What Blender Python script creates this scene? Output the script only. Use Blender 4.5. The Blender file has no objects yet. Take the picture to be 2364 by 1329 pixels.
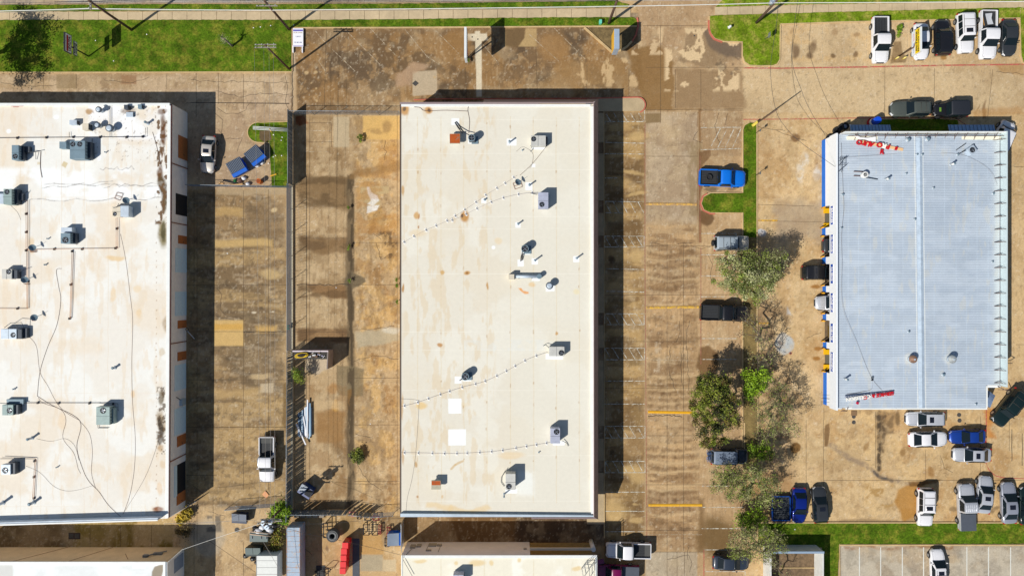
import bpy, bmesh, math, random
import numpy as np
from mathutils import Vector, Matrix
random.seed(7); rng = np.random.default_rng(7)
SC = bpy.context.scene
COL = SC.collection
R = math.radians
# ---------------------------------------------------------------- camera, sky, sun
H = 87.5            # flying height above the ground, metres
PX = 18.0           # photo pixels per metre on the ground
CX, CY = 1182.0, 664.5
cam = bpy.data.cameras.new('camera'); camo = bpy.data.objects.new('camera', cam); COL.objects.link(camo)
camo.location = (0, 0, H); cam.sensor_width = 36; cam.lens = 36 * H / (2364 / PX); cam.clip_end = 2000; cam.clip_start = 1
SC.camera = camo
SUNV = Vector((-.82, -.594, 1)).normalized()
el = math.asin(SUNV.z); az = math.atan2(SUNV.x, SUNV.y)
w = bpy.data.worlds.new('World'); SC.world = w; w.use_nodes = True
nt = w.node_tree; sky = nt.nodes.new('ShaderNodeTexSky'); sky.sky_type = 'NISHITA'; sky.sun_disc = False
sky.sun_elevation = el; sky.sun_rotation = az % (2 * math.pi); sky.air_density = 1.0; sky.dust_density = .6
nt.links.new(sky.outputs[0], nt.nodes['Background'].inputs[0]); nt.nodes['Background'].inputs[1].default_value = .068
sl = bpy.data.lights.new('sun', 'SUN'); so = bpy.data.objects.new('sun', sl); COL.objects.link(so)
sl.energy = 4.6; sl.angle = R(.5); sl.color = (1, .955, .88); so.rotation_euler = SUNV.to_track_quat('Z', 'Y').to_euler()
SC.view_settings.view_transform = 'Standard'; SC.view_settings.look = 'None'
SC.view_settings.exposure = 0.05; SC.view_settings.gamma = 1
# ---------------------------------------------------------------- helpers
def W(px, py, z=0.0):
    k = (1 - z / H) / PX
    return Vector(((px - CX) * k, (CY - py) * k, z))
def lin(c):
    out = []
    for v in c[:3]:
        v = v / 255.0
        out.append(v / 12.92 if v <= .04045 else ((v + .055) / 1.055) ** 2.4)
    return tuple(out)
KD = (1.17, 1.10, 1.05)   # what an albedo of 1 lying in the sun reads as
def alb(r, g, b):
    l = lin((r, g, b)); return tuple(min(.88, l[i] / KD[i]) for i in range(3))
MATS = {}
def mat(name, col=None, rough=.7, metal=0.0, noise=0.0, nscale=3.0, coat=0.0, spec=.4, attr=None, bump=0.0, fine=0.0, emit=None, mix=None, grit=0.0):
    if name in MATS: return MATS[name]
    m = bpy.data.materials.new(name); MATS[name] = m; m.use_nodes = True
    n = m.node_tree.nodes; L = m.node_tree.links; b = n['Principled BSDF']
    b.inputs['Roughness'].default_value = rough; b.inputs['Metallic'].default_value = metal
    b.inputs['Specular IOR Level'].default_value = spec
    if coat: b.inputs['Coat Weight'].default_value = coat; b.inputs['Coat Roughness'].default_value = .05
    src = None
    if attr:
        a = n.new('ShaderNodeAttribute'); a.attribute_name = attr; src = a.outputs['Color']
    else:
        c = n.new('ShaderNodeRGB'); c.outputs[0].default_value = (*col[:3], 1); src = c.outputs[0]
    tc = n.new('ShaderNodeTexCoord')
    def mulnoise(src, scale, amp, det=5):
        t = n.new('ShaderNodeTexNoise'); t.inputs['Scale'].default_value = scale; t.inputs['Detail'].default_value = det
        t.inputs['Roughness'].default_value = .65
        L.new(tc.outputs['Object'], t.inputs['Vector'])
        r = n.new('ShaderNodeMapRange'); r.inputs['From Min'].default_value = .3; r.inputs['From Max'].default_value = .7
        r.inputs['To Min'].default_value = 1 - amp; r.inputs['To Max'].default_value = 1 + amp
        L.new(t.outputs['Fac'], r.inputs['Value'])
        v = n.new('ShaderNodeVectorMath'); v.operation = 'SCALE'
        L.new(src, v.inputs[0]); L.new(r.outputs[0], v.inputs['Scale']); return v.outputs[0], t
    t = None
    if mix:   # (second colour, noise scale, low, high)
        t3 = n.new('ShaderNodeTexNoise'); t3.inputs['Scale'].default_value = mix[1]; t3.inputs['Detail'].default_value = 6; t3.inputs['Roughness'].default_value = .7; L.new(tc.outputs['Object'], t3.inputs['Vector'])
        r3 = n.new('ShaderNodeMapRange'); r3.inputs['From Min'].default_value = mix[2]; r3.inputs['From Max'].default_value = mix[3]; L.new(t3.outputs['Fac'], r3.inputs['Value'])
        mx = n.new('ShaderNodeMix'); mx.data_type = 'RGBA'; mx.inputs[7].default_value = (*mix[0], 1); L.new(r3.outputs[0], mx.inputs[0]); L.new(src, mx.inputs[6]); src = mx.outputs[2]
    if grit: src, _g = mulnoise(src, 5.5, grit, 2)
    if noise: src, t = mulnoise(src, nscale, noise)
    if fine: src, t2 = mulnoise(src, nscale * 9, fine, 3)
    L.new(src, b.inputs['Base Color'])
    if bump and t:
        bp = n.new('ShaderNodeBump'); bp.inputs['Strength'].default_value = bump; bp.inputs['Distance'].default_value = .05
        L.new(t.outputs['Fac'], bp.inputs['Height']); L.new(bp.outputs[0], b.inputs['Normal'])
    return m
def worn(name, col, keep=.5, scale=2.5, rough=.8, soft=.08):
    """paint that has partly flaked off its ground"""
    if name in MATS: return MATS[name]
    m = mat(name, col, rough, noise=.12, nscale=4)
    n = m.node_tree.nodes; L = m.node_tree.links; b = n['Principled BSDF']
    tc = n.new('ShaderNodeTexCoord'); t = n.new('ShaderNodeTexNoise'); t.inputs['Scale'].default_value = scale
    t.inputs['Detail'].default_value = 8; t.inputs['Roughness'].default_value = .75
    L.new(tc.outputs['Object'], t.inputs['Vector'])
    r = n.new('ShaderNodeMapRange'); c = .5 + (.5 - keep) * .5
    r.inputs['From Min'].default_value = c - soft; r.inputs['From Max'].default_value = c + soft
    L.new(t.outputs['Fac'], r.inputs['Value']); L.new(r.outputs[0], b.inputs['Alpha'])
    return m
def tag(o, label=None, cat=None, group=None, kind=None):
    if label: o['label'] = label
    if cat: o['category'] = cat
    if group: o['group'] = group
    if kind: o['kind'] = kind
    return o
def thing(name, label, cat, loc=(0, 0, 0), rz=0.0, group=None):
    o = bpy.data.objects.new(name, None); COL.objects.link(o); o.empty_display_size = .3
    o.location = loc; o.rotation_euler = (0, 0, rz)
    return tag(o, label, cat, group)
def wthing(name, label, cat, loc, group=None):
    """a thing whose parts are built straight in world coordinates"""
    o = thing(name, label, cat, loc, 0, group); o['_w'] = 1; WT.append(o); return o
WT = []
def par(o, parent):
    o.parent = parent
    if parent.get('_w'): o.matrix_parent_inverse = Matrix.Translation(parent.location).inverted()
class MB:
    """collects verts and faces, builds them as one mesh object"""
    def __init__(s): s.v = []; s.f = []; s.sm = []
    def add(s, vs, fs, smooth=False):
        k = len(s.v); s.v += [tuple(v) for v in vs]
        for f in fs: s.f.append([i + k for i in f]); s.sm.append(smooth)
        return s
    def box(s, a, b, rz=0, piv=None):
        x0, y0, z0 = a; x1, y1, z1 = b
        vs = [(x0, y0, z0), (x1, y0, z0), (x1, y1, z0), (x0, y1, z0), (x0, y0, z1), (x1, y0, z1), (x1, y1, z1), (x0, y1, z1)]
        if rz:
            p = piv or ((x0 + x1) / 2, (y0 + y1) / 2); c, q = math.cos(rz), math.sin(rz)
            vs = [(p[0] + (x - p[0]) * c - (y - p[1]) * q, p[1] + (x - p[0]) * q + (y - p[1]) * c, z) for x, y, z in vs]
        return s.add(vs, [(3, 2, 1, 0), (4, 5, 6, 7), (0, 1, 5, 4), (1, 2, 6, 5), (2, 3, 7, 6), (3, 0, 4, 7)])
    def prism(s, pts, z0, z1, bottom=True):
        n = len(pts); ar = sum(pts[i][0] * pts[(i + 1) % n][1] - pts[(i + 1) % n][0] * pts[i][1] for i in range(n))
        if ar < 0: pts = pts[::-1]
        vs = [(p[0], p[1], z0) for p in pts] + [(p[0], p[1], z1) for p in pts]
        fs = [tuple(range(n, 2 * n))] + ([tuple(range(n - 1, -1, -1))] if bottom else [])
        fs += [(i, (i + 1) % n, n + (i + 1) % n, n + i) for i in range(n)]
        return s.add(vs, fs)
    def frus(s, lo, hi, smooth=False):
        n = len(lo)
        return s.add(list(lo) + list(hi), [tuple(range(n - 1, -1, -1)), tuple(range(n, 2 * n))] + [(i, (i + 1) % n, n + (i + 1) % n, n + i) for i in range(n)], smooth)
    def cyl(s, c, r, z0, z1, n=16, r2=None, smooth=True):
        r2 = r if r2 is None else r2
        lo = [(c[0] + r * math.cos(2 * math.pi * i / n), c[1] + r * math.sin(2 * math.pi * i / n), z0) for i in range(n)]
        hi = [(c[0] + r2 * math.cos(2 * math.pi * i / n), c[1] + r2 * math.sin(2 * math.pi * i / n), z1) for i in range(n)]
        k = len(s.v); s.v += lo + hi
        s.f += [[k + i for i in range(n - 1, -1, -1)], [k + n + i for i in range(n)]]; s.sm += [False, False]
        for i in range(n): s.f.append([k + i, k + (i + 1) % n, k + n + (i + 1) % n, k + n + i]); s.sm.append(smooth)
        return s
    def tube(s, pts, r, n=6, caps=True):
        pts = [Vector(p) for p in pts]; rs = r if isinstance(r, (list, tuple)) else [r] * len(pts)
        k = len(s.v)
        for i, p in enumerate(pts):
            d = (pts[min(i + 1, len(pts) - 1)] - pts[max(i - 1, 0)])
            if d.length < 1e-6: d = Vector((0, 0, 1))
            d.normalize(); u = d.orthogonal().normalized()
            if abs(d.z) < .95: u = d.cross(Vector((0, 0, 1))).normalized()
            v = d.cross(u)
            for j in range(n):
                a = 2 * math.pi * j / n; s.v.append(tuple(p + (u * math.cos(a) + v * math.sin(a)) * rs[i]))
        for i in range(len(pts) - 1):
            for j in range(n):
                s.f.append([k + i * n + j, k + i * n + (j + 1) % n, k + (i + 1) * n + (j + 1) % n, k + (i + 1) * n + j]); s.sm.append(True)
        if caps:
            s.f.append([k + j for j in range(n - 1, -1, -1)]); e = k + (len(pts) - 1) * n
            s.f.append([e + j for j in range(n)]); s.sm += [False, False]
        return s
    def tyre(s, c, ax, r, ri, wd, n=28, lug=0):
        """a tyre round the axis ax ('x','y' or 'z')"""
        prof = [(ri, -wd * .40), (r * .90, -wd * .5), (r, -wd * .36), (r, wd * .36), (r * .90, wd * .5), (ri, wd * .40)]
        k = len(s.v); m = len(prof)
        for i in range(n):
            a = 2 * math.pi * i / n
            for rr, h in prof:
                q = rr * (1 + (lug if (i % 2 and rr > ri) else 0))
                p = (q * math.cos(a), q * math.sin(a), h)
                if ax == 'y': p = (p[0], p[2], p[1])
                if ax == 'x': p = (p[2], p[0], p[1])
                s.v.append((c[0] + p[0], c[1] + p[1], c[2] + p[2]))
        for i in range(n):
            for j in range(m):
                s.f.append([k + i * m + j, k + i * m + (j + 1) % m, k + ((i + 1) % n) * m + (j + 1) % m, k + ((i + 1) % n) * m + j]); s.sm.append(not lug)
        return s
    def quad(s, a, b, c, d): return s.add([a, b, c, d], [(0, 1, 2, 3)])
    def build(s, name, m, parent=None, bevel=0, recalc=False, loc=None):
        me = bpy.data.meshes.new(name); me.from_pydata(s.v, [], s.f); me.materials.append(m)
        me.polygons.foreach_set('use_smooth', s.sm); me.update()
        if recalc or bevel:
            bm = bmesh.new(); bm.from_mesh(me); bmesh.ops.recalc_face_normals(bm, faces=bm.faces)
            if bevel: bmesh.ops.bevel(bm, geom=bm.edges[:], offset=bevel, segments=2, affect='EDGES', profile=.6)
            bm.to_mesh(me); bm.free()
        o = bpy.data.objects.new(name, me); COL.objects.link(o)
        if parent: par(o, parent)
        if loc: o.location = loc
        return o
def rel(p, base): return (p[0] - base[0], p[1] - base[1], p[2] - base[2])
def text(name, s, size, m, loc, rot, parent=None, ext=.01, align='CENTER', bold=0.0, sx=1.0):
    c = bpy.data.curves.new('t', 'FONT'); c.body = s; c.size = size; c.extrude = ext; c.align_x = align; c.align_y = 'CENTER'; c.offset = bold
    c.resolution_u = 3
    t = bpy.data.objects.new('t', c); COL.objects.link(t)
    dg = bpy.context.evaluated_depsgraph_get(); me = bpy.data.meshes.new_from_object(t.evaluated_get(dg))
    bpy.data.objects.remove(t); bpy.data.curves.remove(c)
    me.materials.clear(); me.materials.append(m)
    o = bpy.data.objects.new(name, me); COL.objects.link(o); o.location = loc; o.rotation_euler = rot; o.scale = (sx, 1, 1)
    if parent: par(o, parent)
    return o
def copy_tree(o, parent=None):
    c = o.copy(); COL.objects.link(c)
    if parent: c.parent = parent
    for ch in [x for x in bpy.data.objects if x.parent == o]: copy_tree(ch, c)
    return c
# ---------------------------------------------------------------- painted sheets: dirt and repairs laid into vertex colours
def vnoise(X, Y, s, seed):
    g = np.random.default_rng(seed).random((128, 128))
    x = X / s; y = Y / s; xi = np.floor(x).astype(int); yi = np.floor(y).astype(int); fx = x - xi; fy = y - yi
    fx = fx * fx * (3 - 2 * fx); fy = fy * fy * (3 - 2 * fy)
    a = g[yi % 128, xi % 128]; b = g[yi % 128, (xi + 1) % 128]; c = g[(yi + 1) % 128, xi % 128]; d = g[(yi + 1) % 128, (xi + 1) % 128]
    return (a * (1 - fx) + b * fx) * (1 - fy) + (c * (1 - fx) + d * fx) * fy
def fbm(X, Y, s, seed, o=4, ax=1, ay=1):
    t = 0; a = 1; n = 0
    for i in range(o):
        t = t + a * vnoise(X / ax + 311 * i, Y / ay + 97 * i, s / 2 ** i, seed + i); n += a; a *= .55
    return t / n
def sst(x, a, b):
    t = np.clip((x - a) / (b - a), 0, 1); return t * t * (3 - 2 * t)
class Canvas:
    def __init__(s, xs, ys):
        s.X, s.Y = np.meshgrid(xs, ys); s.C = np.zeros(s.X.shape + (3,)); s.wx = (fbm(s.X, s.Y, 40, 5, 4) - .5) * 2; s.wy = (fbm(s.X, s.Y, 40, 55, 4) - .5) * 2
    def win(s, x0, y0, x1, y1):
        xs = s.X[0]; ys = s.Y[:, 0]
        i0, i1 = np.searchsorted(xs, [x0, x1]); j0, j1 = np.searchsorted(ys, [y0, y1]); return slice(j0, j1), slice(i0, i1)
    def put(s, w, m, col, a, tex=0, mul=False):
        if m.size == 0: return
        c = np.array(col if mul else alb(*col)); m = (m * a)[..., None]
        if tex:
            n = fbm(s.X[w], s.Y[w], 9, 77, 4); m = m * (1 - tex + tex * sst(n, .38, .6))[..., None]
        s.C[w] = s.C[w] * (1 - m) + (s.C[w] * c if mul else c) * m
    def poly(s, pts, col, a=1, soft=1.5, warp=0, tex=0, mul=False):
        pts = np.array(pts, float); pad = soft + warp * 2 + 3
        w = s.win(pts[:, 0].min() - pad, pts[:, 1].min() - pad, pts[:, 0].max() + pad, pts[:, 1].max() + pad)
        X = s.X[w] + s.wx[w] * warp * 2; Y = s.Y[w] + s.wy[w] * warp * 2
        if X.size == 0: return
        d = np.full(X.shape, 1e9); ins = np.zeros(X.shape, bool); n = len(pts)
        for i in range(n):
            ax, ay = pts[i]; bx, by = pts[(i + 1) % n]; ex, ey = bx - ax, by - ay; L = ex * ex + ey * ey + 1e-9
            t = np.clip(((X - ax) * ex + (Y - ay) * ey) / L, 0, 1)
            d = np.minimum(d, np.hypot(X - ax - t * ex, Y - ay - t * ey))
            c = ((ay > Y) != (by > Y)) & (X < (bx - ax) * (Y - ay) / (by - ay + 1e-12) + ax); ins ^= c
        s.put(w, sst(np.where(ins, d, -d), -soft, soft), col, a, tex, mul)
    def rect(s, x0, y0, x1, y1, col, a=1, **k): s.poly([(x0, y0), (x1, y0), (x1, y1), (x0, y1)], col, a, **k)
    def ell(s, cx, cy, rx, ry, col, a=1, soft=.35, warp=3, rot=0, tex=0, mul=False):
        r = max(rx, ry) * 1.5 + warp * 2; w = s.win(cx - r, cy - r, cx + r, cy + r)
        X = s.X[w] + s.wx[w] * warp * 2 - cx; Y = s.Y[w] + s.wy[w] * warp * 2 - cy
        if X.size == 0: return
        c, q = math.cos(R(rot)), math.sin(R(rot)); u = (X * c + Y * q) / rx; v = (-X * q + Y * c) / ry
        s.put(w, 1 - sst(np.hypot(u, v), 1 - soft, 1 + soft), col, a, tex, mul)
    def line(s, pts, wd, col, a=1, soft=None, warp=1, tex=0, mul=False):
        pts = np.array(pts, float); soft = soft or wd * .5; pad = wd + soft + warp * 2 + 2
        for i in range(len(pts) - 1):
            (ax, ay), (bx, by) = pts[i], pts[i + 1]
            w = s.win(min(ax, bx) - pad, min(ay, by) - pad, max(ax, bx) + pad, max(ay, by) + pad)
            X = s.X[w] + s.wx[w] * warp * 2; Y = s.Y[w] + s.wy[w] * warp * 2
            if X.size == 0: continue
            ex, ey = bx - ax, by - ay; t = np.clip(((X - ax) * ex + (Y - ay) * ey) / (ex * ex + ey * ey + 1e-9), 0, 1)
            s.put(w, 1 - sst(np.hypot(X - ax - t * ex, Y - ay - t * ey), wd / 2 - soft * .5, wd / 2 + soft), col, a, tex, mul)
    def blotch(s, x0, y0, x1, y1, col, a, sc=60, lo=.45, hi=.6, seed=3, ax=1, ay=1, edge=15, mul=False):
        w = s.win(x0, y0, x1, y1); X, Y = s.X[w], s.Y[w]
        if X.size == 0: return
        n = fbm(X, Y, sc, seed, 5, ax, ay)
        e = sst(np.minimum(np.minimum(X - x0, x1 - X), np.minimum(Y - y0, y1 - Y)), 0, edge)
        s.put(w, sst(n, lo, hi) * e, col, a, 0, mul)
    def sheet(s, name, m, zf, far=0, parent=None, clip=None):
        xs = s.X[0]; ys = s.Y[:, 0]; C = s.C
        if far:
            xs = np.concatenate([[xs[0] - far], xs, [xs[-1] + far]]); ys = np.concatenate([[ys[0] - far], ys, [ys[-1] + far]])
            C = np.pad(C, ((1, 1), (1, 1), (0, 0)), 'edge')
        X, Y = np.meshgrid(xs, ys); Z = zf(X, Y) if callable(zf) else np.full(X.shape, float(zf))
        k = (1 - Z / H) / PX; V = np.stack([(X - CX) * k, (CY - Y) * k, Z], -1).reshape(-1, 3)
        ny, nx = X.shape; i = np.arange(ny * nx).reshape(ny, nx)
        F = np.stack([i[1:, :-1], i[1:, 1:], i[:-1, 1:], i[:-1, :-1]], -1).reshape(-1, 4)
        if clip is not None:
            cxx = (X[1:, :-1] + X[1:, 1:]) / 2; cyy = (Y[1:, :-1] + Y[:-1, :-1]) / 2; F = F[clip(cxx, cyy).reshape(-1)]
        me = bpy.data.meshes.new(name); me.vertices.add(len(V)); me.vertices.foreach_set('co', V.astype('f').ravel())
        me.loops.add(F.size); me.loops.foreach_set('vertex_index', F.astype('i').ravel())
        me.polygons.add(len(F)); me.polygons.foreach_set('loop_start', np.arange(0, F.size, 4, dtype='i')); me.update(calc_edges=True)
        at = me.color_attributes.new('Col', 'FLOAT_COLOR', 'POINT')
        at.data.foreach_set('color', np.concatenate([C.reshape(-1, 3), np.ones((C.shape[0] * C.shape[1], 1))], 1).astype('f').ravel())
        me.materials.append(m); o = bpy.data.objects.new(name, me); COL.objects.link(o)
        if parent: par(o, parent)
        return o
# ================================================================ THE GROUND
GM = mat('ground_concrete', attr='Col', rough=.85, noise=.07, nscale=1.6, fine=.12, spec=.25, grit=.10)
gx = np.arange(-42, 2364 + 45, 2.1); gy = np.arange(-42, 1329 + 45, 2.1)
g = Canvas(gx, gy); g.C[:] = alb(206, 168, 118)
P = g.poly; RC = g.rect; E = g.ell; LN = g.line; BL = g.blotch
X0, X1, Y0, Y1 = -50, 2420, -50, 1380
# --- broad fields
RC(X0, 160, 684, 442, (190, 160, 128)); RC(X0, 160, 690, 206, (178, 146, 106), .7, soft=6)
RC(X0, 30, 1480, 80, (150, 128, 100))
RC(430, 437, 664, 1180, (158, 128, 90)); RC(X0, 1165, 664, 1380, (192, 158, 116), .9)
RC(664, 262, 926, 1190, (192, 160, 118))
RC(664, 1180, 930, 1380, (204, 165, 112))
P([(672, 62), (1470, 60), (1482, 140), (1500, 252), (925, 262), (672, 262)], (126, 98, 68))
P([(1465, -50), (1720, -50), (1716, 262), (1490, 262)], (190, 154, 114), soft=8)
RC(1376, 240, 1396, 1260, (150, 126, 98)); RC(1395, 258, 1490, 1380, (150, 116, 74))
RC(1490, 258, 1612, 520, (184, 158, 128)); RC(1490, 515, 1612, 1273, (180, 144, 104), soft=14); RC(1490, 560, 1612, 700, (186, 152, 114), .5, soft=20)
RC(1490, 1273, 1625, 1380, (190, 170, 142)); RC(1610, 258, 1716, 1380, (200, 162, 118)); RC(1610, 258, 1716, 360, (178, 144, 106))
RC(1716, -50, X1, 260, (212, 180, 136)); RC(1716, 262, X1, 1212, (216, 180, 130))
RC(1936, 1255, X1, 1380, (182, 168, 148))
P([(X0, -50), (X1, -50), (X1, -14), (1700, 2), (1480, 2), (1000, 5), (X0, 9)], (186, 172, 158)); RC(X0, -50, 140, 12, (160, 140, 120), .8, soft=12)
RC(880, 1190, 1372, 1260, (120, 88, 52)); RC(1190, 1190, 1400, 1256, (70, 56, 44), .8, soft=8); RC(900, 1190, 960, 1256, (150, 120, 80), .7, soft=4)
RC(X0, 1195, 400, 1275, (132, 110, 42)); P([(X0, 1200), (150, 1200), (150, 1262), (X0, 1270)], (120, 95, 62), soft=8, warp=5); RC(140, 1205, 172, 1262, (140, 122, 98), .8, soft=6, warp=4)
# --- weathering everywhere, brown and grey blotches in several sizes
BL(X0, Y0, X1, Y1, (158, 122, 80), .3, 150, .44, .62, 11); BL(X0, Y0, X1, Y1, (222, 186, 138), .3, 110, .5, .68, 12)
BL(X0, Y0, X1, Y1, (126, 100, 70), .15, 42, .52, .66, 13); BL(X0, Y0, X1, Y1, (225, 196, 152), .22, 26, .56, .68, 14)
BL(430, 437, 664, 1180, (92, 74, 54), .5, 55, .45, .62, 21, 2.2); BL(430, 437, 664, 1180, (196, 160, 108), .62, 60, .5, .62, 22, 3.2, .7)
BL(430, 437, 664, 1180, (70, 60, 48), .38, 9, .58, .68, 29, 1, 1); BL(430, 437, 664, 1180, (205, 182, 150), .3, 13, .6, .7, 23, 2, .8)
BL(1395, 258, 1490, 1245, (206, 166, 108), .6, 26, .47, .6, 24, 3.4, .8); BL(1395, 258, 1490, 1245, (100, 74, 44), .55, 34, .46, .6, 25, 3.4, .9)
BL(1490, 515, 1612, 1270, (214, 172, 122), .6, 40, .5, .62, 26, 2.6, .7); BL(1490, 515, 1612, 1270, (126, 90, 56), .5, 30, .5, .62, 27, 3.4, .55)
BL(1490, 258, 1612, 520, (205, 180, 148), .4, 40, .45, .6, 28); BL(1490, 540, 1612, 1270, (70, 52, 36), .35, 10, .6, .7, 30)
BL(676, 66, 1460, 245, (158, 118, 72), .8, 70, .5, .62, 31); BL(676, 66, 1460, 245, (84, 68, 52), .6, 46, .5, .62, 32); BL(676, 66, 1460, 245, (186, 146, 98), .5, 16, .59, .68, 33)
BL(684, 262, 812, 1190, (138, 106, 68), .6, 60, .5, .62, 41, 1.8); BL(684, 262, 812, 1190, (208, 178, 136), .5, 34, .52, .64, 42)
BL(812, 262, 926, 1190, (160, 112, 54), .55, 36, .52, .64, 43); BL(812, 262, 926, 1190, (222, 176, 108), .5, 28, .5, .62, 44); BL(812, 262, 926, 1190, (90, 66, 38), .3, 9, .6, .68, 45)
BL(1716, 262, 1905, 1210, (184, 138, 84), .4, 44, .5, .62, 46); BL(1716, 262, 1905, 1210, (226, 190, 142), .5, 30, .52, .64, 47); BL(1716, 270, 1905, 560, (170, 122, 70), .3, 12, .6, .68, 48)
BL(1905, 940, X1, 1212, (184, 134, 76), .4, 50, .5, .6, 49); BL(1905, 940, X1, 1212, (146, 108, 66), .3, 16, .6, .68, 50); BL(1905, 940, X1, 1212, (226, 186, 130), .5, 34, .54, .64, 59)
BL(1716, 158, X1, 272, (214, 184, 142), .5, 50, .48, .62, 51); BL(1800, 50, 2364, 150, (216, 174, 118), .6, 30, .45, .6, 52)
BL(X0, 168, 672, 262, (212, 182, 146), .6, 46, .45, .6, 53); BL(X0, 168, 672, 262, (140, 112, 82), .5, 20, .58, .68, 54)
BL(300, 1165, 660, 1380, (216, 180, 132), .6, 44, .46, .6, 55); BL(440, 1165, 660, 1380, (128, 104, 76), .5, 18, .58, .68, 56)
# --- broom finish, tyre wear and specks
BL(X0, Y0, X1, Y1, (112, 86, 58), .14, 9, .60, .68, 81, .5, 1.6); BL(X0, Y0, X1, Y1, (232, 204, 164), .16, 8, .60, .68, 82, .6, 1.4); BL(X0, Y0, X1, Y1, (92, 72, 52), .28, 6, .67, .73, 83); BL(X0, Y0, X1, Y1, (240, 220, 190), .3, 5, .69, .75, 84)
BL(684, 262, 926, 1190, (120, 92, 60), .35, 22, .55, .66, 85, .6, 1.8); BL(1490, 540, 1716, 1270, (118, 88, 58), .2, 14, .56, .66, 86, .25, 4); BL(1716, 262, X1, 1210, (160, 122, 80), .25, 12, .58, .68, 87, 1, 1); BL(430, 437, 664, 1180, (86, 70, 52), .35, 20, .54, .66, 88, 1.8, .7)
# --- NW lot
RC(130, 172, 178, 205, (150, 124, 88), .7, soft=2); RC(280, 174, 315, 195, (158, 118, 82), .8, soft=2)
P([(672, 168), (676, 262), (684, 262), (680, 66), (674, 66)], (206, 178, 142), .8, soft=2, warp=1.5)
E(480, 1238, 40, 44, (185, 172, 152), .5, soft=.2, warp=4); BL(474, 1186, 514, 1230, (110, 100, 88), .8, 12, .45, .58, 60, edge=6); RC(500, 435, 664, 450, (190, 164, 128), .6, soft=3, warp=3)
# --- yard west of the fence
RC(494, 739, 562, 798, (216, 176, 112), .95, soft=2, warp=.6); RC(494, 748, 560, 762, (214, 164, 84), .9, soft=3, warp=2); RC(588, 752, 636, 766, (212, 168, 100), .8, soft=5, warp=4)
RC(494, 552, 630, 570, (208, 170, 110), .85, soft=5, warp=3); RC(494, 480, 560, 500, (205, 165, 104), .6, soft=5, warp=4); E(625, 632, 26, 12, (205, 172, 120), .8, warp=4); RC(562, 470, 655, 552, (122, 98, 70), .5, soft=8, warp=5)
RC(600, 886, 630, 908, (206, 182, 148), .8, soft=2, warp=2); E(600, 870, 24, 8, (212, 180, 134), .7, warp=5); RC(494, 896, 600, 915, (206, 168, 112), .6, soft=8, warp=5); P([(652, 890), (664, 880), (664, 1000), (650, 980)], (120, 92, 52), .7, soft=3, warp=3)
E(634, 486, 7, 5, (216, 186, 140), .9); E(588, 722, 6, 2.5, (220, 200, 170), .9); E(629, 722, 4, 2, (220, 200, 170), .8)
for y, a in ((1040, .5), (1075, .45), (1110, .5)): RC(500, y, 600, y + 12, (118, 92, 62), a, soft=8, warp=8)
# --- north strip: old stall stripes are separate; repairs and stains here
P([(952, 165), (1008, 163), (1010, 218), (953, 222)], (196, 172, 140), .95, soft=1); P([(918, 168), (952, 148), (990, 150), (978, 164), (950, 175), (948, 200), (915, 206)], (186, 150, 116), .8, soft=4, warp=5)
P([(1096, 72), (1108, 72), (1109, 78), (1124, 78), (1127, 94), (1112, 95), (1112, 224), (1100, 224), (1097, 95), (1078, 94), (1077, 78), (1096, 78)], (226, 206, 174), 1, soft=.9, warp=.4)
RC(1127, 87, 1140, 104, (170, 140, 100), .8); P([(1165, 66), (1239, 66), (1239, 108), (1165, 108)], (190, 156, 106), .95, soft=1.2); P([(1165, 66), (1214, 66), (1211, 90), (1196, 108), (1165, 106)], (104, 78, 50), .85, soft=2, warp=2)
E(1055, 98, 28, 32, (152, 112, 66), .75, warp=4); E(1278, 108, 34, 36, (166, 124, 76), .8, warp=5); E(1115, 130, 0.1, .1, (0, 0, 0), 0)
P([(1290, 150), (1440, 140), (1470, 205), (1250, 205)], (160, 122, 76), .7, soft=14, warp=10); BL(1300, 130, 1480, 205, (214, 178, 130), .8, 16, .58, .64, 61, 1, 2, edge=8)
RC(676, 168, 684, 260, (196, 158, 112), .6, soft=4, warp=3)
for x, y, r in ((708, 168, 5), (730, 167, 4), (718, 193, 2), (729, 205, 2.5), (732, 234, 3), (858, 220, 2.5), (1003, 178, 3)): E(x, y, r, r * .8, (205, 170, 122), .9, warp=2)
# --- north drive with its washed patches
P([(1450, 110), (1530, 108), (1552, 150), (1560, 250), (1640, 253), (1490, 253), (1470, 180)], (142, 104, 58), .85, soft=5, warp=7)
P([(1560, 160), (1715, 165), (1714, 248), (1560, 250)], (152, 120, 84), .8, soft=5, warp=6); P([(1535, 60), (1590, 62), (1580, 105), (1560, 140), (1640, 158), (1700, 140), (1680, 98), (1650, 92), (1620, 65)], (146, 118, 86), .7, soft=4, warp=6)
P([(1620, 66), (1642, 68), (1660, 98), (1712, 102), (1712, 135), (1680, 135), (1640, 110)], (110, 92, 76), .8, soft=4, warp=5)
BL(1530, 60, 1712, 215, (226, 192, 146), 1.0, 26, .56, .6, 62, 1, 1.2, edge=10); BL(1455, 60, 1535, 130, (216, 182, 138), .9, 18, .5, .56, 63, edge=6); BL(1640, 120, 1712, 190, (94, 78, 62), .5, 10, .56, .64, 64, edge=10)
RC(1490, 262, 1525, 284, (140, 112, 74), .9, soft=2, warp=1); P([(1612, 250), (1618, 250), (1620, 560), (1610, 560)], (140, 100, 60), .8, soft=2, warp=2)
BL(1585, 325, 1622, 500, (156, 130, 94), .8, 24, .42, .55, 65, .6, 1.5, edge=4); P([(1612, 350), (1640, 345), (1640, 360), (1624, 380), (1630, 400), (1612, 480)], (124, 88, 54), .8, soft=2, warp=3)
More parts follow.
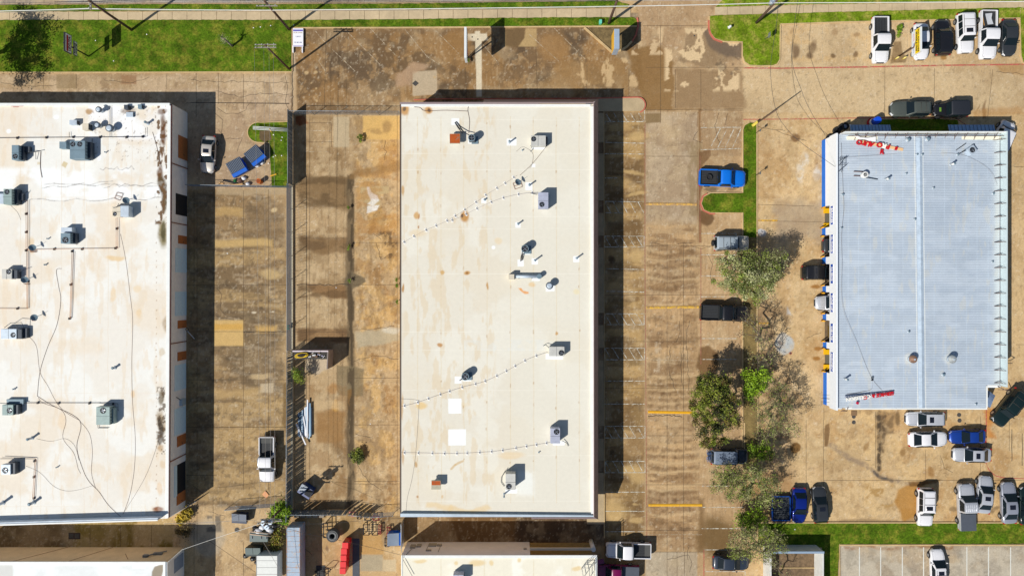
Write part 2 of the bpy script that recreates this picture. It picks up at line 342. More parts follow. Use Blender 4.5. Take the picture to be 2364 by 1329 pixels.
E(1632, 500, 18, 17, (110, 80, 50), .9, soft=.15, warp=4); P([(1612, 440), (1620, 490), (1640, 500), (1625, 516), (1612, 510)], (120, 86, 54), .8, soft=2, warp=2)
E(1645, 436, 16, 5, (100, 84, 62), .7, warp=3); E(1690, 436, 9, 4, (110, 90, 66), .6, warp=3)
# --- wet run below the old tree and big stains on the east aisle
P([(1618, 800), (1640, 794), (1664, 815), (1660, 850), (1640, 872), (1618, 868), (1606, 840)], (116, 82, 46), .85, soft=4, warp=5)
E(1655, 1235, 40, 44, (110, 82, 44), .85, soft=.4, warp=7); RC(1610, 1150, 1626, 1270, (120, 88, 50), .7, soft=6, warp=4); E(1655, 700, 38, 12, (122, 86, 48), .6, warp=4)
for y in (1063, 1117): LN([(1500, y), (1540, y + 7), (1570, y + 6), (1618, y - 2)], 5, (206, 170, 124), .85, warp=1.5)
for y, a in ((1022, .6), (650, .4), (892, .5), (875, .4), (1085, .35)): LN([(1498, y), (1550, y + 7), (1610, y - 3)], 5, (204, 166, 118), a, warp=2)
for y in (585, 612, 634, 650, 662, 738, 780, 875, 887, 905, 920, 935, 1035, 1050, 1078, 1098, 1135, 1150, 1200): LN([(1497, y), (1530, y + 4), (1560, y + 6), (1612, y - 1)], 7, (116, 84, 52), .48, warp=3.5, tex=.6)
for y in (598, 642, 700, 868, 898, 928, 1044, 1088, 1128, 1185): LN([(1497, y), (1540, y + 5), (1612, y - 2)], 4, (212, 178, 132), .55, warp=3, tex=.5)
for x, y in ((1521, 808), (1522, 845)): E(x, y, 7, 16, (212, 188, 156), .6, warp=4, tex=1)
for x, y, r in ((1412, 600, 8), (1412, 1040, 6), (1408, 595, 7)): E(x, y, r, r, (84, 62, 40), .7)
for x, y, rx, ry in ((1475, 315, 22, 10), (1472, 590, 14, 14), (1458, 400, 30, 5), (1450, 1090, 16, 10), (1470, 1100, 14, 20), (1470, 450, 20, 4), (1420, 1180, 26, 24), (1468, 1163, 6, 3), (1470, 1200, 14, 6)): E(x, y, rx, ry, (214, 176, 118), .7, soft=.5, warp=5)
# --- the passage between the fence and the middle building
P([(680, 432), (710, 412), (760, 402), (806, 404), (806, 480), (770, 478), (720, 450), (684, 445)], (134, 104, 68), .85, soft=3, warp=5)
P([(684, 452), (730, 470), (806, 490), (806, 470), (760, 455), (700, 440)], (140, 110, 74), .7, soft=5, warp=4); P([(690, 543), (805, 548), (806, 582), (780, 580), (740, 590), (690, 560)], (132, 100, 64), .8, soft=5, warp=4)
P([(704, 655), (800, 658), (804, 688), (760, 686), (720, 670)], (142, 106, 68), .9, soft=3, warp=3); P([(685, 757), (806, 762), (806, 790), (690, 788)], (146, 110, 72), .8, soft=4, warp=3)
LN([(806, 420), (808, 560), (805, 650), (810, 700), (808, 800), (812, 860), (806, 1000), (812, 1100), (808, 1180)], 13, (112, 92, 66), .85, warp=2.5); LN([(812, 520), (811, 700), (812, 900), (812, 1000)], 4, (70, 58, 42), .8, warp=1.5)
P([(795, 655), (806, 625), (838, 640), (840, 650), (812, 668)], (112, 96, 72), .9, soft=2, warp=3); P([(820, 845), (840, 850), (840, 912), (824, 914), (780, 912), (776, 840)], (130, 112, 82), .75, soft=2, warp=2); P([(802, 900), (816, 895), (816, 950), (802, 945)], (130, 92, 46), .8, soft=2)
P([(820, 268), (838, 268), (838, 330), (824, 336)], (160, 128, 88), .7, soft=3, warp=3); RC(838, 268, 922, 322, (220, 176, 106), .9, soft=1.2); E(895, 290, 11, 14, (160, 124, 78), .7, warp=4); E(868, 302, 18, 8, (150, 116, 74), .5, tex=.8)
RC(770, 270, 806, 340, (196, 172, 136), .9, soft=1.2); P([(833, 430), (898, 430), (898, 446), (878, 448), (878, 480), (833, 464)], (190, 164, 120), .9, soft=1)
P([(846, 432), (852, 432), (856, 444), (872, 450), (876, 462), (862, 474), (848, 470), (856, 462), (848, 448)], (240, 236, 228), .95, soft=1.5, warp=1.5, tex=.3); P([(848, 474), (878, 472), (872, 484), (846, 492)], (240, 236, 228), .9, soft=1.5, warp=2, tex=.3)
BL(684, 400, 806, 486, (104, 80, 52), .75, 26, .44, .56, 91, 1.8, .8, edge=14); BL(684, 540, 806, 586, (108, 82, 54), .7, 22, .42, .54, 92, 2.2, .7, edge=10); BL(684, 655, 806, 692, (108, 80, 50), .7, 22, .42, .54, 93, 2, .7, edge=8); BL(684, 754, 806, 794, (110, 82, 54), .7, 22, .4, .54, 94, 2, .8, edge=8)
BL(800, 400, 820, 1185, (84, 68, 48), .85, 14, .42, .54, 95, .6, 2, edge=4); BL(814, 330, 926, 560, (176, 122, 58), .5, 30, .46, .6, 96, 1.5, .8); BL(700, 880, 806, 1180, (150, 110, 66), .5, 34, .46, .58, 97)
LN([(812, 404), (850, 392), (926, 384)], 14, (150, 112, 66), .6, warp=5); P([(820, 765), (915, 755), (922, 782), (880, 800), (822, 806)], (186, 170, 140), .75, soft=4, warp=5); E(905, 760, 22, 8, (216, 206, 186), .6, warp=4)
P([(710, 826), (756, 824), (760, 846), (730, 862), (706, 856)], (206, 184, 156), .8, soft=3, warp=3); E(773, 938, 8, 14, (218, 160, 74), .9, warp=4); P([(720, 926), (795, 924), (796, 945), (722, 950)], (206, 174, 130), .7, soft=4, warp=4); P([(726, 952), (796, 948), (796, 1020), (730, 1022)], (158, 116, 68), .8, soft=6, warp=4); E(765, 895, 14, 14, (176, 124, 66), .6, warp=5)  # first patch: sunlit floor of the storage pen painted in as pale concrete
E(694, 345, 3, 60, (120, 90, 60), .0); P([(681, 268), (700, 266), (712, 284), (690, 290), (681, 286)], (140, 76, 38), .95, soft=1.5, warp=2, tex=.25)
E(735, 640, 1, 1, (0, 0, 0), 0); BL(870, 530, 922, 600, (84, 62, 42), .7, 12, .56, .62, 66, edge=8)
# --- south yard
RC(828, 1232, 884, 1282, (190, 140, 74), .7, soft=4, warp=3); RC(832, 1279, 884, 1317, (176, 158, 128), .9, soft=1); RC(884, 1291, 914, 1318, (202, 178, 140), .9, soft=1); E(756, 1266, 4, 6, (140, 110, 80), .9)
for x, y, r in ((750, 1190, 4), (744, 1201, 4), (760, 1202, 5)): E(x, y, r, r, (120, 96, 62), .8, warp=1)
P([(790, 1190), (826, 1190), (815, 1240), (800, 1258), (790, 1230)], (150, 116, 70), .7, soft=5, warp=3)
RC(640, 1180, 700, 1330, (150, 110, 74), .5, soft=8, warp=6)
# --- east lot stains
for x, y, rx, ry, c, a in ((1835, 118, 10, 16, (112, 84, 58), .8), (1878, 112, 12, 12, (120, 92, 64), .75), (1872, 130, 9, 8, (110, 82, 56), .8), (1923, 126, 6, 6, (112, 84, 56), .85), (1975, 124, 6, 8, (124, 94, 64), .8), (1925, 77, 7, 7, (168, 132, 92), .7), (1975, 80, 6, 5, (160, 124, 84), .7), (1828, 74, 4, 8, (160, 124, 84), .5), (1880, 100, 8, 10, (130, 100, 70), .5)): E(x, y, rx, ry, c, a, warp=4, soft=.4)
P([(2062, 96), (2078, 96), (2080, 118), (2090, 132), (2088, 148), (2058, 148), (2056, 130)], (128, 98, 62), .9, soft=2, warp=3, tex=.2); E(2178, 133, 7, 6, (170, 120, 60), .9, warp=2); P([(2297, 150), (2364, 148), (2364, 180), (2310, 166)], (176, 130, 76), .6, soft=4, warp=4)
E(1834, 318, 9, 9, (120, 84, 50), .85, warp=4, tex=.3); P([(2254, 258), (2262, 248), (2264, 240), (2256, 252)], (150, 112, 66), .9, warp=1); P([(2268, 252), (2278, 230), (2276, 275), (2268, 276)], (120, 84, 50), .7, soft=2, warp=3); P([(2245, 255), (2364, 245), (2364, 262), (2250, 275)], (182, 130, 72), .5, soft=6, warp=6)
RC(1790, 464, 1905, 560, (164, 144, 122), .6, soft=14, warp=12); E(1850, 400, 10, 26, (222, 206, 184), .7, warp=8, tex=.8); E(1860, 375, 10, 20, (220, 208, 190), .6, warp=6, tex=.8); E(1888, 400, 8, 16, (220, 210, 196), .6, warp=5, tex=.6)
E(1811, 796, 19, 24, (188, 188, 184), .95, soft=.12, warp=4, tex=.35); E(1755, 538, 11, 7, (196, 196, 198), .95, soft=.2, warp=4, tex=.3); P([(1818, 706), (1826, 722), (1816, 726)], (222, 216, 206), .9, warp=1); E(1822, 722, 6, 2, (214, 204, 190), .7)
for x, y, rx in ((1883, 663, 12), (1889, 804, 8), (1886, 826, 9)): E(x, y, rx, 5, (160, 108, 48), .9, warp=1.5)
E(1838, 1034, 12, 13, (126, 88, 44), .95, soft=.12, warp=3); P([(1905, 980), (1914, 976), (1916, 990), (1910, 1030), (1902, 1030), (1901, 1000)], (128, 94, 58), .9, soft=1.5, warp=1.5)
P([(2022, 948), (2066, 948), (2062, 998), (2040, 1000), (2032, 1080), (2026, 1080), (2022, 1000)], (108, 84, 58), .75, soft=4, warp=5, tex=.5); LN([(2030, 950), (2030, 1080)], 9, (62, 50, 40), .8, warp=3, tex=.7); LN([(2042, 950), (2040, 1040)], 6, (80, 62, 46), .7, warp=3, tex=.6)
LN([(1915, 1028), (1960, 1058), (2000, 1080), (2040, 1098), (2070, 1112), (2100, 1120)], 9, (150, 126, 102), .7, warp=4, tex=.6); LN([(2018, 1088), (2042, 1104), (2060, 1110)], 6, (84, 76, 70), .9, warp=3, tex=.3)
P([(2070, 1130), (2112, 1110), (2130, 1112), (2160, 1108), (2120, 1125), (2120, 1195), (2085, 1198), (2066, 1160)], (178, 124, 54), .85, soft=4, warp=5); P([(2095, 1110), (2172, 1106), (2160, 1116), (2100, 1122)], (110, 76, 40), .85, soft=2, warp=2.5, tex=.2)
BL(1990, 1110, 2070, 1180, (176, 134, 76), .8, 18, .52, .6, 67); BL(2140, 1040, 2200, 1100, (156, 120, 70), .8, 14, .52, .6, 68); E(2084, 1042, 7, 9, (156, 118, 72), .9, warp=2); E(1998, 1032, 5, 11, (160, 122, 76), .8, rot=25, warp=2); E(2148, 1090, 7, 12, (160, 116, 66), .8, rot=-20)
for x, y, r in ((2200, 1175, 8), (2288, 1178, 9), (2300, 1172, 7)): E(x, y, r, r * .7, (140, 112, 78), .8, warp=3)
P([(2272, 950), (2290, 940), (2310, 960), (2280, 985), (2300, 1010), (2278, 1010)], (206, 130, 54), .8, soft=6, warp=4); E(2072, 965, 6, 18, (110, 84, 54), .8, warp=2); E(2004, 950, 10, 8, (140, 108, 72), .6)
RC(1905, 1198, 2120, 1206, (130, 100, 68), .6, soft=3, warp=3); RC(1716, 1085, 1830, 1205, (150, 104, 58), .55, soft=20, warp=12); RC(1718, 545, 1746, 1080, (150, 118, 78), .8, soft=4); BL(1720, 700, 1830, 1080, (124, 92, 62), .6, 24, .46, .6, 69, edge=16)
P([(1725, 540), (1780, 545), (1800, 600), (1760, 640), (1740, 640)], (150, 110, 76), .4, soft=8, warp=8)
BL(1936, 1255, X1, 1380, (204, 188, 164), .7, 40, .45, .6, 70); BL(1936, 1255, X1, 1380, (140, 126, 108), .35, 18, .56, .66, 71); RC(1945, 1258, 2200, 1266, (150, 100, 60), .7, soft=3, warp=6, tex=.6)
_l = g.C.mean(2, keepdims=True); g.C = np.clip(_l + (g.C - _l) * 1.01, .01, .85) * .96
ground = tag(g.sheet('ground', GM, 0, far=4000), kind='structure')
# ---------------------------------------------------------------- strips laid on the ground: joints, cracks, painted lines
def strips(name, segs, wd, z, m, parent=None, jit=0):
    b = MB()
    for pts in segs:
        pts = [Vector(((p[0] - CX) / PX, (CY - p[1]) / PX, z)) for p in pts]
        L = []
        for i, p in enumerate(pts):
            d = (pts[min(i + 1, len(pts) - 1)] - pts[max(i - 1, 0)]).normalized(); nrm = Vector((-d.y, d.x, 0)) * wd / PX / 2
            L.append((p + nrm, p - nrm))
        for i in range(len(L) - 1): b.quad(L[i][1], L[i + 1][1], L[i + 1][0], L[i][0])
    return b.build(name, m, parent)
def wig(pts, step=9, amp=2.2):
    out = [pts[0]]
    for (a, b), (c, d) in zip(pts, pts[1:]):
        n = max(2, int(math.hypot(c - a, d - b) / step))
        for i in range(1, n + 1): out.append((a + (c - a) * i / n + (random.uniform(-amp, amp) if i < n else 0), b + (d - b) * i / n + (random.uniform(-amp, amp) if i < n else 0)))
    return out
JM = mat('joint_tar', alb(92, 72, 50), .9); JM2 = worn('joint_dark', alb(58, 48, 38), .8, 1.5); JL = mat('joint_pale', alb(186, 156, 118), .9)
J = []
for y in (658, 765, 876, 985): J.append([(494, y), (664, y)])
for y in (550, 766): J.append([(684, y), (806, y)])
for x in (562,): J.append([(x, 440), (x, 1130)])
J += [[(455, 440), (455, 1250)], [(448, 440), (448, 700)], [(430, 658), (500, 658)], [(430, 765), (500, 765)], [(430, 876), (500, 876)], [(430, 985), (660, 985)], [(430, 1096), (500, 1096)], [(457, 1096), (480, 1096)]]
J += [[(715, 275), (715, 1180)], [(815, 560), (922, 560)], [(815, 657), (922, 657)], [(817, 872), (922, 872)], [(817, 980), (922, 980)], [(817, 1110), (922, 1110)], [(917, 262), (917, 1180)], [(845, 1115), (845, 1150)], [(820, 1110), (845, 1110)]]
J += [[(765, 285), (765, 340)], [(710, 284), (765, 284)], [(710, 328), (770, 328)]]
J += [[(1490, y), (1612, y)] for y in (361, 568, 681, 788, 896, 1005, 1118, 1223)] + [[(1612, y), (1716, y)] for y in (255, 568, 680, 1118)]
J += [[(1525, 60), (1525, 284)], [(1618, 160), (1618, 255)], [(1559, 160), (1559, 250)], [(1452, 160), (1452, 250)], [(1716, 156), (1492, 156)], [(1484, 60), (1640, 59)], [(1490, 254), (1716, 252)], [(1395, 788), (1490, 788)], [(1395, 896), (1490, 896)], [(1540, 560), (1540, 1270)], [(1578, 560), (1578, 1270)], [(1395, 681), (1490, 681)]]
J += [[(2043, 150), (2042, 275)], [(2292, 160), (2280, 272)], [(2157, 158), (2157, 240)], [(1748, 510), (1897, 512)], [(1750, 472), (1880, 476)], [(1901, 968), (1901, 1205)], [(1861, 968), (1861, 1130)], [(1901, 1108), (2364, 1108)], [(2137, 1040), (2137, 1108)], [(2264, 960), (2263, 1108)], [(1902, 940), (1902, 968)], [(2330, 940), (2330, 1040)], [(2021, 950), (2021, 1080)], [(2340, 385), (2364, 385)], [(2345, 795), (2364, 795)], [(2340, 940), (2364, 940)]]
J += [[(430, 237), (668, 240)], [(504, 168), (504, 240)], [(562, 172), (562, 252)], [(453, 168), (453, 270)], [(385, 207), (385, 170)], [(100, 206), (100, 172)], [(50, 206), (50, 172)], [(176, 205), (176, 172)], [(620, 437), (620, 1130)]]
J += [[(448, 1210), (448, 1329)], [(492, 1140), (492, 1210)], [(562, 1250), (562, 1329)], [(480, 1245), (590, 1320)], [(208, 1212), (208, 1262)], [(278, 1212), (278, 1262)], [(350, 1212), (350, 1262)], [(1452, 1223), (1500, 1223)]]
J += [[(1540, 1273), (1540, 1329)], [(1563, 1273), (1563, 1329)], [(1580, 1273), (1580, 1329)], [(1500, 1273), (1625, 1273)], [(754, 66), (748, 262)], [(1074, 155), (1077, 235)], [(1237, 108), (1240, 205)], [(1355, 150), (1355, 205)]]
tag(strips('expansion_joints', J, .8, .004, JM), kind='structure')
J2 = [wig([(685, 658), (806, 657)]), wig([(562, 766), (664, 765)], 6, 1), wig([(1496, 960), (1545, 957), (1575, 962)], 5, 2), [(440, 237), (668, 239)], wig([(676, 168), (675, 262)], 6, 1.5)]
tag(strips('open_joints', J2, 1.5, .005, JM2), kind='structure')
K = []
for pts in ([(504, 300), (520, 322), (560, 318), (548, 350)], [(497, 262), (515, 278), (512, 320)], [(575, 240), (568, 254), (548, 263), (522, 263), (500, 248)], [(440, 185), (500, 190), (560, 188), (668, 192)], [(0, 190), (60, 200), (130, 196)], [(500, 210), (560, 225), (600, 215), (668, 218)], [(240, 185), (300, 192), (345, 178)], [(658, 175), (664, 200), (660, 240), (672, 258)],
            [(500, 665), (512, 680), (508, 712), (525, 730), (560, 734)], [(500, 730), (540, 738)], [(822, 760), (870, 758), (910, 752)], [(815, 835), (860, 820), (880, 822), (920, 828)], [(868, 560), (880, 600), (905, 585)], [(890, 325), (886, 345), (893, 350), (888, 370)], [(862, 540), (880, 552)],
            [(1548, 800), (1545, 860), (1560, 900)], [(1577, 800), (1572, 850), (1578, 900)], [(1592, 740), (1585, 770), (1590, 900)], [(1568, 740), (1570, 765), (1560, 790)], [(1660, 260), (1650, 290), (1662, 330)], [(1680, 262), (1676, 290)], [(1632, 585), (1645, 610), (1640, 640), (1650, 660)], [(1540, 1290), (1590, 1280), (1598, 1300), (1592, 1320)], [(1590, 1262), (1588, 1290)],
            [(1500, 560), (1530, 566), (1600, 560)], [(1750, 292), (1790, 300), (1820, 312), (1862, 325)], [(1790, 300), (1812, 302)], [(2300, 165), (2364, 172)], [(1862, 780), (1896, 768)], [(1756, 960), (1790, 1000)], [(1995, 1060), (2010, 1062)], [(2170, 1050), (2180, 1080), (2200, 1090)], [(1600, 570), (1620, 575), (1640, 570)], [(1614, 300), (1600, 322), (1622, 330)],
            [(445, 1120), (470, 1140), (455, 1160)], [(480, 1180), (520, 1190)], [(700, 1260), (720, 1280)], [(820, 1000), (860, 1010)], [(815, 1060), (850, 1110), (880, 1130)], [(695, 950), (700, 1000)]):
    K.append(wig(pts))
tag(strips('cracks', K, .75, .0055, JM2), kind='structure')
# painted lines
WHT = worn('worn_white_line', alb(222, 212, 192), .52, 2.2); WHD = worn('faded_white_line', alb(214, 190, 156), .45, 2.6); RED = worn('worn_red_line', alb(204, 104, 88), .56, 1.6, soft=.12); RDF = worn('faded_red_line', alb(184, 120, 96), .5, 1.4, soft=.14)
YEL = worn('worn_yellow_line', alb(236, 176, 40), .55, 1.5)
def hatch(x0, x1, y0, y1, n, lean, closed=True):
    s = [[(x0, y0), (x1, y0)], [(x0, y1), (x1, y1)]] + ([[(x0, y0), (x0, y1)], [(x1, y0), (x1, y1)]] if closed else [])
    for i in range(n):
        a = x0 + (x1 - x0) * i / n; s.append([(a + (0 if lean > 0 else -lean), y0), (a + (lean if lean > 0 else 0), y1)])
    return s
A = hatch(1396, 1487, 724, 749, 5, 15) + hatch(1396, 1488, 803, 830, 5, 16) + hatch(1397, 1489, 983, 1010, 5, 16) + hatch(1397, 1489, 1064, 1090, 5, 14) + hatch(1396, 1487, 545, 570, 5, 15)
A += [[(1396, y), (1488, y)] for y in (879, 932, 1179, 1226, 1135)] + [[(1488, 255), (1488, 280)], [(1396, 281), (1487, 281)], [(1618, 295), (1710, 294)], [(1618, 346), (1713, 343)]]
A += [[(1663 + i * 16, 297), (1640 + i * 17, 341)] for i in range(4)] + [[(1398 + i * 19, 261), (1410 + i * 19, 281)] for i in range(5)] + [[(1397 + i * 19, 466), (1410 + i * 19, 491)] for i in range(5)]
A += [[(1618, y), (1700, y)] for y in (539, 588, 637, 685, 781, 829)] + [[(1624, 1268), (1680, 1268)], [(1625, 1318), (1722, 1318)], [(1720, 1318), (1720, 1329)]] + [[(1620, y), (1716, y)] for y in (1121, 1170, 1219)]
A += [[(1397, 465), (1487, 466)], [(1397, 491), (1440, 492)], [(1397, 411), (1425, 411)], [(1396, 329), (1487, 331)], [(1396, 355), (1487, 356)], [(1400, 620), (1487, 622)], [(1400, 672), (1487, 674)]]
tag(strips('white_parking_lines', A, 1.7, .009, WHT), kind='structure')
A = [[(x, 62), (x + 1, 145)] for x in (1849, 1898, 1948, 2000)] + [[(x, 60), (x + 2, 145)] for x in (2094, 2146, 2196, 2245, 2300)]
A += [[(715, 302), (765, 302)], [(700, 350), (765, 350)], [(684, 458), (697, 540)], [(685, 541), (698, 541)], [(700, 545), (712, 545)], [(684, 800), (684, 801)]]
A += [[(728, 72), (752, 100), (820, 165)], [(798, 70), (880, 152)], [(855, 66), (915, 130)], [(933, 66), (985, 130), (1015, 150)], [(1005, 70), (1060, 125)], [(1112, 100), (1150, 145)], [(1222, 80), (1290, 142)], [(1280, 66), (1352, 138)], [(735, 140), (750, 163)]]
A += [[(1494, 1233), (1620, 1233)], [(1500, 830), (1612, 832)]]
tag(strips('faded_parking_lines', A, 1.6, .0085, WHD), kind='structure')
A = [[(x, 1262), (x, 1345)] for x in (1984, 2033, 2083, 2132, 2232, 2282, 2333)]
tag(strips('clean_parking_lines', A, 2.2, .009, mat('line_white', alb(226, 220, 206), .8, noise=.1)), kind='structure')
A = [[(1716, 157), (1800, 158), (2000, 155), (2200, 151), (2364, 149)]]
tag(strips('red_fire_lane_line', A, 3.4, .009, RED), kind='structure')
A = [[(1716, 276), (1850, 275), (1960, 273), (2155, 271)], [(2150, 271), (2205, 272), (2235, 292)], [(2277, 940), (2277, 1000), (2276, 1066), (2279, 1076), (2284, 1085), (2291, 1092), (2300, 1098), (2313, 1101), (2330, 1103), (2364, 1104)], [(1625, 1268), (1625, 1330)], [(1410, 1262), (1410, 1290)]]
tag(strips('thin_red_line', A, 2.2, .009, RED), kind='structure')
tag(strips('faded_red_line', [[(1489, 283), (1489, 600), (1491, 900), (1493, 1240)], [(1616, 360), (1616, 560)], [(1618, 570), (1618, 840)]], 2.0, .0088, RDF), kind='structure')
tag(strips('pale_gutter_line', [[(1489, 250), (1489, 1250)], [(1612, 262), (1612, 560)]], 1.0, .0075, JL), kind='structure')
A = [[(1748, 509), (1795, 509)], [(1750, 746), (1777, 746)], [(1752, 831), (1780, 829)]]
tag(strips('yellow_line', A, 3, .009, YEL), kind='structure')
# fire lane lettering, almost too small to read
for x, y in ((1758, 157.4), (1924, 155.6), (2112, 152.6), (2270, 150.2)):
    tag(text('fire_lane_lettering', 'FIRE LANE NO PARKING', .17, WHT, W(x, y, .012), (0, 0, 0), ext=0, sx=.95), kind='structure')
# ---------------------------------------------------------------- kerbs, lawns, pavement
GR = mat('grass_green', alb(80, 104, 18), .95, mix=(alb(132, 126, 44), .7, .47, .68), noise=.38, nscale=.6, fine=.5, spec=.1, bump=.5)
GR2 = mat('grass_bright', alb(110, 130, 24), .95, mix=(alb(164, 152, 70), .8, .47, .68), noise=.32, nscale=.6, fine=.45, spec=.1, bump=.5)
GR3 = mat('grass_rough', alb(110, 116, 40), .95, noise=.4, nscale=1.2, fine=.45, spec=.1, bump=.5)
GR4 = mat('leaf_litter', alb(134, 112, 70), .95, noise=.35, nscale=1.2, fine=.4, spec=.1)
KB = mat('kerb_concrete', alb(208, 174, 124), .85, noise=.18, nscale=.8, fine=.08); KRB = worn('kerb_red', alb(206, 100, 76), .75, 1.2); SWM = mat('pavement_concrete', alb(202, 176, 138), .85, noise=.16, nscale=.25, fine=.08)
KRB2 = mat('kerb_red_base', alb(202, 108, 84), .85, noise=.2, nscale=1.5)
def gp(pts): return [((x - CX) / PX, (CY - y) / PX) for x, y in pts]
def arc(cx, cy, rx, ry, a0, a1, n=8): return [(cx + rx * math.cos(R(a0 + (a1 - a0) * i / n)), cy - ry * math.sin(R(a0 + (a1 - a0) * i / n))) for i in range(n + 1)]
def lawn(pts, m, label, z=.10):
    out = []; n = len(pts)
    for i in range(n):
        (a, b_), (c, d) = pts[i], pts[(i + 1) % n]; k = max(1, int(math.hypot(c - a, d - b_) / 7)); out += [(a + (c - a) * j / k + (random.uniform(-.7, .7) if j else 0), b_ + (d - b_) * j / k + (random.uniform(-.7, .7) if j else 0)) for j in range(k)]
    pts = out
    return tag(MB().prism(gp(pts), .0, z).build('grass', m), label, 'grass', kind='stuff')
def kerb(pts, wd=2.6, z=.13, m=None, closed=False):
    p = [Vector((*q, 0)) for q in gp(pts)]; b = MB()
    if closed: p.append(p[0])
    L = []
    for i, q in enumerate(p):
        a = p[i - 1] if i else (p[-2] if closed else q); c = p[i + 1] if i < len(p) - 1 else (p[1] if closed else q)
        d = (c - a).normalized(); nrm = Vector((-d.y, d.x, 0)) * wd / PX / 2
        L.append((q + nrm, q - nrm))
    for i in range(len(L) - 1):
        a, b2 = L[i]; c, d = L[i + 1]
        lo = [(v.x, v.y, 0) for v in (b2, d, c, a)]; hi = [(v.x, v.y, z) for v in (b2, d, c, a)]
        b.frus(lo, hi)
    return tag(b.build('kerb', m or KB), kind='structure')
lawn([(-45, 47), (672, 47), (673, 166), (-45, 168)], GR, 'wide green lawn strip at top left with utility poles and a pylon sign'); kerb([(-45, 168), (300, 168), (674, 167)]); kerb([(675, 66), (675, 166)], 2)
lawn([(673, 47), (900, 46), (1100, 43), (1300, 41), (1462, 41), (1469, 47), (1470, 61), (673, 64)], GR, 'narrow green grass strip north of the brown parking strip'); kerb([(674, 65.5), (900, 65), (1470, 61.5)], 3)
lawn([(-45, 13), (400, 11), (900, 10), (1340, 4), (1420, 3), (1452, 12), (1448, 18), (900, 23), (-45, 28)], GR, 'thin grass verge between the road and the pavement on the left')
lawn([(1652, 17), (1668, 0), (1700, -20), (2420, -40), (2420, 1), (1800, 12)], GR2, 'grass verge beside the road on the right')
def walk(x0, x1, fy0, fy1, n, nm='pavement'):
    b = MB(); b2 = []
    for i in range(n):
        a = x0 + (x1 - x0) * i / n; c = x0 + (x1 - x0) * (i + 1) / n - .8
        b.prism(gp([(a, fy0(a)), (c, fy0(c)), (c, fy1(c)), (a, fy1(a))]), 0, .06 + random.random() * .004)
    return tag(b.build(nm, SWM), kind='structure')
f0 = lambda x: 28 - max(0, x - 600) * .0088; walk(-45, 1456, f0, lambda x: f0(x) + 20, 44)
f1 = lambda x: 17.5 - (x - 1645) * .0205; walk(1650, 2410, f1, lambda x: f1(x) + 18, 26)
# the north-east island with its rounded kerb
isl = [(1637, 38), (1637, 66), (1640, 78), (1649, 90), (1668, 97), (1713, 98), (1713, 130), (1718, 144), (1730, 152), (1748, 153), (1784, 153), (1794, 149), (1800, 138), (1801, 57)]
lawn(isl + [(1950, 52), (2080, 49), (2354, 43), (2356, 128), (2360, 144), (2420, 142), (2420, 2), (2364, 4), (1650, 35)][:4] + [(2354, 43), (2354, 20)] + [(2364, 18), (1800, 32), (1650, 37)], GR2, 'grass island wrapping round the top right parking bays')
lawn([(2356, 20), (2420, 18), (2420, 140), (2362, 146), (2356, 130)], GR2, 'grass beside the last parked car at the top right edge')
kerb(isl); kerb([(1801, 57), (1950, 52), (2080, 49), (2354, 43), (2355, 128), (2360, 145), (2364, 148)]); kerb([(1636, 48), (1636, 66), (1639, 78), (1648, 91), (1667, 98.5)], 3.4, .135, KRB2)
# median with its tongue
med = [(1716, 1080), (1716, 491), (1640, 491), (1626, 484), (1620, 470), (1625, 455), (1640, 447), (1716, 446), (1716, 300), (1720, 290), (1730, 284), (1745, 284)]
lawn([(1716, 548), (1716, 491)] + med[2:] + [(1746, 548)], GR, 'green median strip with a rounded tongue beside the blue pickup')
lawn([(1716, 548), (1746, 548), (1748, 1082), (1718, 1082)], GR4, 'bare leaf strewn median under the row of trees', .09)
kerb([(1714, 1082), (1714, 491), (1640, 492), (1624, 485), (1618, 470), (1623, 454), (1640, 445), (1714, 444), (1714, 300), (1718, 289), (1730, 282)]); kerb([(1747, 284), (1747, 700), (1750, 1082)], 2.6)
kerb([(1650, 493.5), (1640, 493.5), (1623, 486), (1616.5, 470), (1622, 453), (1632, 447)], 3, .135, KRB2)
kerb([(1700, 917), (1750, 917)]); kerb([(1700, 975), (1718, 975), (1718, 1040)])
lawn([(1750, 1206), (2420, 1206), (2420, 1253), (1936, 1254), (1934, 1345), (1898, 1345), (1898, 1262), (1750, 1262)], GR, 'long green lawn along the bottom right parking rows'); kerb([(1740, 1205), (2420, 1205)], 2.6); kerb([(1938, 1345), (1938, 1256.5), (2420, 1256.5)], 3)
lawn([(2012, 277), (2152, 275), (2210, 278), (2218, 304), (2010, 305)], GR, 'shaded grass patch against the north side of the metal roofed garage', .06)
# island by the fence corner, west
lawn([(665, 282), (604, 284)] + arc(598, 306, 25, 22.5, 95, 265, 10) + [(622, 329), (628, 432), (665, 434)], GR, 'littered green corner bed inside the fence by the blue bins'); kerb([(665, 281), (604, 283)] + arc(598, 306, 26, 23.5, 95, 265, 10) + [(622, 330)], 2)
lawn([(600, 302), (624, 302), (628, 322), (612, 330), (600, 322)], mat('bare_soil', alb(104, 84, 56), .95, noise=.25, nscale=2, fine=.3), 'bare brown soil patch in the littered corner bed', .11)
# planter of the white topped sign
lawn([(1353, 67), (1413, 122), (1440, 113), (1462, 92), (1470, 62)], mat('planter_gravel', alb(122, 100, 64), .95, noise=.35, nscale=2, fine=.4), 'gravel bed inside the pointed planter round the pillar sign', .08)
kerb([(1349, 65), (1413, 122)], 4.5, .2); kerb([(1413, 122), (1432, 118), (1448, 108), (1458, 97)], 4.5, .2); kerb([(1471, 42), (1473, 62), (1468, 82), (1458, 98)], 3.5, .15, KRB2)
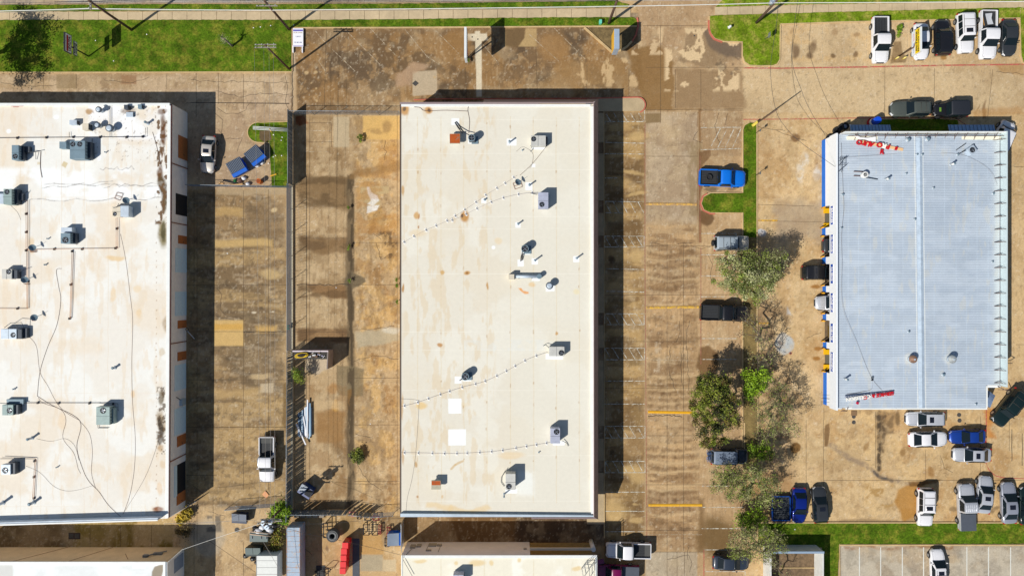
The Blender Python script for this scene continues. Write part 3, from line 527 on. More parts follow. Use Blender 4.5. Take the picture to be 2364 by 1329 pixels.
# walk slab and kerb round the middle building
slabm = mat('walk_slab', alb(190, 164, 126), .85, noise=.15, nscale=.6, fine=.06)
b = MB()
for y0, y1 in ((262, 329), (355, 463), (492, 544), (571, 722), (750, 802), (831, 982), (1011, 1062), (1090, 1208)): b.prism(gp([(1355, y0), (1393, y0), (1394, y1), (1355, y1)]), 0, .15)
tag(b.build('walk', slabm), kind='structure')
tag(MB().prism(gp([(1355, 228), (1470, 226)] + arc(1472, 243, 16, 16, 80, -60, 8) + [(1474, 257), (1355, 258)]), 0, .15).build('walk', slabm), kind='structure')
kerb([(1130, 229), (1374, 228), (1470, 225.5)] + arc(1472, 243, 17.5, 17.5, 80, -70, 10), 2.6, .16, KRB2); kerb([(955, 231), (1020, 229), (1130, 229)], 2, .12, KRB2)
kerb([(1394.5, 1090), (1395, 1240)], 2, .16); kerb([(1394, 258), (1395, 1090)], 1.6, .16)
# speed bumps
for i, (x0, x1, y, lb) in enumerate(((1491, 1608, 471, 'worn yellow speed bump level with the grass tongue'), (1492, 1613, 709, 'patchy yellow speed bump beside the black pickup'), (1496, 1600, 951, 'solid bright yellow speed bump ending under the dark green tree'), (1497, 1621, 1165, 'yellow speed bump nearest the bottom of the aisle'))):
    c = W((x0 + x1) / 2, y); L = (x1 - x0) / PX / 2; b = MB(); pr = [(-.17, 0), (-.1, .05), (0, .065), (.1, .05), (.17, 0)]
    b.add([(-L, q[0], q[1]) for q in pr] + [(L, q[0], q[1]) for q in pr], [(j, j + 1, j + 6, j + 5) for j in range(4)] + [(0, 1, 2, 3, 4), (9, 8, 7, 6, 5)])
    o = b.build('speed_bump', mat('bump_yellow%d' % i, alb(*((220, 170, 84), (222, 172, 66), (236, 170, 26), (230, 170, 40))[i]), .8, mix=(alb(180, 140, 92), 3, *((.46, .54), (.5, .56), (.7, .8), (.6, .7))[i]), noise=.12, nscale=4, fine=.08)); o.location = (c.x, c.y, .002)
    o.rotation_euler = (0, 0, R((-.6, .7, -1, 0)[i])); tag(o, lb, 'speed bump', 'yellow speed bumps across the aisle')
# drains, manholes and valve covers
IR = mat('cast_iron', (.06, .055, .05), .7, noise=.3, nscale=8)
def cover(x, y, r, lb, m=IR, n=18, nm='manhole_cover'):
    o = MB().cyl((0, 0), r / PX, 0, .02, n).build(nm, m); o.location = W(x, y, .004); MB().cyl((0, 0), r / PX * .62, .02, .026, n).build('lid', IR, o); return tag(o, lb, 'manhole' if nm == 'manhole_cover' else 'drain')
cover(2047 - 76, 961, 4.5, 'upper of two dark round covers by the south wall of the garage'); cover(1971, 974, 4.5, 'lower of two dark round covers by the south wall of the garage')
cover(2214, 957, 4.8, 'upper of the two dark round lids east of the silver wagon'); cover(2215, 970, 4.8, 'lower of the two dark round lids east of the silver wagon')
cover(547, 1222, 5.5, 'round drain cover just below the small dark skip'); o = cover(180, 82, 5, 'pale round concrete lid in the lawn beside the pylon sign', mat('pale_concrete', alb(214, 202, 166), .9, noise=.1))
for x, y, lb in ((1868, 1215, 'tan concrete ring in the grass behind the dark grey estate car'), (2283, 1207, 'rusty round stump in the grass between silver cars')): cover(x, y, 5.5, lb, mat('ring_rust', alb(150, 110, 80), .9, noise=.3, nscale=5))
b = MB().prism([(-.42, 0), (0, -.36), (.42, 0), (0, .36)], 0, .03); o = b.build('drain_grate', IR); o.location = W(959, 193, .004); tag(o, 'black diamond drain grate on the pale square of concrete', 'drain')
b = MB()
for k in range(5): b.box((-.3 + k * .14, -.02, .03), (-.27 + k * .14, .02, .05))
b.build('grille', mat('steel_bar', (.2, .2, .2), .5, .8), o)
for x, y, r, lb in ((1090, 86, 1.6, 'left of the two small black caps in the white T patch'), (1103, 91, 1.6, 'right of the two small black caps in the white T patch'), (1603, 83, 1.8, 'small black cap in the washed north driveway')): cover(x, y, r, lb, n=12, nm='access_cap')
cover(1825, 815, 3, 'small rusty cap beside the grey whitewashed spot', mat('red_cap', alb(168, 70, 50), .8), nm='access_cap'); cover(995, 17, 4.5, 'rusty round lid in the verge by the road', MATS['ring_rust'])
o = MB().box((-.75, -.4, 0), (.75, .4, .03)).build('drain_grate', mat('grate_brown', alb(70, 52, 40), .8)); o.location = W(172, 1236, .004); tag(o, 'brown rectangular drain in the shaded alley at bottom left', 'drain')
b = MB(); [b.box((-.68 + k * .72, -.3, .03), (-.1 + k * .72, .3, .045)) for k in range(2)]; b.build('lid', IR, o)
# ================================================================ BUILDINGS
ROOFM = mat('roof_membrane', attr='Col', rough=.8, noise=.03, nscale=2.2, fine=.04, spec=.3)
WALLW = mat('wall_pale', alb(250, 240, 230), .85, noise=.08, nscale=1.2, fine=.04)
WALLP = mat('wall_tan', alb(236, 200, 154), .85, noise=.1, nscale=.8, fine=.06)
WALLG = mat('wall_lilac_grey', alb(244, 238, 240), .85, noise=.06, nscale=.6, fine=.03)
BRN = mat('door_brown', alb(188, 112, 60), .6, noise=.1, nscale=3); ROLL = mat('roller_door', (.62, .80, .88), .5, noise=.05, nscale=3)
DARK = mat('dark_inside', (.012, .013, .016), .8); RUSTP = mat('rust_trim', alb(142, 82, 52), .6, noise=.25, nscale=3)
CAPW = mat('coping_white', alb(244, 240, 232), .6, noise=.05, nscale=1.5); MAUVE = mat('mansard_mauve', alb(162, 140, 138), .5, .2, noise=.08, nscale=1.4, fine=.04)
FLASH = mat('flashing_blue_grey', alb(196, 206, 214), .5, .1, noise=.1, nscale=1.2)
# ---- left warehouse ---------------------------------------------------------
zl = 4.3
LB = wthing('warehouse', 'long white roofed warehouse at the left with roller doors facing the yard', 'building', W(431, 262))
ne, se = W(431, 261), W(426, 1168); nw, sw = W(-60, 262), W(-60, 1182)
b = MB()
for p, q in ((ne, se), (nw, ne), (sw, se)):   # three walls, 20 cm thick
    d = (q - p).normalized(); n = Vector((-d.y, d.x, 0)) * .1; b.prism([(p + n).xy[:], (q + n).xy[:], (q - n).xy[:], (p - n).xy[:]], 0, zl - .03)
b.build('wall', WALLW, LB)
g = Canvas(np.arange(-62, 397, 1.5), np.arange(232, 1214, 1.5)); g.C[:] = alb(242, 231, 216)
E, RC, LN, BL, P = g.ell, g.rect, g.line, g.blotch, g.poly
BL(-60, 230, 400, 1215, (240, 218, 190), .5, 120, .45, .6, 201); BL(-60, 230, 400, 1215, (248, 242, 232), .7, 90, .5, .62, 202); BL(-60, 230, 400, 1215, (236, 208, 172), .35, 26, .56, .66, 203, .5, 2)
BL(-60, 380, 400, 470, (255, 252, 250), .8, 60, .35, .5, 204); BL(200, 235, 400, 330, (255, 250, 246), .8, 60, .3, .5, 205)
for x in (48, 95, 142, 195, 250, 305): LN([(x, 240), (x - 1, 1185)], 1.1, (234, 214, 188), .6, warp=.5)
for y in (332, 455, 610, 760, 906, 1090, 1168): LN([(-60, y), (390, y + 1)], 1.0, (240, 224, 204), .5, warp=.4)
for k, (x0, y0, x1, y1) in enumerate(((100, 424, 390, 428), (95, 432, 260, 420), (240, 430, 390, 425), (70, 462, 390, 458), (230, 390, 310, 386))):
    LN([(x0 + (x1 - x0) * i / 12, y0 + (y1 - y0) * i / 12 + random.uniform(-5, 5)) for i in range(13)], 1.4, (150, 140, 134), .75, warp=2, tex=.6)
DIRT = (106, 66, 34)
for x, y, rx, ry, c, a, t in ((378, 300, 6, 38, DIRT, .95, .3), (376, 256, 9, 7, DIRT, .9, .5), (372, 402, 6, 18, (112, 74, 40), .95, .35), (375, 430, 9, 26, (96, 74, 42), .9, .4), (379, 468, 8, 24, (104, 84, 50), .85, .5), (378, 540, 11, 29, (140, 122, 76), .85, .25), (379, 536, 6, 20, (92, 82, 50), .9, .3), (382, 748, 8, 16, (176, 150, 118), .7, .4), (376, 812, 5, 10, (214, 190, 156), .7, .4), (372, 918, 7, 17, (118, 100, 74), .9, .3), (374, 975, 11, 26, (170, 140, 100), .7, .4), (371, 985, 6, 24, (70, 56, 40), .95, .3), (368, 1012, 7, 14, (80, 62, 44), .9, .4), (371, 1035, 8, 9, (190, 150, 104), .7, .3), (374, 1073, 8, 10, (228, 200, 166), .7, .2), (372, 1130, 6, 14, (238, 206, 170), .7, .2), (366, 1176, 12, 7, (150, 96, 64), .9, .4), (140, 870, 9, 3, (232, 196, 150), .0, .2), (268, 598, 24, 6, (238, 204, 156), .8, .3), (142, 970, 10, 18, (242, 214, 180), .7, .2), (70, 565, 7, 20, (238, 208, 168), .7, .2), (208, 258, 8, 7, (190, 146, 96), .8, .5), (296, 256, 16, 8, (124, 96, 76), .7, .7), (372, 355, 3, 12, (120, 74, 40), .8, .3), (260, 680, 7, 18, (240, 212, 174), .8, .3), (320, 725, 6, 10, (240, 210, 170), .8, .3), (318, 668, 9, 7, (242, 216, 180), .7, .2), (305, 908, 5, 9, (236, 200, 156), .7, .3)):
    E(x, y, rx, ry, c, min(1, a + .1), soft=.35, warp=4, tex=t * .6)
BL(356, 240, 392, 520, (112, 80, 48), .95, 9, .55, .6, 206, .7, 1.3, edge=5); BL(360, 890, 386, 1050, (96, 74, 50), .8, 9, .56, .62, 208, edge=5); BL(200, 240, 390, 380, (150, 130, 112), .6, 5, .69, .74, 207)
for y in range(560, 1150, 19): E(361, y + random.uniform(-5, 5), 1.2, 1.8, (176, 140, 104), .7, warp=.6)
for x, y, rx, ry in ((20, 303, 5, 5), (79, 393, 5, 5), (25, 417, 5, 5), (130, 270, 6, 5), (228, 363, 5, 9)): E(x, y, rx, ry, (255, 255, 255), .9, warp=1)
RC(86, 374, 94, 380, (226, 208, 176), .9); P([(147, 372), (157, 377), (151, 388), (142, 382)], (222, 200, 160), 1, soft=.8); RC(26, 243, 54, 246, (178, 108, 100), .8, soft=1); RC(30, 246, 44, 248, (178, 108, 100), .8, soft=1)
pl = [(-62, 236), (392, 238), (388, 1190), (-62, 1208)]
def inpoly(pts):
    def f(X, Y):
        ins = np.zeros(X.shape, bool); n = len(pts)
        for i in range(n):
            (ax, ay), (bx, by) = pts[i], pts[(i + 1) % n]
            ins ^= ((ay > Y) != (by > Y)) & (X < (bx - ax) * (Y - ay) / (by - ay + 1e-12) + ax)
        return ins
    return f
g.sheet('roof', ROOFM, zl, parent=LB, clip=inpoly([(-62, 237), (392, 239), (388, 1194), (-62, 1209)]))
b = MB(); b.box((nw.x, nw.y - .2, zl - .3), (ne.x + .05, ne.y + .06, zl + .18)); b.build('north_coping', CAPW, LB)
b = MB()
for dx, hh in ((0, 0),):
    d = (se - ne).normalized(); n = Vector((-d.y, d.x, 0)); n = n if n.x > 0 else -n
    b.prism([(ne + n * .1).xy[:], (ne + n * .19).xy[:], (se + n * .19).xy[:], (se + n * .1).xy[:]], zl - .22, zl + .02)
b.build('gutter', mat('gutter_plum', alb(104, 70, 66), .6, noise=.3, nscale=2), LB)
b = MB(); d = (se - ne).normalized(); n = Vector((-d.y, d.x, 0)); n = n if n.x > 0 else -n
b.prism([(ne - n * .28).xy[:], (ne + n * .1).xy[:], (se + n * .1).xy[:], (se - n * .28).xy[:]], zl - .05, zl + .03); b.build('east_coping', CAPW, LB)
b = MB(); b.prism([(sw.x, sw.y), (se.x - .7, se.y + .02), (se.x - .7, se.y + .3), (sw.x, sw.y + .3)], 0, zl + .95); b.build('south_parapet', mat('parapet_grey', alb(208, 214, 222), .8, noise=.12, nscale=1), LB)
b = MB(); b.prism([(sw.x, sw.y - .06), (se.x - .7, se.y - .04), (se.x - .7, se.y + .12), (sw.x, sw.y + .12)], zl + .95, zl + 1.02); b.build('parapet_cap', CAPW, LB)
def wx(y):  # outer face of the yard wall
    t = (y - 261) / (1168 - 261); return (ne.x + (se.x - ne.x) * t) + .1
def yy(py, z=1.2): return (CY - py) / PX * (1 - z / H)
def east_panel(nm, y0, y1, z0, z1, m, proud=.05, sub=None):
    a, c = yy(y1), yy(y0); x = wx(y0); b = MB().box((x - .03, a, z0), (x + proud, c, z1)); return b.build(nm, m, LB)
for y0, y1 in ((316, 368), (544, 563), (739, 757), (811, 831), (1003, 1027), (1135, 1160)):
    o = east_panel('door', y0, y1, .05, 2.3 if y0 > 320 else 2.4, BRN); a = yy((y0 + y1) / 2 + (y1 - y0) * .3); MB().box((wx(y0) + .05, a - .05, 1.0), (wx(y0) + .1, a + .05, 1.1)).build('handle', IR, o)
for y0, y1 in ((574, 629), (673, 728), (840, 898), (939, 999)):
    o = east_panel('roller_door', y0, y1, .05, 2.95, ROLL, .03); b = MB()
    for k in range(1, 8): b.box((wx(y0) + .03, yy(y1) + .05, .05 + k * .36), (wx(y0) + .045, yy(y0) - .05, .08 + k * .36))
    b.build('slats', ROLL, o)
for y0, y1 in ((450, 498), (1068, 1138)):
    east_panel('open_bay', y0, y1, .05, 2.95 if y0 < 500 else 2.3, DARK, .02)
east_panel('roller_door', 1068, 1138, 2.3, 2.95, ROLL, .05)
for y0 in (386, 518, 789, 1052):
    b = MB(); x = wx(y0); b.box((x, yy(y0) - .05, 0), (x + .1, yy(y0) + .05, zl - .2)); b.build('downpipe', RUSTP, LB)
b = MB(); x = wx(912); b.box((x, yy(935), .7), (x + .35, yy(920), 1.7)); b.build('meter_box', mat('meter_grey', alb(180, 196, 206), .5, .3), LB); b = MB(); x = wx(912); b.tube([(x + .06, yy(912), 2.6), (x + .06, yy(918), 1.9), (x + .12, yy(922), 1.6)], .04); b.build('conduit', IR, LB)
# ---- bottom left warehouse ---------------------------------------------------
zb = 4.75
BB = wthing('warehouse', 'partly visible white roofed warehouse with a tan wall at bottom left', 'building', W(425, 1262))
ne2, nw2 = W(425, 1262), W(-60, 1262); s_ = W(425, 1420).y
b = MB(); b.box((nw2.x, ne2.y - .2, 0), (ne2.x, ne2.y, zb)); b.build('wall', WALLP, BB)
b = MB(); b.box((ne2.x - .2, s_, 0), (ne2.x, ne2.y - .2, zb)); b.build('wall', WALLW, BB)
g = Canvas(np.arange(-62, 392, 2.0), np.arange(1290, 1400, 2.0)); g.C[:] = alb(240, 238, 232); g.blotch(-62, 1290, 392, 1400, (255, 252, 246), .7, 50, .4, .6, 211); g.poly([(352, 1318), (358, 1306), (378, 1300), (380, 1312), (372, 1335), (350, 1345)], (158, 140, 116), .95, soft=1.2, warp=2); g.rect(306, 1300, 336, 1311, (255, 255, 255), 1); g.rect(-60, 1303, 30, 1400, (222, 216, 206), .8, soft=2)
g.sheet('roof', ROOFM, zb - .05, parent=BB, clip=inpoly([(-62, 1297), (387, 1297), (387, 1399), (-62, 1399)]))
b = MB(); b.box((nw2.x, ne2.y - .3, zb - .1), (ne2.x + .05, ne2.y + .05, zb + .06)); b.build('coping', CAPW, BB); b = MB(); b.box((ne2.x - .25, s_, zb - .1), (ne2.x + .05, ne2.y - .3, zb + .06)); b.build('coping', CAPW, BB)
for x0, z0, x1, z1 in ((93, .9, 158, 4.4), (215, .8, 262, 4.0), (310, 1.2, 352, 4.2)):
    a, c = W(x0, 1262), W(x1, 1262)
b = MB(); y = ne2.y
for (px0, zz0), (px1, zz1) in (((88, 4.7), (158, .0)), ((212, 4.5), (262, .1)), ((312, 2.2), (335, 3.9))):
    p0, p1 = W(px0, 1262).x, W(px1, 1262).x; b.tube([(p0, y + .01, zz0), (p1, y + .01, zz1)], .03, 4)
b.build('wall_crack', RUSTP, BB)
b = MB(); x = ne2.x; b.box((x, yy(1312), 0.3), (x + .05, yy(1280), 2.6)); b.build('roller_door', mat('door_slate', alb(150, 160, 176), .5, noise=.08), BB)
for q in ((362, 372, 3.0, 3.4, .3), (378, 397, 2.2, 2.6, .25)): MB().box((W(q[0], 1262).x, y, q[2]), (W(q[1], 1262).x, y + q[4], q[3])).build('electric_box', mat('box_grey', alb(140, 140, 136), .5, .3), BB)
b = MB(); b.tube([(W(372, 1262).x, y + .2, 3.3), (W(384, 1262).x, y + .2, 2.5), (W(402, 1262).x, y + .2, 1.8)], .09, 5); b.build('conduit', mat('box_grey', (1, 1, 1)), BB)
# ---- middle building ----------------------------------------------------------
zc = 5.0
MBD = wthing('commercial_building', 'large cream roofed commercial building in the middle with a mauve metal mansard', 'building', W(938, 1160))
x0, x1 = W(938.5, 0).x, 9.9; y1, y0 = W(0, 263).y, W(0, 1160).y
b = MB(); b.box((x0, y0, 0), (x0 + .2, y1, zc - .04)).box((x0 + .2, y1 - .2, 0), (8.9, y1, zc - .04)).box((x0 + .2, y0, 0), (8.9, y0 + .2, zc - .04)).box((8.7, y0 + .2, 0), (8.9, y1 - .2, zc - .04)); b.build('wall', WALLP, MBD)
g = Canvas(np.arange(922, 1378, 1.5), np.arange(236, 1198, 1.5)); g.C[:] = alb(234, 222, 202)
E, RC, LN, BL, P = g.ell, g.rect, g.line, g.blotch, g.poly
BL(922, 236, 1378, 1198, (232, 214, 186), .35, 130, .45, .6, 221); BL(922, 236, 1378, 1198, (240, 230, 212), .7, 80, .5, .64, 222); BL(922, 236, 1150, 1198, (226, 196, 152), .4, 20, .57, .66, 223, .7, 2.5); P([(1180, 238), (1378, 238), (1378, 1195), (1200, 1195)], (236, 226, 206), .5, soft=60)
for i, x in enumerate((964, 1018, 1070, 1124, 1178, 1231, 1284, 1337)):
    LN([(x, 270), (x + 1, 1160)], 1.2, (228, 204, 164), .6, warp=.6)
    for y in (286, 342, 402, 480, 620, 655, 768, 885, 935, 990, 1060): E(x + random.uniform(-1, 1), y + random.uniform(-8, 8), 1.1, random.uniform(1.5, 5), (184, 140, 88), .75 * random.random(), warp=.8)
for y in (277, 355, 392, 500, 528, 632, 766, 808, 900, 1050, 1156): LN([(922, y), (1378, y)], 1.0, (246, 236, 218), .6, warp=.4)
for x, y, rx, ry, c, a in ((935, 254, 11, 13, (206, 150, 84), .9), (934, 252, 5, 5, (110, 90, 70), .9), (990, 256, 8, 7, (206, 150, 84), .9), (991, 256, 3.5, 3.5, (110, 76, 46), .95), (962, 497, 6, 9, (214, 164, 100), .9), (968, 499, 2, 7, (190, 130, 70), .8), (1073, 498, 10, 13, (198, 142, 76), .95), (1067, 497, 3, 4, (90, 66, 46), .9), (1024, 628, 5, 5, (214, 168, 104), .9), (1080, 629, 7, 5.5, (206, 152, 84), .95), (1080, 629, 3, 3, (156, 106, 60), .9), (1126, 660, 2.5, 9, (200, 148, 84), .9), (931, 664, 2.5, 10, (190, 138, 76), .9), (968, 526, 2, 4, (180, 120, 66), .8), (1017, 797, 6, 4.5, (196, 140, 80), .9), (1285, 768, 3, 4, (206, 156, 94), .9), (975, 936, 12, 8, (236, 200, 140), .9), (962, 1070, 3, 7, (196, 150, 92), .8), (1060, 935, 26, 5, (234, 204, 156), .3), (1180, 1050, 30, 8, (238, 206, 160), .6), (1228, 655, 8, 5, (236, 196, 140), .7), (930, 440, 3, 12, (206, 160, 100), .8), (964, 540, 20, 8, (236, 206, 160), .5), (930, 1050, 3, 20, (206, 160, 104), .7), (930, 940, 3, 30, (210, 166, 110), .7), (963, 1145, 3, 3, (190, 140, 90), .8), (1022, 1148, 3, 4, (220, 180, 130), .7), (1018, 1060, 1, 1, (0, 0, 0), 0), (1196, 1110, 34, 24, (236, 230, 216), .7), (1310, 300, 1, 1, (0, 0, 0), 0), (1150, 555, 9, 8, (238, 212, 172), .7), (1330, 672, 7, 6, (238, 220, 180), .9)): E(x, y, rx, ry, c, a, warp=2.5)
P([(1196, 664), (1203, 664), (1208, 670), (1220, 672), (1221, 676), (1212, 677), (1204, 672)], (240, 150, 50), .95, soft=1, warp=1.5, tex=.2); LN([(1040, 1080), (1050, 1070), (1068, 1063)], 4, (214, 176, 120), .7, warp=2); LN([(985, 1167), (1040, 1176), (1090, 1180), (1130, 1172)], 9, (236, 204, 154), .7, warp=5)
BL(1068, 782, 1300, 812, (232, 228, 218), .45, 16, .48, .6, 224, edge=4); BL(1186, 1080, 1240, 1150, (250, 246, 236), .6, 30, .3, .5, 225)
WH = (255, 255, 255)
for x, y, a, c in ((1050, 937, 15, 17), (1055, 1009, 20, 18.5), (1051, 281, 9, 7.5), (1181, 328, 11, 8), (1232, 382, 4, 4), (1221, 430, 8, 9), (1117, 463, 6, 6), (1196, 519, 6, 6.5), (1202, 607, 7, 8), (1234, 603, 7, 7), (1330, 598, 7, 7), (1058, 877, 8, 8), (1090, 326, 10, 6), (1213, 583, 10, 5), (1270, 665, 10, 7), (1237, 643, 9, 5), (1078, 872, 10, 8), (1243, 341, 16, 4), (1280, 823, 20, 6), (1290, 1022, 14, 5), (1180, 1133, 14, 5)): RC(x - a, y - c, x + a, y + c, WH, .97, soft=1, warp=.5)
E(1139, 571, 4.2, 4.2, WH, 1, warp=.3)
g.sheet('roof', ROOFM, zc, parent=MBD, clip=inpoly([(924, 240), (1370, 240), (1374, 1190), (926, 1190)]))
b = MB(); b.box((x0 - .03, y0, zc - .3), (x0 + .12, y1, zc + .04)); b.build('west_gutter', mat('gutter_dark', alb(96, 78, 66), .5), MBD)
b = MB(); b.box((x0 - .03, y1 - .12, zc - .35), (W(1187, 0).x + 3, y1 + .12, zc + .06)); b.build('north_fascia', MAUVE, MBD); b = MB(); b.box((x0 + .14, y1 - .42, zc - .02), (9.5, y1 - .13, zc + .1)); b.build('coping', CAPW, MBD); b = MB(); b.box((9.55, y0 + .3, zc - .02), (9.82, y1 - .42, zc + .22)); b.build('coping', CAPW, MBD)
b = MB(); b.prism([(x0 + .1, y0 + .02), (9.8, y0 + .02), (9.8, y0 + .2), (x0 + .1, y0 + .42)], zc - .3, zc + .42); b.build('south_parapet', FLASH, MBD)
# mansard: sloped faces with ribs, running round the east side
e1, e2 = 9.86, 10.6; n1, n2 = y1 + .02, y1 + .85; q1, q2 = y0 - .02, y0 - .85; zt, zl2 = 5.42, 3.55
xn = W(1117, 0).x * .96; xs_ = W(1227, 0).x * .955; b = MB()
b.quad((xn, n2, zl2), (e2, n2, zl2), (e1, n1, zt), (xn, n1, zt)).quad((e2, n2, zl2), (e2, q2, zl2), (e1, q1, zt), (e1, n1, zt)).quad((e2, q2, zl2), (xs_, q2, zl2), (xs_, q1, zt), (e1, q1, zt))
b.quad((xn, n1 - .05, zt), (xn, n1, zt), (xn, n2, zl2), (xn, n1 - .05, zl2)).quad((xs_, q1, zt), (xs_, q1 + .05, zt), (xs_, q1 + .05, zl2), (xs_, q2, zl2))
b.quad((e1, n1, zt), (e1, q1, zt), (e1 - .05, q1 + .05, zt - .02), (e1 - .05, n1 - .05, zt - .02)).quad((e1 - .05, n1 - .05, zt - .02), (e1 - .05, q1 + .05, zt - .02), (e1 - .05, q1 + .05, 5.0), (e1 - .05, n1 - .05, 5.0))
b.quad((xn, n1, zt), (e1, n1, zt), (e1 - .05, n1 - .05, zt - .02), (xn, n1 - .05, zt - .02)).quad((xn, n1 - .05, zt - .02), (e1 - .05, n1 - .05, zt - .02), (e1 - .05, n1 - .05, 5.0), (xn, n1 - .05, 5.0))
b.quad((8.95, n2, zl2), (8.95, q2, zl2), (e2, q2, zl2), (e2, n2, zl2)).quad((xn, n1, zl2), (8.95, n1, zl2), (8.95, n2, zl2), (xn, n2, zl2)).quad((xs_, q2, zl2), (8.95, q2, zl2), (8.95, q1, zl2), (xs_, q1, zl2))
m_ = b.build('mansard', MAUVE, MBD)
b = MB()
for k in range(36):
    y = n1 - .3 - k * (n1 - q1 - .6) / 35; b.tube([(e1 + .01, y, zt), (e2 + .01, y, zl2)], .02, 4)
b.tube([(e1, n1, zt), (e2, n2, zl2)], .05, 5).tube([(e1, q1, zt), (e2, q2, zl2)], .05, 5); b.build('ribs', mat('mansard_rib', alb(160, 140, 138), .5, .2), m_)
for y0_, y1_ in ((290, 325), (360, 395), (400, 455), (500, 540), (575, 640), (650, 715), (755, 798), (840, 905), (910, 975), (1015, 1058), (1095, 1150)):
    b = MB().box((8.9, yy(y1_), .9), (8.94, yy(y0_), 2.6)); b.build('window', mat('shop_glass', (.02, .03, .04), .1), MBD)
for k in range(12):
    y = n1 - 1 - k * (n1 - q1 - 2) / 11; MB().box((10.35, y - .07, .15), (10.49, y + .07, zl2)).build('post', MAUVE, MBD)
# ---- bottom middle building -----------------------------------------------------
zm = 4.35
BM = wthing('commercial_building', 'cream roofed building at the bottom with a grey wall and an open porch', 'building', W(940, 1250))
X0_, X1_ = W(940, 0).x, W(1368, 0).x; Y1_ = W(0, 1250).y; Y0_ = W(0, 1420).y; xp = W(1222, 0).x
b = MB(); b.box((X0_, Y1_ - .2, 0), (xp, Y1_, zm - .03)).box((X0_, Y0_, 0), (X0_ + .2, Y1_ - .2, zm - .03)).box((X1_ - .2, Y0_, 0), (X1_, Y1_ - 1.9, zm - .03)).box((xp, Y1_ - 2.1, 0), (X1_ - .2, Y1_ - 1.9, zm - .03)); b.build('wall', WALLG, BM)
g = Canvas(np.arange(922, 1382, 2.0), np.arange(1272, 1400, 2.0)); g.C[:] = alb(246, 234, 210); g.blotch(922, 1272, 1382, 1400, (255, 248, 232), .8, 50, .42, .6, 231)
for x, y, rx, ry in ((970, 1294, 16, 4), (1054, 1298, 5, 5), (1104, 1298, 18, 7), (1136, 1298, 5, 6), (1330, 1312, 12, 5), (1200, 1294, 5, 4)): g.ell(x, y, rx, ry, (238, 206, 150), .8, warp=3)
for x in (1018, 1118, 1231, 1320): g.line([(x, 1290), (x, 1400)], 1.2, (228, 208, 170), .6)
g.sheet('roof', ROOFM, zm, parent=BM, clip=inpoly([(926, 1281), (1378, 1281), (1379, 1399), (926, 1399)]))
b = MB(); b.box((X0_ - .03, Y1_ - .3, zm - .02), (X1_ + .02, Y1_ + .04, zm + .12)); b.build('coping', CAPW, BM); b = MB(); b.box((X1_ - .2, Y0_, zm - .02), (X1_ + .03, Y1_ - .3, zm + .12)).box((X0_ - .03, Y0_, zm - .02), (X0_ + .1, Y1_ - .3, zm + .05)); b.build('coping', CAPW, BM)
b = MB(); b.box((xp, Y1_ - .3, zm - .25), (X1_, Y1_ - .1, zm - .03)); b.build('porch_fascia', WALLG, BM)
b = MB(); b.box((xp, Y1_ - .02, 2.5), (X1_ - .1, Y1_ + .25, 2.75)); b.build('porch_beam', mat('beam_white', alb(236, 226, 206), .7), BM)
b = MB(); b.cyl((W(1364, 0).x, Y1_ + .12), .28, 0, 2.9, 14); b.build('column', mat('column_white', alb(236, 230, 222), .6), BM)
b = MB(); b.box((xp, Y1_ - 1.9, 0), (X1_ - .1, Y1_ - .1, .12)); b.build('porch_floor', mat('porch_slab', alb(190, 150, 86), .8, noise=.15, nscale=3), BM)
y = Y1_
for (a, c, z0, z1) in ((952, 964, 1.2, 2.2), (966, 976, 1.0, 1.8), (992, 1010, .8, 1.6), (1012, 1022, 1.0, 1.5), (990, 1002, 2.8, 3.1), (1208, 1215, 2.3, 2.6)): MB().box((W(a, 0).x, y, z0), (W(c, 0).x, y + .15, z1)).build('electric_box', mat('box_tan', alb(176, 166, 152), .6), BM)
b = MB(); b.tube([(W(958, 0).x, y + .08, 2.2), (W(950, 0).x, y + .08, 4.3)], .04, 5).tube([(W(992, 0).x, y + .05, 1.5), (W(990, 0).x, y + .05, 3)], .03, 4).tube([(W(1020, 0).x, y + .05, 1.5), (W(1018, 0).x, y + .05, 3.4)], .03, 4); b.build('conduit', mat('box_tan', (1, 1, 1)), BM)
# roof access cage at its corner
CG = wthing('ladder_cage', 'grey steel roof access cage at the corner of the bottom roof', 'ladder cage', W(1362, 1310, zm)); b = MB(); c = [W(1343, 1309, zm + .9), W(1362, 1293, zm + .9), W(1378, 1282, zm + .9)]
for z in (.45, .95):
    b.tube([W(1343, 1310, zm + z), W(1361, 1310, zm + z), W(1361, 1332, zm + z)], .035, 5).tube([W(1343, 1310, zm + z), W(1371, 1288, zm + z)], .035, 5).tube([W(1361, 1310, zm + z), W(1378, 1296, zm + z)], .035, 5).tube([W(1372, 1292, zm + z), W(1372, 1335, zm + z)], .035, 5).tube([W(1343, 1310, zm + z), W(1347, 1332, zm + z)], .035, 5)
b.build('rail', mat('galvanised', (.3, .3, .3), .45, .7, noise=.15), CG)
for p in ((1343, 1310), (1361, 1310), (1372, 1292), (1361, 1332), (1347, 1332)): MB().tube([W(*p, zm), W(*p, zm + 1)], .035, 5).build('post', MATS['galvanised'], CG)
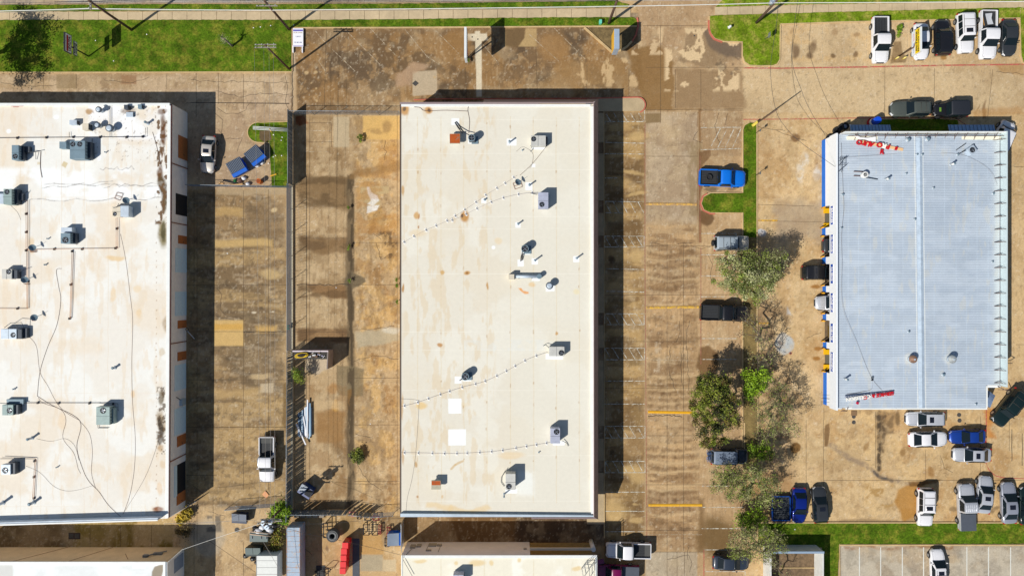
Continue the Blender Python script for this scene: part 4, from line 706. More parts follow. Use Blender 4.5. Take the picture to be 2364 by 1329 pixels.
# ---- garage with the ribbed metal roof --------------------------------------------
zr = 4.35
RM = mat('roof_steel', attr='Col', rough=.45, metal=.0, noise=.05, nscale=.7, fine=.03, spec=.5)
n = RM.node_tree.nodes; L = RM.node_tree.links; tc = n.new('ShaderNodeTexCoord'); sp = n.new('ShaderNodeSeparateXYZ'); L.new(tc.outputs['Object'], sp.inputs[0]); mt = n.new('ShaderNodeMath'); mt.operation = 'MULTIPLY'; mt.inputs[1].default_value = 2 * math.pi / .30; L.new(sp.outputs['Y'], mt.inputs[0])
sn = n.new('ShaderNodeMath'); sn.operation = 'SINE'; L.new(mt.outputs[0], sn.inputs[0]); pw = n.new('ShaderNodeMapRange'); pw.inputs['From Min'].default_value = .55; pw.inputs['From Max'].default_value = .95; L.new(sn.outputs[0], pw.inputs['Value']); bp = n.new('ShaderNodeBump'); bp.inputs['Strength'].default_value = 1; bp.inputs['Distance'].default_value = .018; L.new(pw.outputs[0], bp.inputs['Height']); L.new(bp.outputs[0], n['Principled BSDF'].inputs['Normal'])
GB = wthing('auto_garage', 'auto repair garage with a ribbed pale blue metal roof and white sign band', 'building', W(1898, 320))
RX = lambda px, z=zr: (px - CX) / PX * (1 - z / H)
g = Canvas(np.arange(1934, 2316, 1.6), np.arange(300, 950, 1.6)); g.C[:] = alb(188, 195, 203)
E, RC, LN, BL, P = g.ell, g.rect, g.line, g.blotch, g.poly
BL(1934, 300, 2316, 950, (202, 208, 215), .7, 60, .45, .6, 241, 1, .35); BL(1934, 300, 2316, 950, (180, 189, 200), .4, 30, .5, .64, 242, 3, .6)
for x in (1957, 1981, 2008, 2034, 2060, 2084, 2155, 2180, 2206, 2230, 2255, 2280): LN([(x, 305), (x + 2, 945)], 1.0, (206, 216, 226), .5, warp=.2)
RC(2116, 305, 2130, 945, (176, 190, 208), .5, soft=3); BL(1934, 300, 2316, 950, (214, 208, 194), .4, 14, .6, .7, 243, .6, 2.5); LN([(2111, 305), (2119, 945)], 1.6, (242, 240, 232), .9, warp=0); LN([(2130, 305), (2137, 945)], 1.6, (242, 240, 232), .9, warp=0); RC(2295, 320, 2316, 890, (222, 222, 214), .5, soft=8)
for x, y in ((2110, 827), (2202, 827)): E(x - 12, y + 2, 10, 12, (226, 220, 206), .5, warp=3)
zg = lambda X, Y: zr + .45 * (1 - np.abs(X - 2123) / 190)
g.sheet('roof', RM, zg, parent=GB, clip=inpoly([(1936, 312), (2312, 312), (2314, 889), (2276, 889), (2277, 941), (1938, 941)]))
wxx = W(1897.5, 0).x; yN, yS = W(0, 325).y, W(0, 928).y; BLUE = mat('paint_blue', alb(0, 112, 214), .5, noise=.05); WHW = mat('wall_white', (.78, .82, .86), .7, noise=.04)
piers = ((325, 478), (527, 544), (594, 610), (660, 674), (724, 738), (788, 802), (857, 932))
for k, (a, c) in enumerate(piers):
    ya, yc = W(0, c).y, W(0, a).y; dx = .18 * (k / 6)
    MB().box((wxx + dx, ya, .95), (wxx + .35 + dx, yc, 3.1)).build('wall', WHW, GB); MB().box((wxx - .02 + dx, ya - .01, 0), (wxx + .36 + dx, yc + .01, .95)).build('wall_base', BLUE, GB)
MB().box((wxx + .35, yS - .1, 0), (wxx + .5, yS + .9, 4.2)).box((wxx + .5, yS, 0), (RX(2277), yS + .2, 4.2)).box((RX(2277) - .2, yS + .2, 0), (RX(2277), yS + 2.7, 4.2)).box((RX(2277), yS + 2.5, 0), (RX(2312), yS + 2.7, 4.2)).box((RX(2312) - .2, yS + 2.7, 0), (RX(2312), yN, 4.2)).box((wxx + .35, yN - .2, 0), (RX(2312) - .2, yN, 4.2)).build('wall', WHW, GB)
MB().box((wxx + .36, yS + .2, .0), (RX(2305), yN - .2, .03)).build('floor', mat('garage_floor', alb(120, 98, 74), .6, noise=.25, nscale=1.5, fine=.1), GB)
# the white band with the service names
band = MB().add([(wxx - .42, yS - .2, 3.0), (wxx - .22, yS - .2, 3.0), (wxx - .22, yN - .1, 3.0), (wxx - .42, yN - .1, 3.0), (wxx - .42, yS - .2, 4.75), (wxx - .22, yS - .2, 4.75), (wxx - .22, yN - .1, 4.75), (wxx - .42, yN - .1, 4.75)], [(3, 2, 1, 0), (4, 5, 6, 7), (0, 1, 5, 4), (1, 2, 6, 5), (2, 3, 7, 6), (3, 0, 4, 7)])
band.box((wxx - .22, yS - .1, 2.95), (wxx + .36, yN - .15, 3.1)).box((wxx - .22, yS - .1, 4.2), (wxx + .5, yN - .15, 4.3)); bo = band.build('sign_band', WHW, GB)
SB = mat('sign_blue', alb(16, 80, 176), .5); SWt = mat('sign_lettering_white', (.85, .85, .85), .5)
for s_t, ya, yb in (('BRAKES', 476, 518), ('OIL CHANGE', 542, 584), ('FULL SERVICE', 610, 654), ('TUNE UP', 677, 720), ('WHEEL & TIRES', 747, 790), ('ALIGNMENT', 813, 857)):
    za, zb_ = 3.35, 4.0; k = 1 - 3.7 / H; Ya, Yb = (CY - ya) / PX * k, (CY - yb) / PX * k
    o = MB().box((wxx - .45, Yb, za), (wxx - .42, Ya, zb_)).build('sign_board', SB, bo)
    MB().box((wxx - .465, Yb, zb_ + .0), (wxx - .42, Ya, zb_ + .03)).build('sign_rim', SWt, o)
    text('lettering', s_t, .58, SWt, (wxx - .47, (Ya + Yb) / 2, (za + zb_) / 2), (R(90), 0, R(-90)), o, .012, bold=.012, sx=min(1.6, (Ya - Yb) * .9 / (len(s_t) * .36)))
for y0_, c in ((487, 1), (497, 1), (515, 1), (810, 1), (818, 1), (842, 1)): pass
YP = mat('lift_yellow', alb(244, 184, 20), .5, noise=.05); GP = mat('ramp_grey', alb(126, 116, 100), .5, .3)
def lift(ys, lb):
    y = W(0, ys).y; t = wthing('vehicle_lift', lb, 'car lift', (wxx + 1.2, y, .03), 'yellow vehicle lifts in the bays')
    for s in (-1, 1): MB().box((wxx + .15, y + s * .95 - .32, .05), (wxx + 5.2, y + s * .95 + .32, .3)).build('ramp', YP, t, bevel=.02)
    MB().box((wxx + .4, y - .6, .05), (wxx + 3.0, y + .6, .12)).build('base_plate', GP, t)
lift(504, 'yellow car lift in the northernmost open garage bay'); lift(829, 'yellow car lift in the southernmost open garage bay')
t = wthing('floor_grate', 'brown metal grate on the floor of the fifth garage bay', 'grate', W(1912, 765)); MB().box((wxx + .7, W(0, 778).y, .04), (wxx + 1.4, W(0, 752).y, .1)).build('frame', mat('grate_olive', alb(110, 84, 36), .6), t)
# gutters and parapets standing above the metal roof
MB().box((wxx + .9, yS - .14, zr - .15), (RX(2277) + .05, yS + .12, zr + .08)).build('south_gutter', CAPW, GB); MB().box((RX(2277) - .06, yS + .12, zr - .1), (RX(2277) + .1, yS + 2.75, zr + .1)).box((RX(2277) + .1, yS + 2.6, zr - .1), (RX(2306), yS + 2.85, zr + .1)).build('notch_gutter', CAPW, GB)
PG = mat('parapet_sheet', alb(212, 222, 220), .5, .1, noise=.06); xE = RX(2312)
MB().box((xE - .1, yS + 2.7, zr - .3), (xE, yN, zr + 1.05)).build('east_parapet', PG, GB); MB().box((wxx + .4, yN - .1, zr - .3), (xE, yN, zr + .9)).build('north_parapet', CAPW, GB); MB().box((wxx + 1, yN - .85, zr + .02), (xE - .2, yN - .45, zr + .22)).build('north_flashing', mat('cream_flashing', alb(250, 240, 214), .6), GB)
BR = mat('brace_brown', alb(112, 84, 74), .6, .2)
for k in range(20):
    y = W(0, 341).y - k * (W(0, 341).y - W(0, 872).y) / 19; MB().tube([(xE - .95, y, zr + .1), (xE - .1, y, zr + .95)], .03, 4).tube([(xE - .95, y, zr + .1), (xE - .1, y + .12, zr + .2)], .03, 4).tube([(xE - .5, y, zr + .5), (xE - .1, y, zr + .3)], .025, 4).build('brace', BR, GB)
for k in range(15):
    x = wxx + 1.9 + k * (xE - wxx - 3) / 14; MB().tube([(x, yN - .9, zr + .1), (x + .1, yN - .1, zr + .85)], .035, 4).tube([(x, yN - .9, zr + .25), (x + .1, yN - .1, zr + .3)], .03, 4).build('brace', BR, GB)
MB().tube([(xE - .55, yS + 2.8, zr + .5), (xE - .55, yN - .5, zr + .5)], .025, 4).build('cable', BR, GB); MB().tube([(wxx + 1, yN - .45, zr + .55), (xE, yN - .45, zr + .55)], .04, 4).build('cable', BR, GB)
MB().tube([(RX(2301), yS + 2.75, zr), (RX(2312) , yS + 2.3, zr + .8), (RX(2322), yS + 2.6, zr + .9), (RX(2326), yS + 3.2, zr + .2)], .05, 5).tube([(RX(2301), yS + 2.3, zr + .2), (RX(2327), yS + 2.3, zr + .2)], .04, 5).build('brace', BR, GB)
MB().tube([(RX(1940), yS - .3, 4.5), (RX(1957), yS - .35, 4.2), (RX(1955), yS + .1, 4.6)], .05, 5).tube([(RX(1940), yS - .1, 4.6), (RX(1957), yS - .35, 4.2)], .04, 5).build('brace', BR, GB)
MB().tube([(wxx - .3, yS + .6, 4.2), (wxx - .35, yS + .2, .4)], .02, 4).tube([(wxx - .3, yS + 1.0, 4.2), (wxx - .35, yS + .6, .4)], .02, 4).build('cable', DARK, GB)
# ridge vent
MB().add([(RX(2116), yS + .1, zr + .44), (RX(2130), yS + .1, zr + .44), (RX(2123), yS + .1, zr + .55), (RX(2110), yN - .7, zr + .44), (RX(2124), yN - .7, zr + .44), (RX(2117), yN - .7, zr + .55)], [(0, 1, 2), (5, 4, 3), (0, 2, 5, 3), (1, 4, 5, 2)]).build('ridge_cap', mat('ridge_steel', alb(188, 199, 210), .5, noise=.15, nscale=2), GB)
# awnings on the north face
for a, c, lb in ((1963, 2056, 'blue grey ribbed awning left of the shaded grass patch'), (2190, 2296, 'blue grey ribbed awning near the north east corner of the garage')):
    t = wthing('awning', lb, 'awning', (W(a, 0).x, yN, 2.4), 'ribbed awnings on the north wall'); k = 1 - 3 / H; b = MB(); xa, xc = W(a, 0).x * k, W(c, 0).x * k
    b.add([(xa, yN, 3.3), (xc, yN, 3.3), (xc, yN + 1.35, 2.9), (xa, yN + 1.35, 2.9), (xa, yN, 3.25), (xc, yN, 3.25), (xc, yN + 1.35, 2.85), (xa, yN + 1.35, 2.85)], [(0, 1, 2, 3), (7, 6, 5, 4), (3, 2, 6, 7), (0, 3, 7, 4), (1, 5, 6, 2)]); s = b.build('panel', mat('awning_blue', alb(150, 176, 204), .5, .2, noise=.08), t); b = MB()
    for i in range(12): x = xa + (xc - xa) * (i + .5) / 12; b.tube([(x, yN, 3.33), (x, yN + 1.35, 2.93)], .03, 4)
    b.build('ribs', mat('awning_rib', alb(90, 110, 140), .5), s)
    for x in (xa + .1, xc - .1): MB().tube([(x, yN + .02, 2.2), (x, yN + 1.3, 2.85)], .03, 5).build('bracket', BR, t)
# lean-to in the south east notch
t = wthing('lean_to', 'small dark ribbed lean-to tucked in the south east notch of the garage', 'shed roof', W(2284, 928)); k = 1 - 2.3 / H
b = MB(); q = [W(2280, 900, 2.6), W(2297, 912, 2.2), W(2285, 940, 1.9), W(2277, 935, 2.2)]; b.frus([(v.x, v.y, v.z - .06) for v in q], [tuple(v) for v in q]); s = b.build('panel', mat('lean_blue', alb(96, 110, 134), .4, .2), t); b = MB()
for i in range(7): f = i / 6; b.tube([q[0].lerp(q[1], f) + Vector((0, 0, .03)), q[3].lerp(q[2], f) + Vector((0, 0, .03))], .03, 4)
b.build('ribs', mat('lean_rib', alb(130, 148, 176), .4), s)
for v in q[1:3]: MB().tube([(v.x, v.y, 0), (v.x, v.y, v.z - .05)], .04, 5).build('post', BR, t)
# ================================================================ ROOFTOP EQUIPMENT
FANB = mat('fan_black', (.012, .012, .014), .5); FANM = mat('fan_blade', alb(150, 154, 160), .35, .6); CAB = {}
def acm(k):
    c = {'slate': (122, 142, 152), 'green': (150, 166, 160), 'tan': (222, 206, 182), 'lilac': (182, 182, 196), 'warm': (206, 200, 190), 'rust': (186, 92, 40), 'dark': (70, 76, 84), 'steel': (196, 204, 212)}[k]
    return mat('cabinet_' + k, alb(*c), .55, .25 if k == 'steel' else .08, noise=.12, nscale=1.6, fine=.06)
LOUV = mat('louvre_dark', alb(64, 70, 78), .5, .3)
def fan(t, x, y, z, r, blade=FANM):
    f = MB().cyl((x, y), r, z, z + .012, 22).build('fan', FANB, t)
    b = MB(); n = 24
    for i in range(n):
        a0, a1 = 2 * math.pi * i / n, 2 * math.pi * (i + 1) / n
        b.quad((x + r * math.cos(a0), y + r * math.sin(a0), z + .05), (x + r * math.cos(a1), y + r * math.sin(a1), z + .05), (x + r * 1.12 * math.cos(a1), y + r * 1.12 * math.sin(a1), z), (x + r * 1.12 * math.cos(a0), y + r * 1.12 * math.sin(a0), z))
    b.build('fan_ring', LOUV, f)
    a0 = random.random() * 3
    for k in range(4):
        a = a0 + k * math.pi / 2; c, s = math.cos(a), math.sin(a); c2, s2 = math.cos(a + .55), math.sin(a + .55)
        MB().add([(x + .12 * r * c, y + .12 * r * s, z + .03), (x + .85 * r * c, y + .85 * r * s, z + .03), (x + .8 * r * c2, y + .8 * r * s2, z + .045), (x + .12 * r * c2, y + .12 * r * s2, z + .045)], [(0, 1, 2, 3)]).build('blade', blade, f)
    MB().cyl((x, y), r * .2, z + .03, z + .06, 10).build('hub', CAB.get('hub', FANM), f)
def ac(lb, px0, py0, px1, py1, zroof, h, kind, fans, side=None, curb='rust', group='air conditioning units on the roofs', extra=None):
    """rectangle in photo pixels of the top face"""
    zt = zroof + h; a, c = W(px0, py1, zt), W(px1, py0, zt)
    t = wthing('rooftop_unit', lb, 'air conditioner', ((a.x + c.x) / 2, (a.y + c.y) / 2, zroof), group); m = acm(kind)
    MB().box((a.x + .08, a.y + .08, zroof + .01), (c.x - .08, c.y - .08, zroof + .14)).build('curb', acm(curb), t)
    cb = MB().box((a.x, a.y, zroof + .14), (c.x, c.y, zt)).build('cabinet', m, t, bevel=.025)
    n = 6; b = MB()
    for i in range(n): y = a.y + .12 + (c.y - a.y - .24) * i / (n - 1); b.box((c.x + .002, y - .03, zroof + .3), (c.x + .02, y + .03, zt - .15))
    b.build('louvres', LOUV, cb)
    b = MB(); d = (c.y - a.y) > (c.x - a.x); f_ = .48
    if d: b.box((a.x, a.y + (c.y - a.y) * f_ - .012, zt), (c.x, a.y + (c.y - a.y) * f_ + .012, zt + .012))
    else: b.box((a.x + (c.x - a.x) * f_ - .012, a.y, zt), (a.x + (c.x - a.x) * f_ + .012, c.y, zt + .012))
    b.build('panel_seam', LOUV, cb)
    for fx, fy, r in fans: p = W(fx, fy, zt); fan(t, p.x, p.y, zt + .004, r / PX)
    if side:
        for (sx0, sy0, sx1, sy1, sh, k2) in side:
            p, q = W(sx0, sy1, zroof + sh), W(sx1, sy0, zroof + sh); MB().box((p.x, p.y, zroof + .02), (q.x, q.y, zroof + sh)).build('side_cabinet', acm(k2), t, bevel=.02)
    if extra:
        for pts in extra: MB().tube([W(x, y, zroof + z) for x, y, z in pts], .035, 5).build('pipe', LOUV, t)
    return t
z = 4.3
ac('large slate grey unit with three fans by the black pipe', 161, 325, 196, 367, z, 1.35, 'slate', [(168, 333, 5), (184, 333, 5)], [(197, 328, 209, 365, .8, 'dark'), (137, 327, 153, 343, .7, 'slate')], extra=[[(205, 350, .9), (212, 345, .5), (213, 320, .1)]])
ac('slate unit at the left edge just below the long black pipe', 27, 335, 43, 369, z, 1.2, 'slate', [(35, 361, 5)], [(43, 337, 54, 369, .7, 'dark'), (54, 338, 68, 352, .45, 'dark')], extra=[[(54, 351, .5), (82, 350, .3), (83, 368, .1)], [(60, 355, .3), (95, 348, .3)]])
ac('grey green unit on the upper left roof edge with one fan', 8, 436, 27, 472, z, 1.3, 'green', [(16, 443, 5)], [(27, 437, 40, 471, .8, 'dark'), (40, 446, 52, 462, .5, 'dark'), (-20, 447, 8, 470, .6, 'steel')], extra=[[(52, 450, .5), (65, 441, .2)]])
ac('half tan half grey unit beside a fallen antenna frame', 259, 476, 278, 501, z, .8, 'tan', [(265, 494, 4)], [(278, 475, 297, 500, 1.1, 'steel')], extra=[[(262, 480, 1), (270, 478, 1.1), (274, 470, .5)]])
ac('slate unit in the middle of the left roof above a brown pipe run', 140, 538, 162, 562, z, 1.3, 'slate', [(151, 554, 6)], [(141, 525, 166, 537, .9, 'steel'), (162, 538, 174, 560, .7, 'dark')], extra=[[(174, 545, .7), (178, 548, .3), (176, 565, .1)]])
ac('small beige unit cut by the left edge beside a dish', 4, 621, 27, 644, z, .9, 'warm', [(20, 627, 5)], [(27, 623, 40, 643, .7, 'dark')], extra=[[(40, 628, .6), (62, 620, .4)]])
ac('pale steel unit with a white fan hub at the left edge', 2, 759, 38, 782, z, .9, 'steel', [(30, 773, 5)], [(38, 760, 50, 782, .8, 'dark'), (50, 757, 62, 780, .5, 'dark')], extra=[[(10, 756, .8), (25, 745, .9), (50, 744, .7), (55, 758, .5)]])
ac('large grey green unit alone near the south east of the left roof', 222, 939, 253, 980, z, 1.25, 'green', [(238, 947, 6)], [(253, 942, 262, 978, .8, 'green')], extra=[[(228, 930, .1), (272, 931, .3), (273, 948, .5)], [(226, 980, .2), (226, 987, .1), (250, 987, .1)]])
ac('pale green unit at the left edge with a tattered cover', 5, 934, 30, 958, z, .95, 'green', [(22, 947, 5.5)], [(30, 934, 42, 956, .7, 'dark'), (15, 921, 54, 932, .4, 'slate')], extra=[[(0, 930, .5), (60, 930, .3)]])
ac('white unit at the lowest left edge with one fan', 3, 1072, 24, 1095, z, 1.0, 'steel', [(12, 1085, 6)], [(24, 1068, 35, 1094, .8, 'dark')], extra=[[(0, 1058, .4), (80, 1058, .2)]])
z = 5.0
ac('beige unit at the north end of the middle roof', 1226, 313, 1260, 337, z, 1.0, 'warm', [(1232, 321, 5)], [(1260, 316, 1264, 334, .6, 'dark')], 'warm', extra=[[(1225, 336, .5), (1230, 345, .1), (1224, 350, .1)]])
ac('lilac grey upright unit in the upper part of the middle roof', 1243, 444, 1266, 481, z, 1.35, 'lilac', [(1251, 472, 5)], None, 'lilac', extra=[[(1240, 449, .3), (1225, 446, .05)]])
ac('beige unit on the right of the middle roof with a corner fan', 1268, 800, 1303, 822, z, 1.0, 'warm', [(1296, 814, 5.4)], None, 'warm', extra=[[(1268, 803, .6), (1260, 795, .3), (1254, 798, .1)]])
ac('lilac grey unit near the south east corner of the middle roof', 1271, 988, 1293, 1023, z, 1.3, 'lilac', [(1285, 996, 5.6)], None, 'lilac', extra=[[(1298, 1017, .3), (1308, 1021, .1), (1312, 1029, .1)]])
ac('beige upright unit at the south end of the middle roof', 1167, 1093, 1190, 1130, z, 1.45, 'warm', [(1175, 1122, 5.4)], None, 'warm', extra=[[(1167, 1085, .4), (1158, 1100, .1), (1157, 1112, .1), (1164, 1122, .1)]])
ac('small unit on the bottom roof cut by the lower edge', 1046, 1326, 1070, 1350, 4.35, 1.3, 'lilac', [(1052, 1340, 5)], None, 'lilac')
# condensers, hoods and vents
def condenser(lb, px, py, z, r, h, hose=None):
    p = W(px, py, z + h); r /= PX; t = wthing('condenser', lb, 'condenser', (p.x, p.y, z), 'round fan condensers on the middle roof')
    MB().box((p.x - r * .2, p.y - r * 1.3, z), (p.x + r * 1.8, p.y + r * 1.0, z + .1)).build('base', acm('slate'), t); MB().box((p.x - r * .9, p.y - r * .9, z + .1), (p.x + r * .9, p.y + r * .9, z + h - .15)).build('body', acm('dark'), t, bevel=.03)
    MB().tyre((p.x, p.y, z + h - .1), 'z', r * 1.1, r * .86, .3).build('shroud', acm('slate'), t); fan(t, p.x, p.y, z + h - .02, r * .86)
    if hose: MB().tube([W(x, y, z + q) for x, y, q in hose], .05, 6).build('hose', FANB, t)
condenser('condenser at the top of the middle roof trailing a black hose loop', 1089, 318, 5.0, 7, 1.2, [(1083, 312, .8), (1072, 306, .5), (1062, 293, .1), (1053, 281, .05), (1050, 283, .05), (1058, 296, .1), (1068, 308, .3)])
condenser('condenser in the middle of the roof with a short hanging cable', 1212, 574, 5.0, 7.5, 1.15, [(1206, 582, .7), (1203, 592, .1), (1202, 603, .05), (1206, 600, .05), (1207, 585, .3)])
condenser('condenser above the two big white roof patches', 1074, 869, 5.0, 7.5, 1.15, [(1068, 874, .4), (1063, 876, .1), (1061, 878, .1)])
def rusty(lb, x0, y0, x1, y1, h, two=False):
    z = 5.0; a, c = W(x0, y1, z + h), W(x1, y0, z + h); t = wthing('vent_hood', lb, 'vent hood', ((a.x + c.x) / 2, (a.y + c.y) / 2, z), 'rusty square vent hoods')
    MB().box((a.x + .2, a.y + .2, z), (c.x - .2, c.y - .2, z + h - .25)).build('duct', acm('steel'), t)
    RT = worn('rust_orange', alb(186, 84, 24), .7, 2.2); b = MB().box((a.x, a.y, z + h - .3), (c.x, c.y, z + h)).build('hood', mat('hood_grey', alb(186, 176, 150) if not two else alb(176, 96, 64), .7, noise=.15, nscale=3), t)
    MB().quad((a.x + .02, a.y + (.02 if not two else (c.y - a.y) * .5), z + h + .006), (c.x - .02, a.y + (.02 if not two else (c.y - a.y) * .5), z + h + .006), (c.x - .02, c.y - .02, z + h + .006), (a.x + .02, c.y - .02, z + h + .006)).build('rust', RT, b)
rusty('rusty grey streaked square hood near the north end', 1038, 309, 1062, 331, .85); rusty('rust red two part hood near the south end', 996, 1109, 1017, 1129, .9, True)
t = wthing('exhaust_duct', 'long horizontal grey duct ending in a tan box on the middle roof', 'duct', W(1215, 637, 5)); MB().tube([W(1186, 638, 5.45), W(1245, 638, 5.45)], .2, 10).build('duct', acm('steel'), t)
MB().box(tuple(W(1174, 645, 5.9))[:2] + (5.0,), tuple(W(1187, 633, 5.9))[:2] + (5.9,)).build('box', acm('tan'), t); MB().cyl(W(1245, 638, 5.5)[:2], .3, 5, 5.75, 12).build('elbow', acm('slate'), t)
for x in (1198, 1228): MB().box(tuple(W(x - 1, 643, 5.3))[:2] + (5.0,), tuple(W(x + 1, 634, 5.3))[:2] + (5.3,)).build('support', acm('dark'), t)
def pot(lb, px, py, z, r, h, kind='steel', cap=True, group=None):
    p = W(px, py, z + h); r /= PX; t = wthing('roof_vent', lb, 'roof vent', (p.x, p.y, z), group)
    MB().cyl((p.x, p.y), r * .7, z, z + h * .75, 16).build('stack', acm(kind), t); MB().cyl((p.x, p.y), r, z + h * .72, z + h * .9, 20).build('collar', acm('dark'), t); MB().cyl((p.x, p.y), r * .86, z + h * .9, z + h, 20, r * .5).build('cap', acm('steel'), t)
pot('round grey capped vent below the long duct', 1269, 659, 5.0, 8, 1.0)
pot('northernmost steel pot vent on the left roof', 226, 252, 4.3, 6.5, .9); pot('middle steel pot vent above the three fan unit', 223, 288, 4.3, 6.5, .8); pot('widest steel pot vent at the end of the brown pipe', 251, 295, 4.3, 8.5, .9)
for lb, x0, y0, x1, y1, h, k in (('small blue grey box with a whip on the upper left roof', 160, 277, 177, 288, .55, 'steel'), ('beige louvred box beside the middle pot vent', 190, 285, 204, 300, .8, 'tan'), ('small grey box standing near the north coping', 286, 242, 295, 252, .6, 'dark'), ('second small grey box near the north east corner', 318, 241, 327, 251, .5, 'slate'), ('dismantled white curb with loose wires around it', 291, 259, 307, 270, .25, 'steel')):
    a, c = W(x0, y1, 4.3 + h), W(x1, y0, 4.3 + h); t = wthing('roof_box', lb, 'roof box', ((a.x + c.x) / 2, (a.y + c.y) / 2, 4.3)); MB().box((a.x, a.y, 4.3), (c.x, c.y, 4.3 + h)).build('body', acm(k), t, bevel=.02); MB().box((c.x, a.y + .08, 4.35), (c.x + .03, c.y - .08, 4.22 + h)).build('grille', LOUV, t)
def pipe(lb, px, py, z, r, h, m=None, g_='small vent pipes on the roofs'):
    p = W(px, py, z); r /= PX; t = wthing('vent_pipe', lb, 'vent pipe', (p.x, p.y, z), g_); MB().cyl((p.x, p.y), r * 1.7, z, z + .06, 12, r).build('flashing', acm('steel'), t); MB().cyl((p.x, p.y), r, z + .06, z + h, 10).build('pipe', m or acm('steel'), t); MB().cyl((p.x, p.y), r * 1.25, z + h, z + h + .06, 10, r * .6).build('cap', acm('slate'), t)
for x, y, r, h, lb in ((342, 285, 2.5, .7, 'at the north east corner of the left roof'), (266, 848, 2.5, .6, 'alone above the large south east unit'), (75, 1010, 2.5, .9, 'left of the looping cables'), (8, 1159, 3, 1.2, 'nearest the bottom left corner'), (79, 1158, 3, .9, 'at the end of the twin gas pipes'), (34, 897, 1.5, .3, 'tiny one above the tattered unit'), (133, 1077, 1.2, .3, 'tiny one at the left of the south roof'), (112, 551, 1.2, .3, 'tiny one left of the slate unit'), (106, 611, 1.4, .3, 'tiny one below the brown pipe run'), (245, 352, 1.2, .3, 'tiny one right of the three fan unit')): pipe('vent pipe ' + lb, x, y, 4.3, r, h)
for x, y, h, lb in ((1196, 517, .7, 'above the middle condenser'), (1235, 601, 1.0, 'right of the middle condenser cable'), (1331, 596, .9, 'nearest the east mansard'), (1176, 329, .9, 'left of the northern beige unit'), (1222, 428, .9, 'beside the toppled antenna frame'), (1119, 461, .3, 'on a white patch by the conduit'), (1164, 1139, 1.2, 'below the southernmost beige unit'), (1206, 347, .2, 'tiny dark one near the northern beige unit'), (1244, 1043, .2, 'tiny dark one below the long conduit')): pipe('vent pipe ' + lb, x, y, 5.0, 1.7 if h > .25 else 1.2, h)
for x, y, lb, r in ((2095, 323, 'west of the ridge at the north edge', 3.4), (2140, 322, 'east of the ridge at the north edge', 3.4), (2045, 414, 'with a long shadow left of the ridge', 2.2), (2195, 380, 'right of the ridge below the grey curb', 2.2), (1945, 449, 'beside the western gutter', 2.0), (2292, 447, 'near the east parapet', 2.0), (1950, 874, 'near the south west corner', 2.2), (2177, 864, 'below the grey turbine', 2.6), (2091, 401, 'small white dome left of the ridge', 1.6), (2154, 434, 'small white dome right of the ridge', 1.6), (2111, 506, 'on the ridge line', 1.8), (2097, 765, 'above the rusty turbine', 1.8), (2290, 604, 'small white dome by the east parapet', 1.6), (2252, 932, 'small white dome at the south east', 1.6), (2116, 357, 'left of a pair astride the ridge', 1.8), (2128, 357, 'right of a pair astride the ridge', 1.8), (1942, 526, 'low on the west eave', 1.6), (2210, 357, 'white dome feeding the grey curb', 2)):
    zz = zr + .45 * (1 - abs(x - 2123) / 190); pipe('vent ' + lb, x, y, zz, r, .8 if r == 2.2 else (.35 if r > 3 else .2), mat('vent_white', (.75, .75, .72), .5), 'small vents on the metal roof')
def turbine(lb, px, py, col):
    zz = zr + .4; p = W(px, py, zz + .7); t = wthing('turbine_vent', lb, 'turbine vent', (p.x, p.y, zz), 'turbine vents on the metal roof'); m = mat('turbine_' + col, alb(*((176, 132, 104) if col == 'rust' else (206, 204, 198))), .45, .4, noise=.2, nscale=4)
    MB().cyl((p.x, p.y), .38, zz, zz + .3, 20).build('stack', acm('steel'), t); b = MB(); n = 20; prof = [(.38, .3), (.48, .42), (.48, .62), (.35, .8), (.12, .88)]
    for i in range(n):
        a0, a1 = 2 * math.pi * i / n, 2 * math.pi * (i + .8) / n
        for (r0, h0), (r1, h1) in zip(prof, prof[1:]): b.quad((p.x + r0 * math.cos(a0), p.y + r0 * math.sin(a0), zz + h0), (p.x + r0 * .93 * math.cos(a1), p.y + r0 * .93 * math.sin(a1), zz + h0), (p.x + r1 * .93 * math.cos(a1), p.y + r1 * .93 * math.sin(a1), zz + h1), (p.x + r1 * math.cos(a0), p.y + r1 * math.sin(a0), zz + h1))
    b.build('vanes', m, t); MB().cyl((p.x, p.y), .12, zz + .87, zz + .91, 10).build('cap', acm('steel'), t)
turbine('rusty brown turbine vent left of the ridge', 2110, 829, 'rust'); turbine('pale grey turbine vent right of the ridge', 2201, 829, 'grey')
t = wthing('evaporative_cooler', 'small white cooler on two long rails on the metal roof', 'roof cooler', W(1998, 403, zr + .15)); zz = zr + .2; p = W(1998, 403, zz + .6); MB().cyl((p.x, p.y), .4, zz + .1, zz + .6, 8).build('body', mat('vent_white', (1, 1, 1)), t, bevel=.03); fan(t, p.x, p.y, zz + .6, .2, mat('vent_white', (1, 1, 1)))
for dy in (-4, 6): MB().tube([W(1971, 400 + dy, zz + .1), W(2000, 401 + dy, zz + .1)], .05, 5).build('rail', BR, t)
MB().tube([W(2000, 410, zz + .2), W(2026, 414, zz + .1)], .05, 5).build('pipe', LOUV, t)
t = wthing('roof_curb', 'grey square cooler with slanting rails near the north east of the metal roof', 'roof cooler', W(2245, 345, zr + .2)); zz = zr + .15; p = W(2245, 346, zz + .5); MB().box((p.x - .45, p.y - .45, zz + .05), (p.x + .45, p.y + .45, zz + .5), R(35)).build('body', acm('steel'), t); fan(t, p.x, p.y, zz + .5, .3, FANM)
for q in (((2207, 347), (2230, 331)), ((2222, 350), (2250, 333)), ((2212, 356), (2236, 344))): MB().tube([W(*q[0], zz + .15), W(*q[1], zz + .15)], .05, 5).build('rail', LOUV, t)
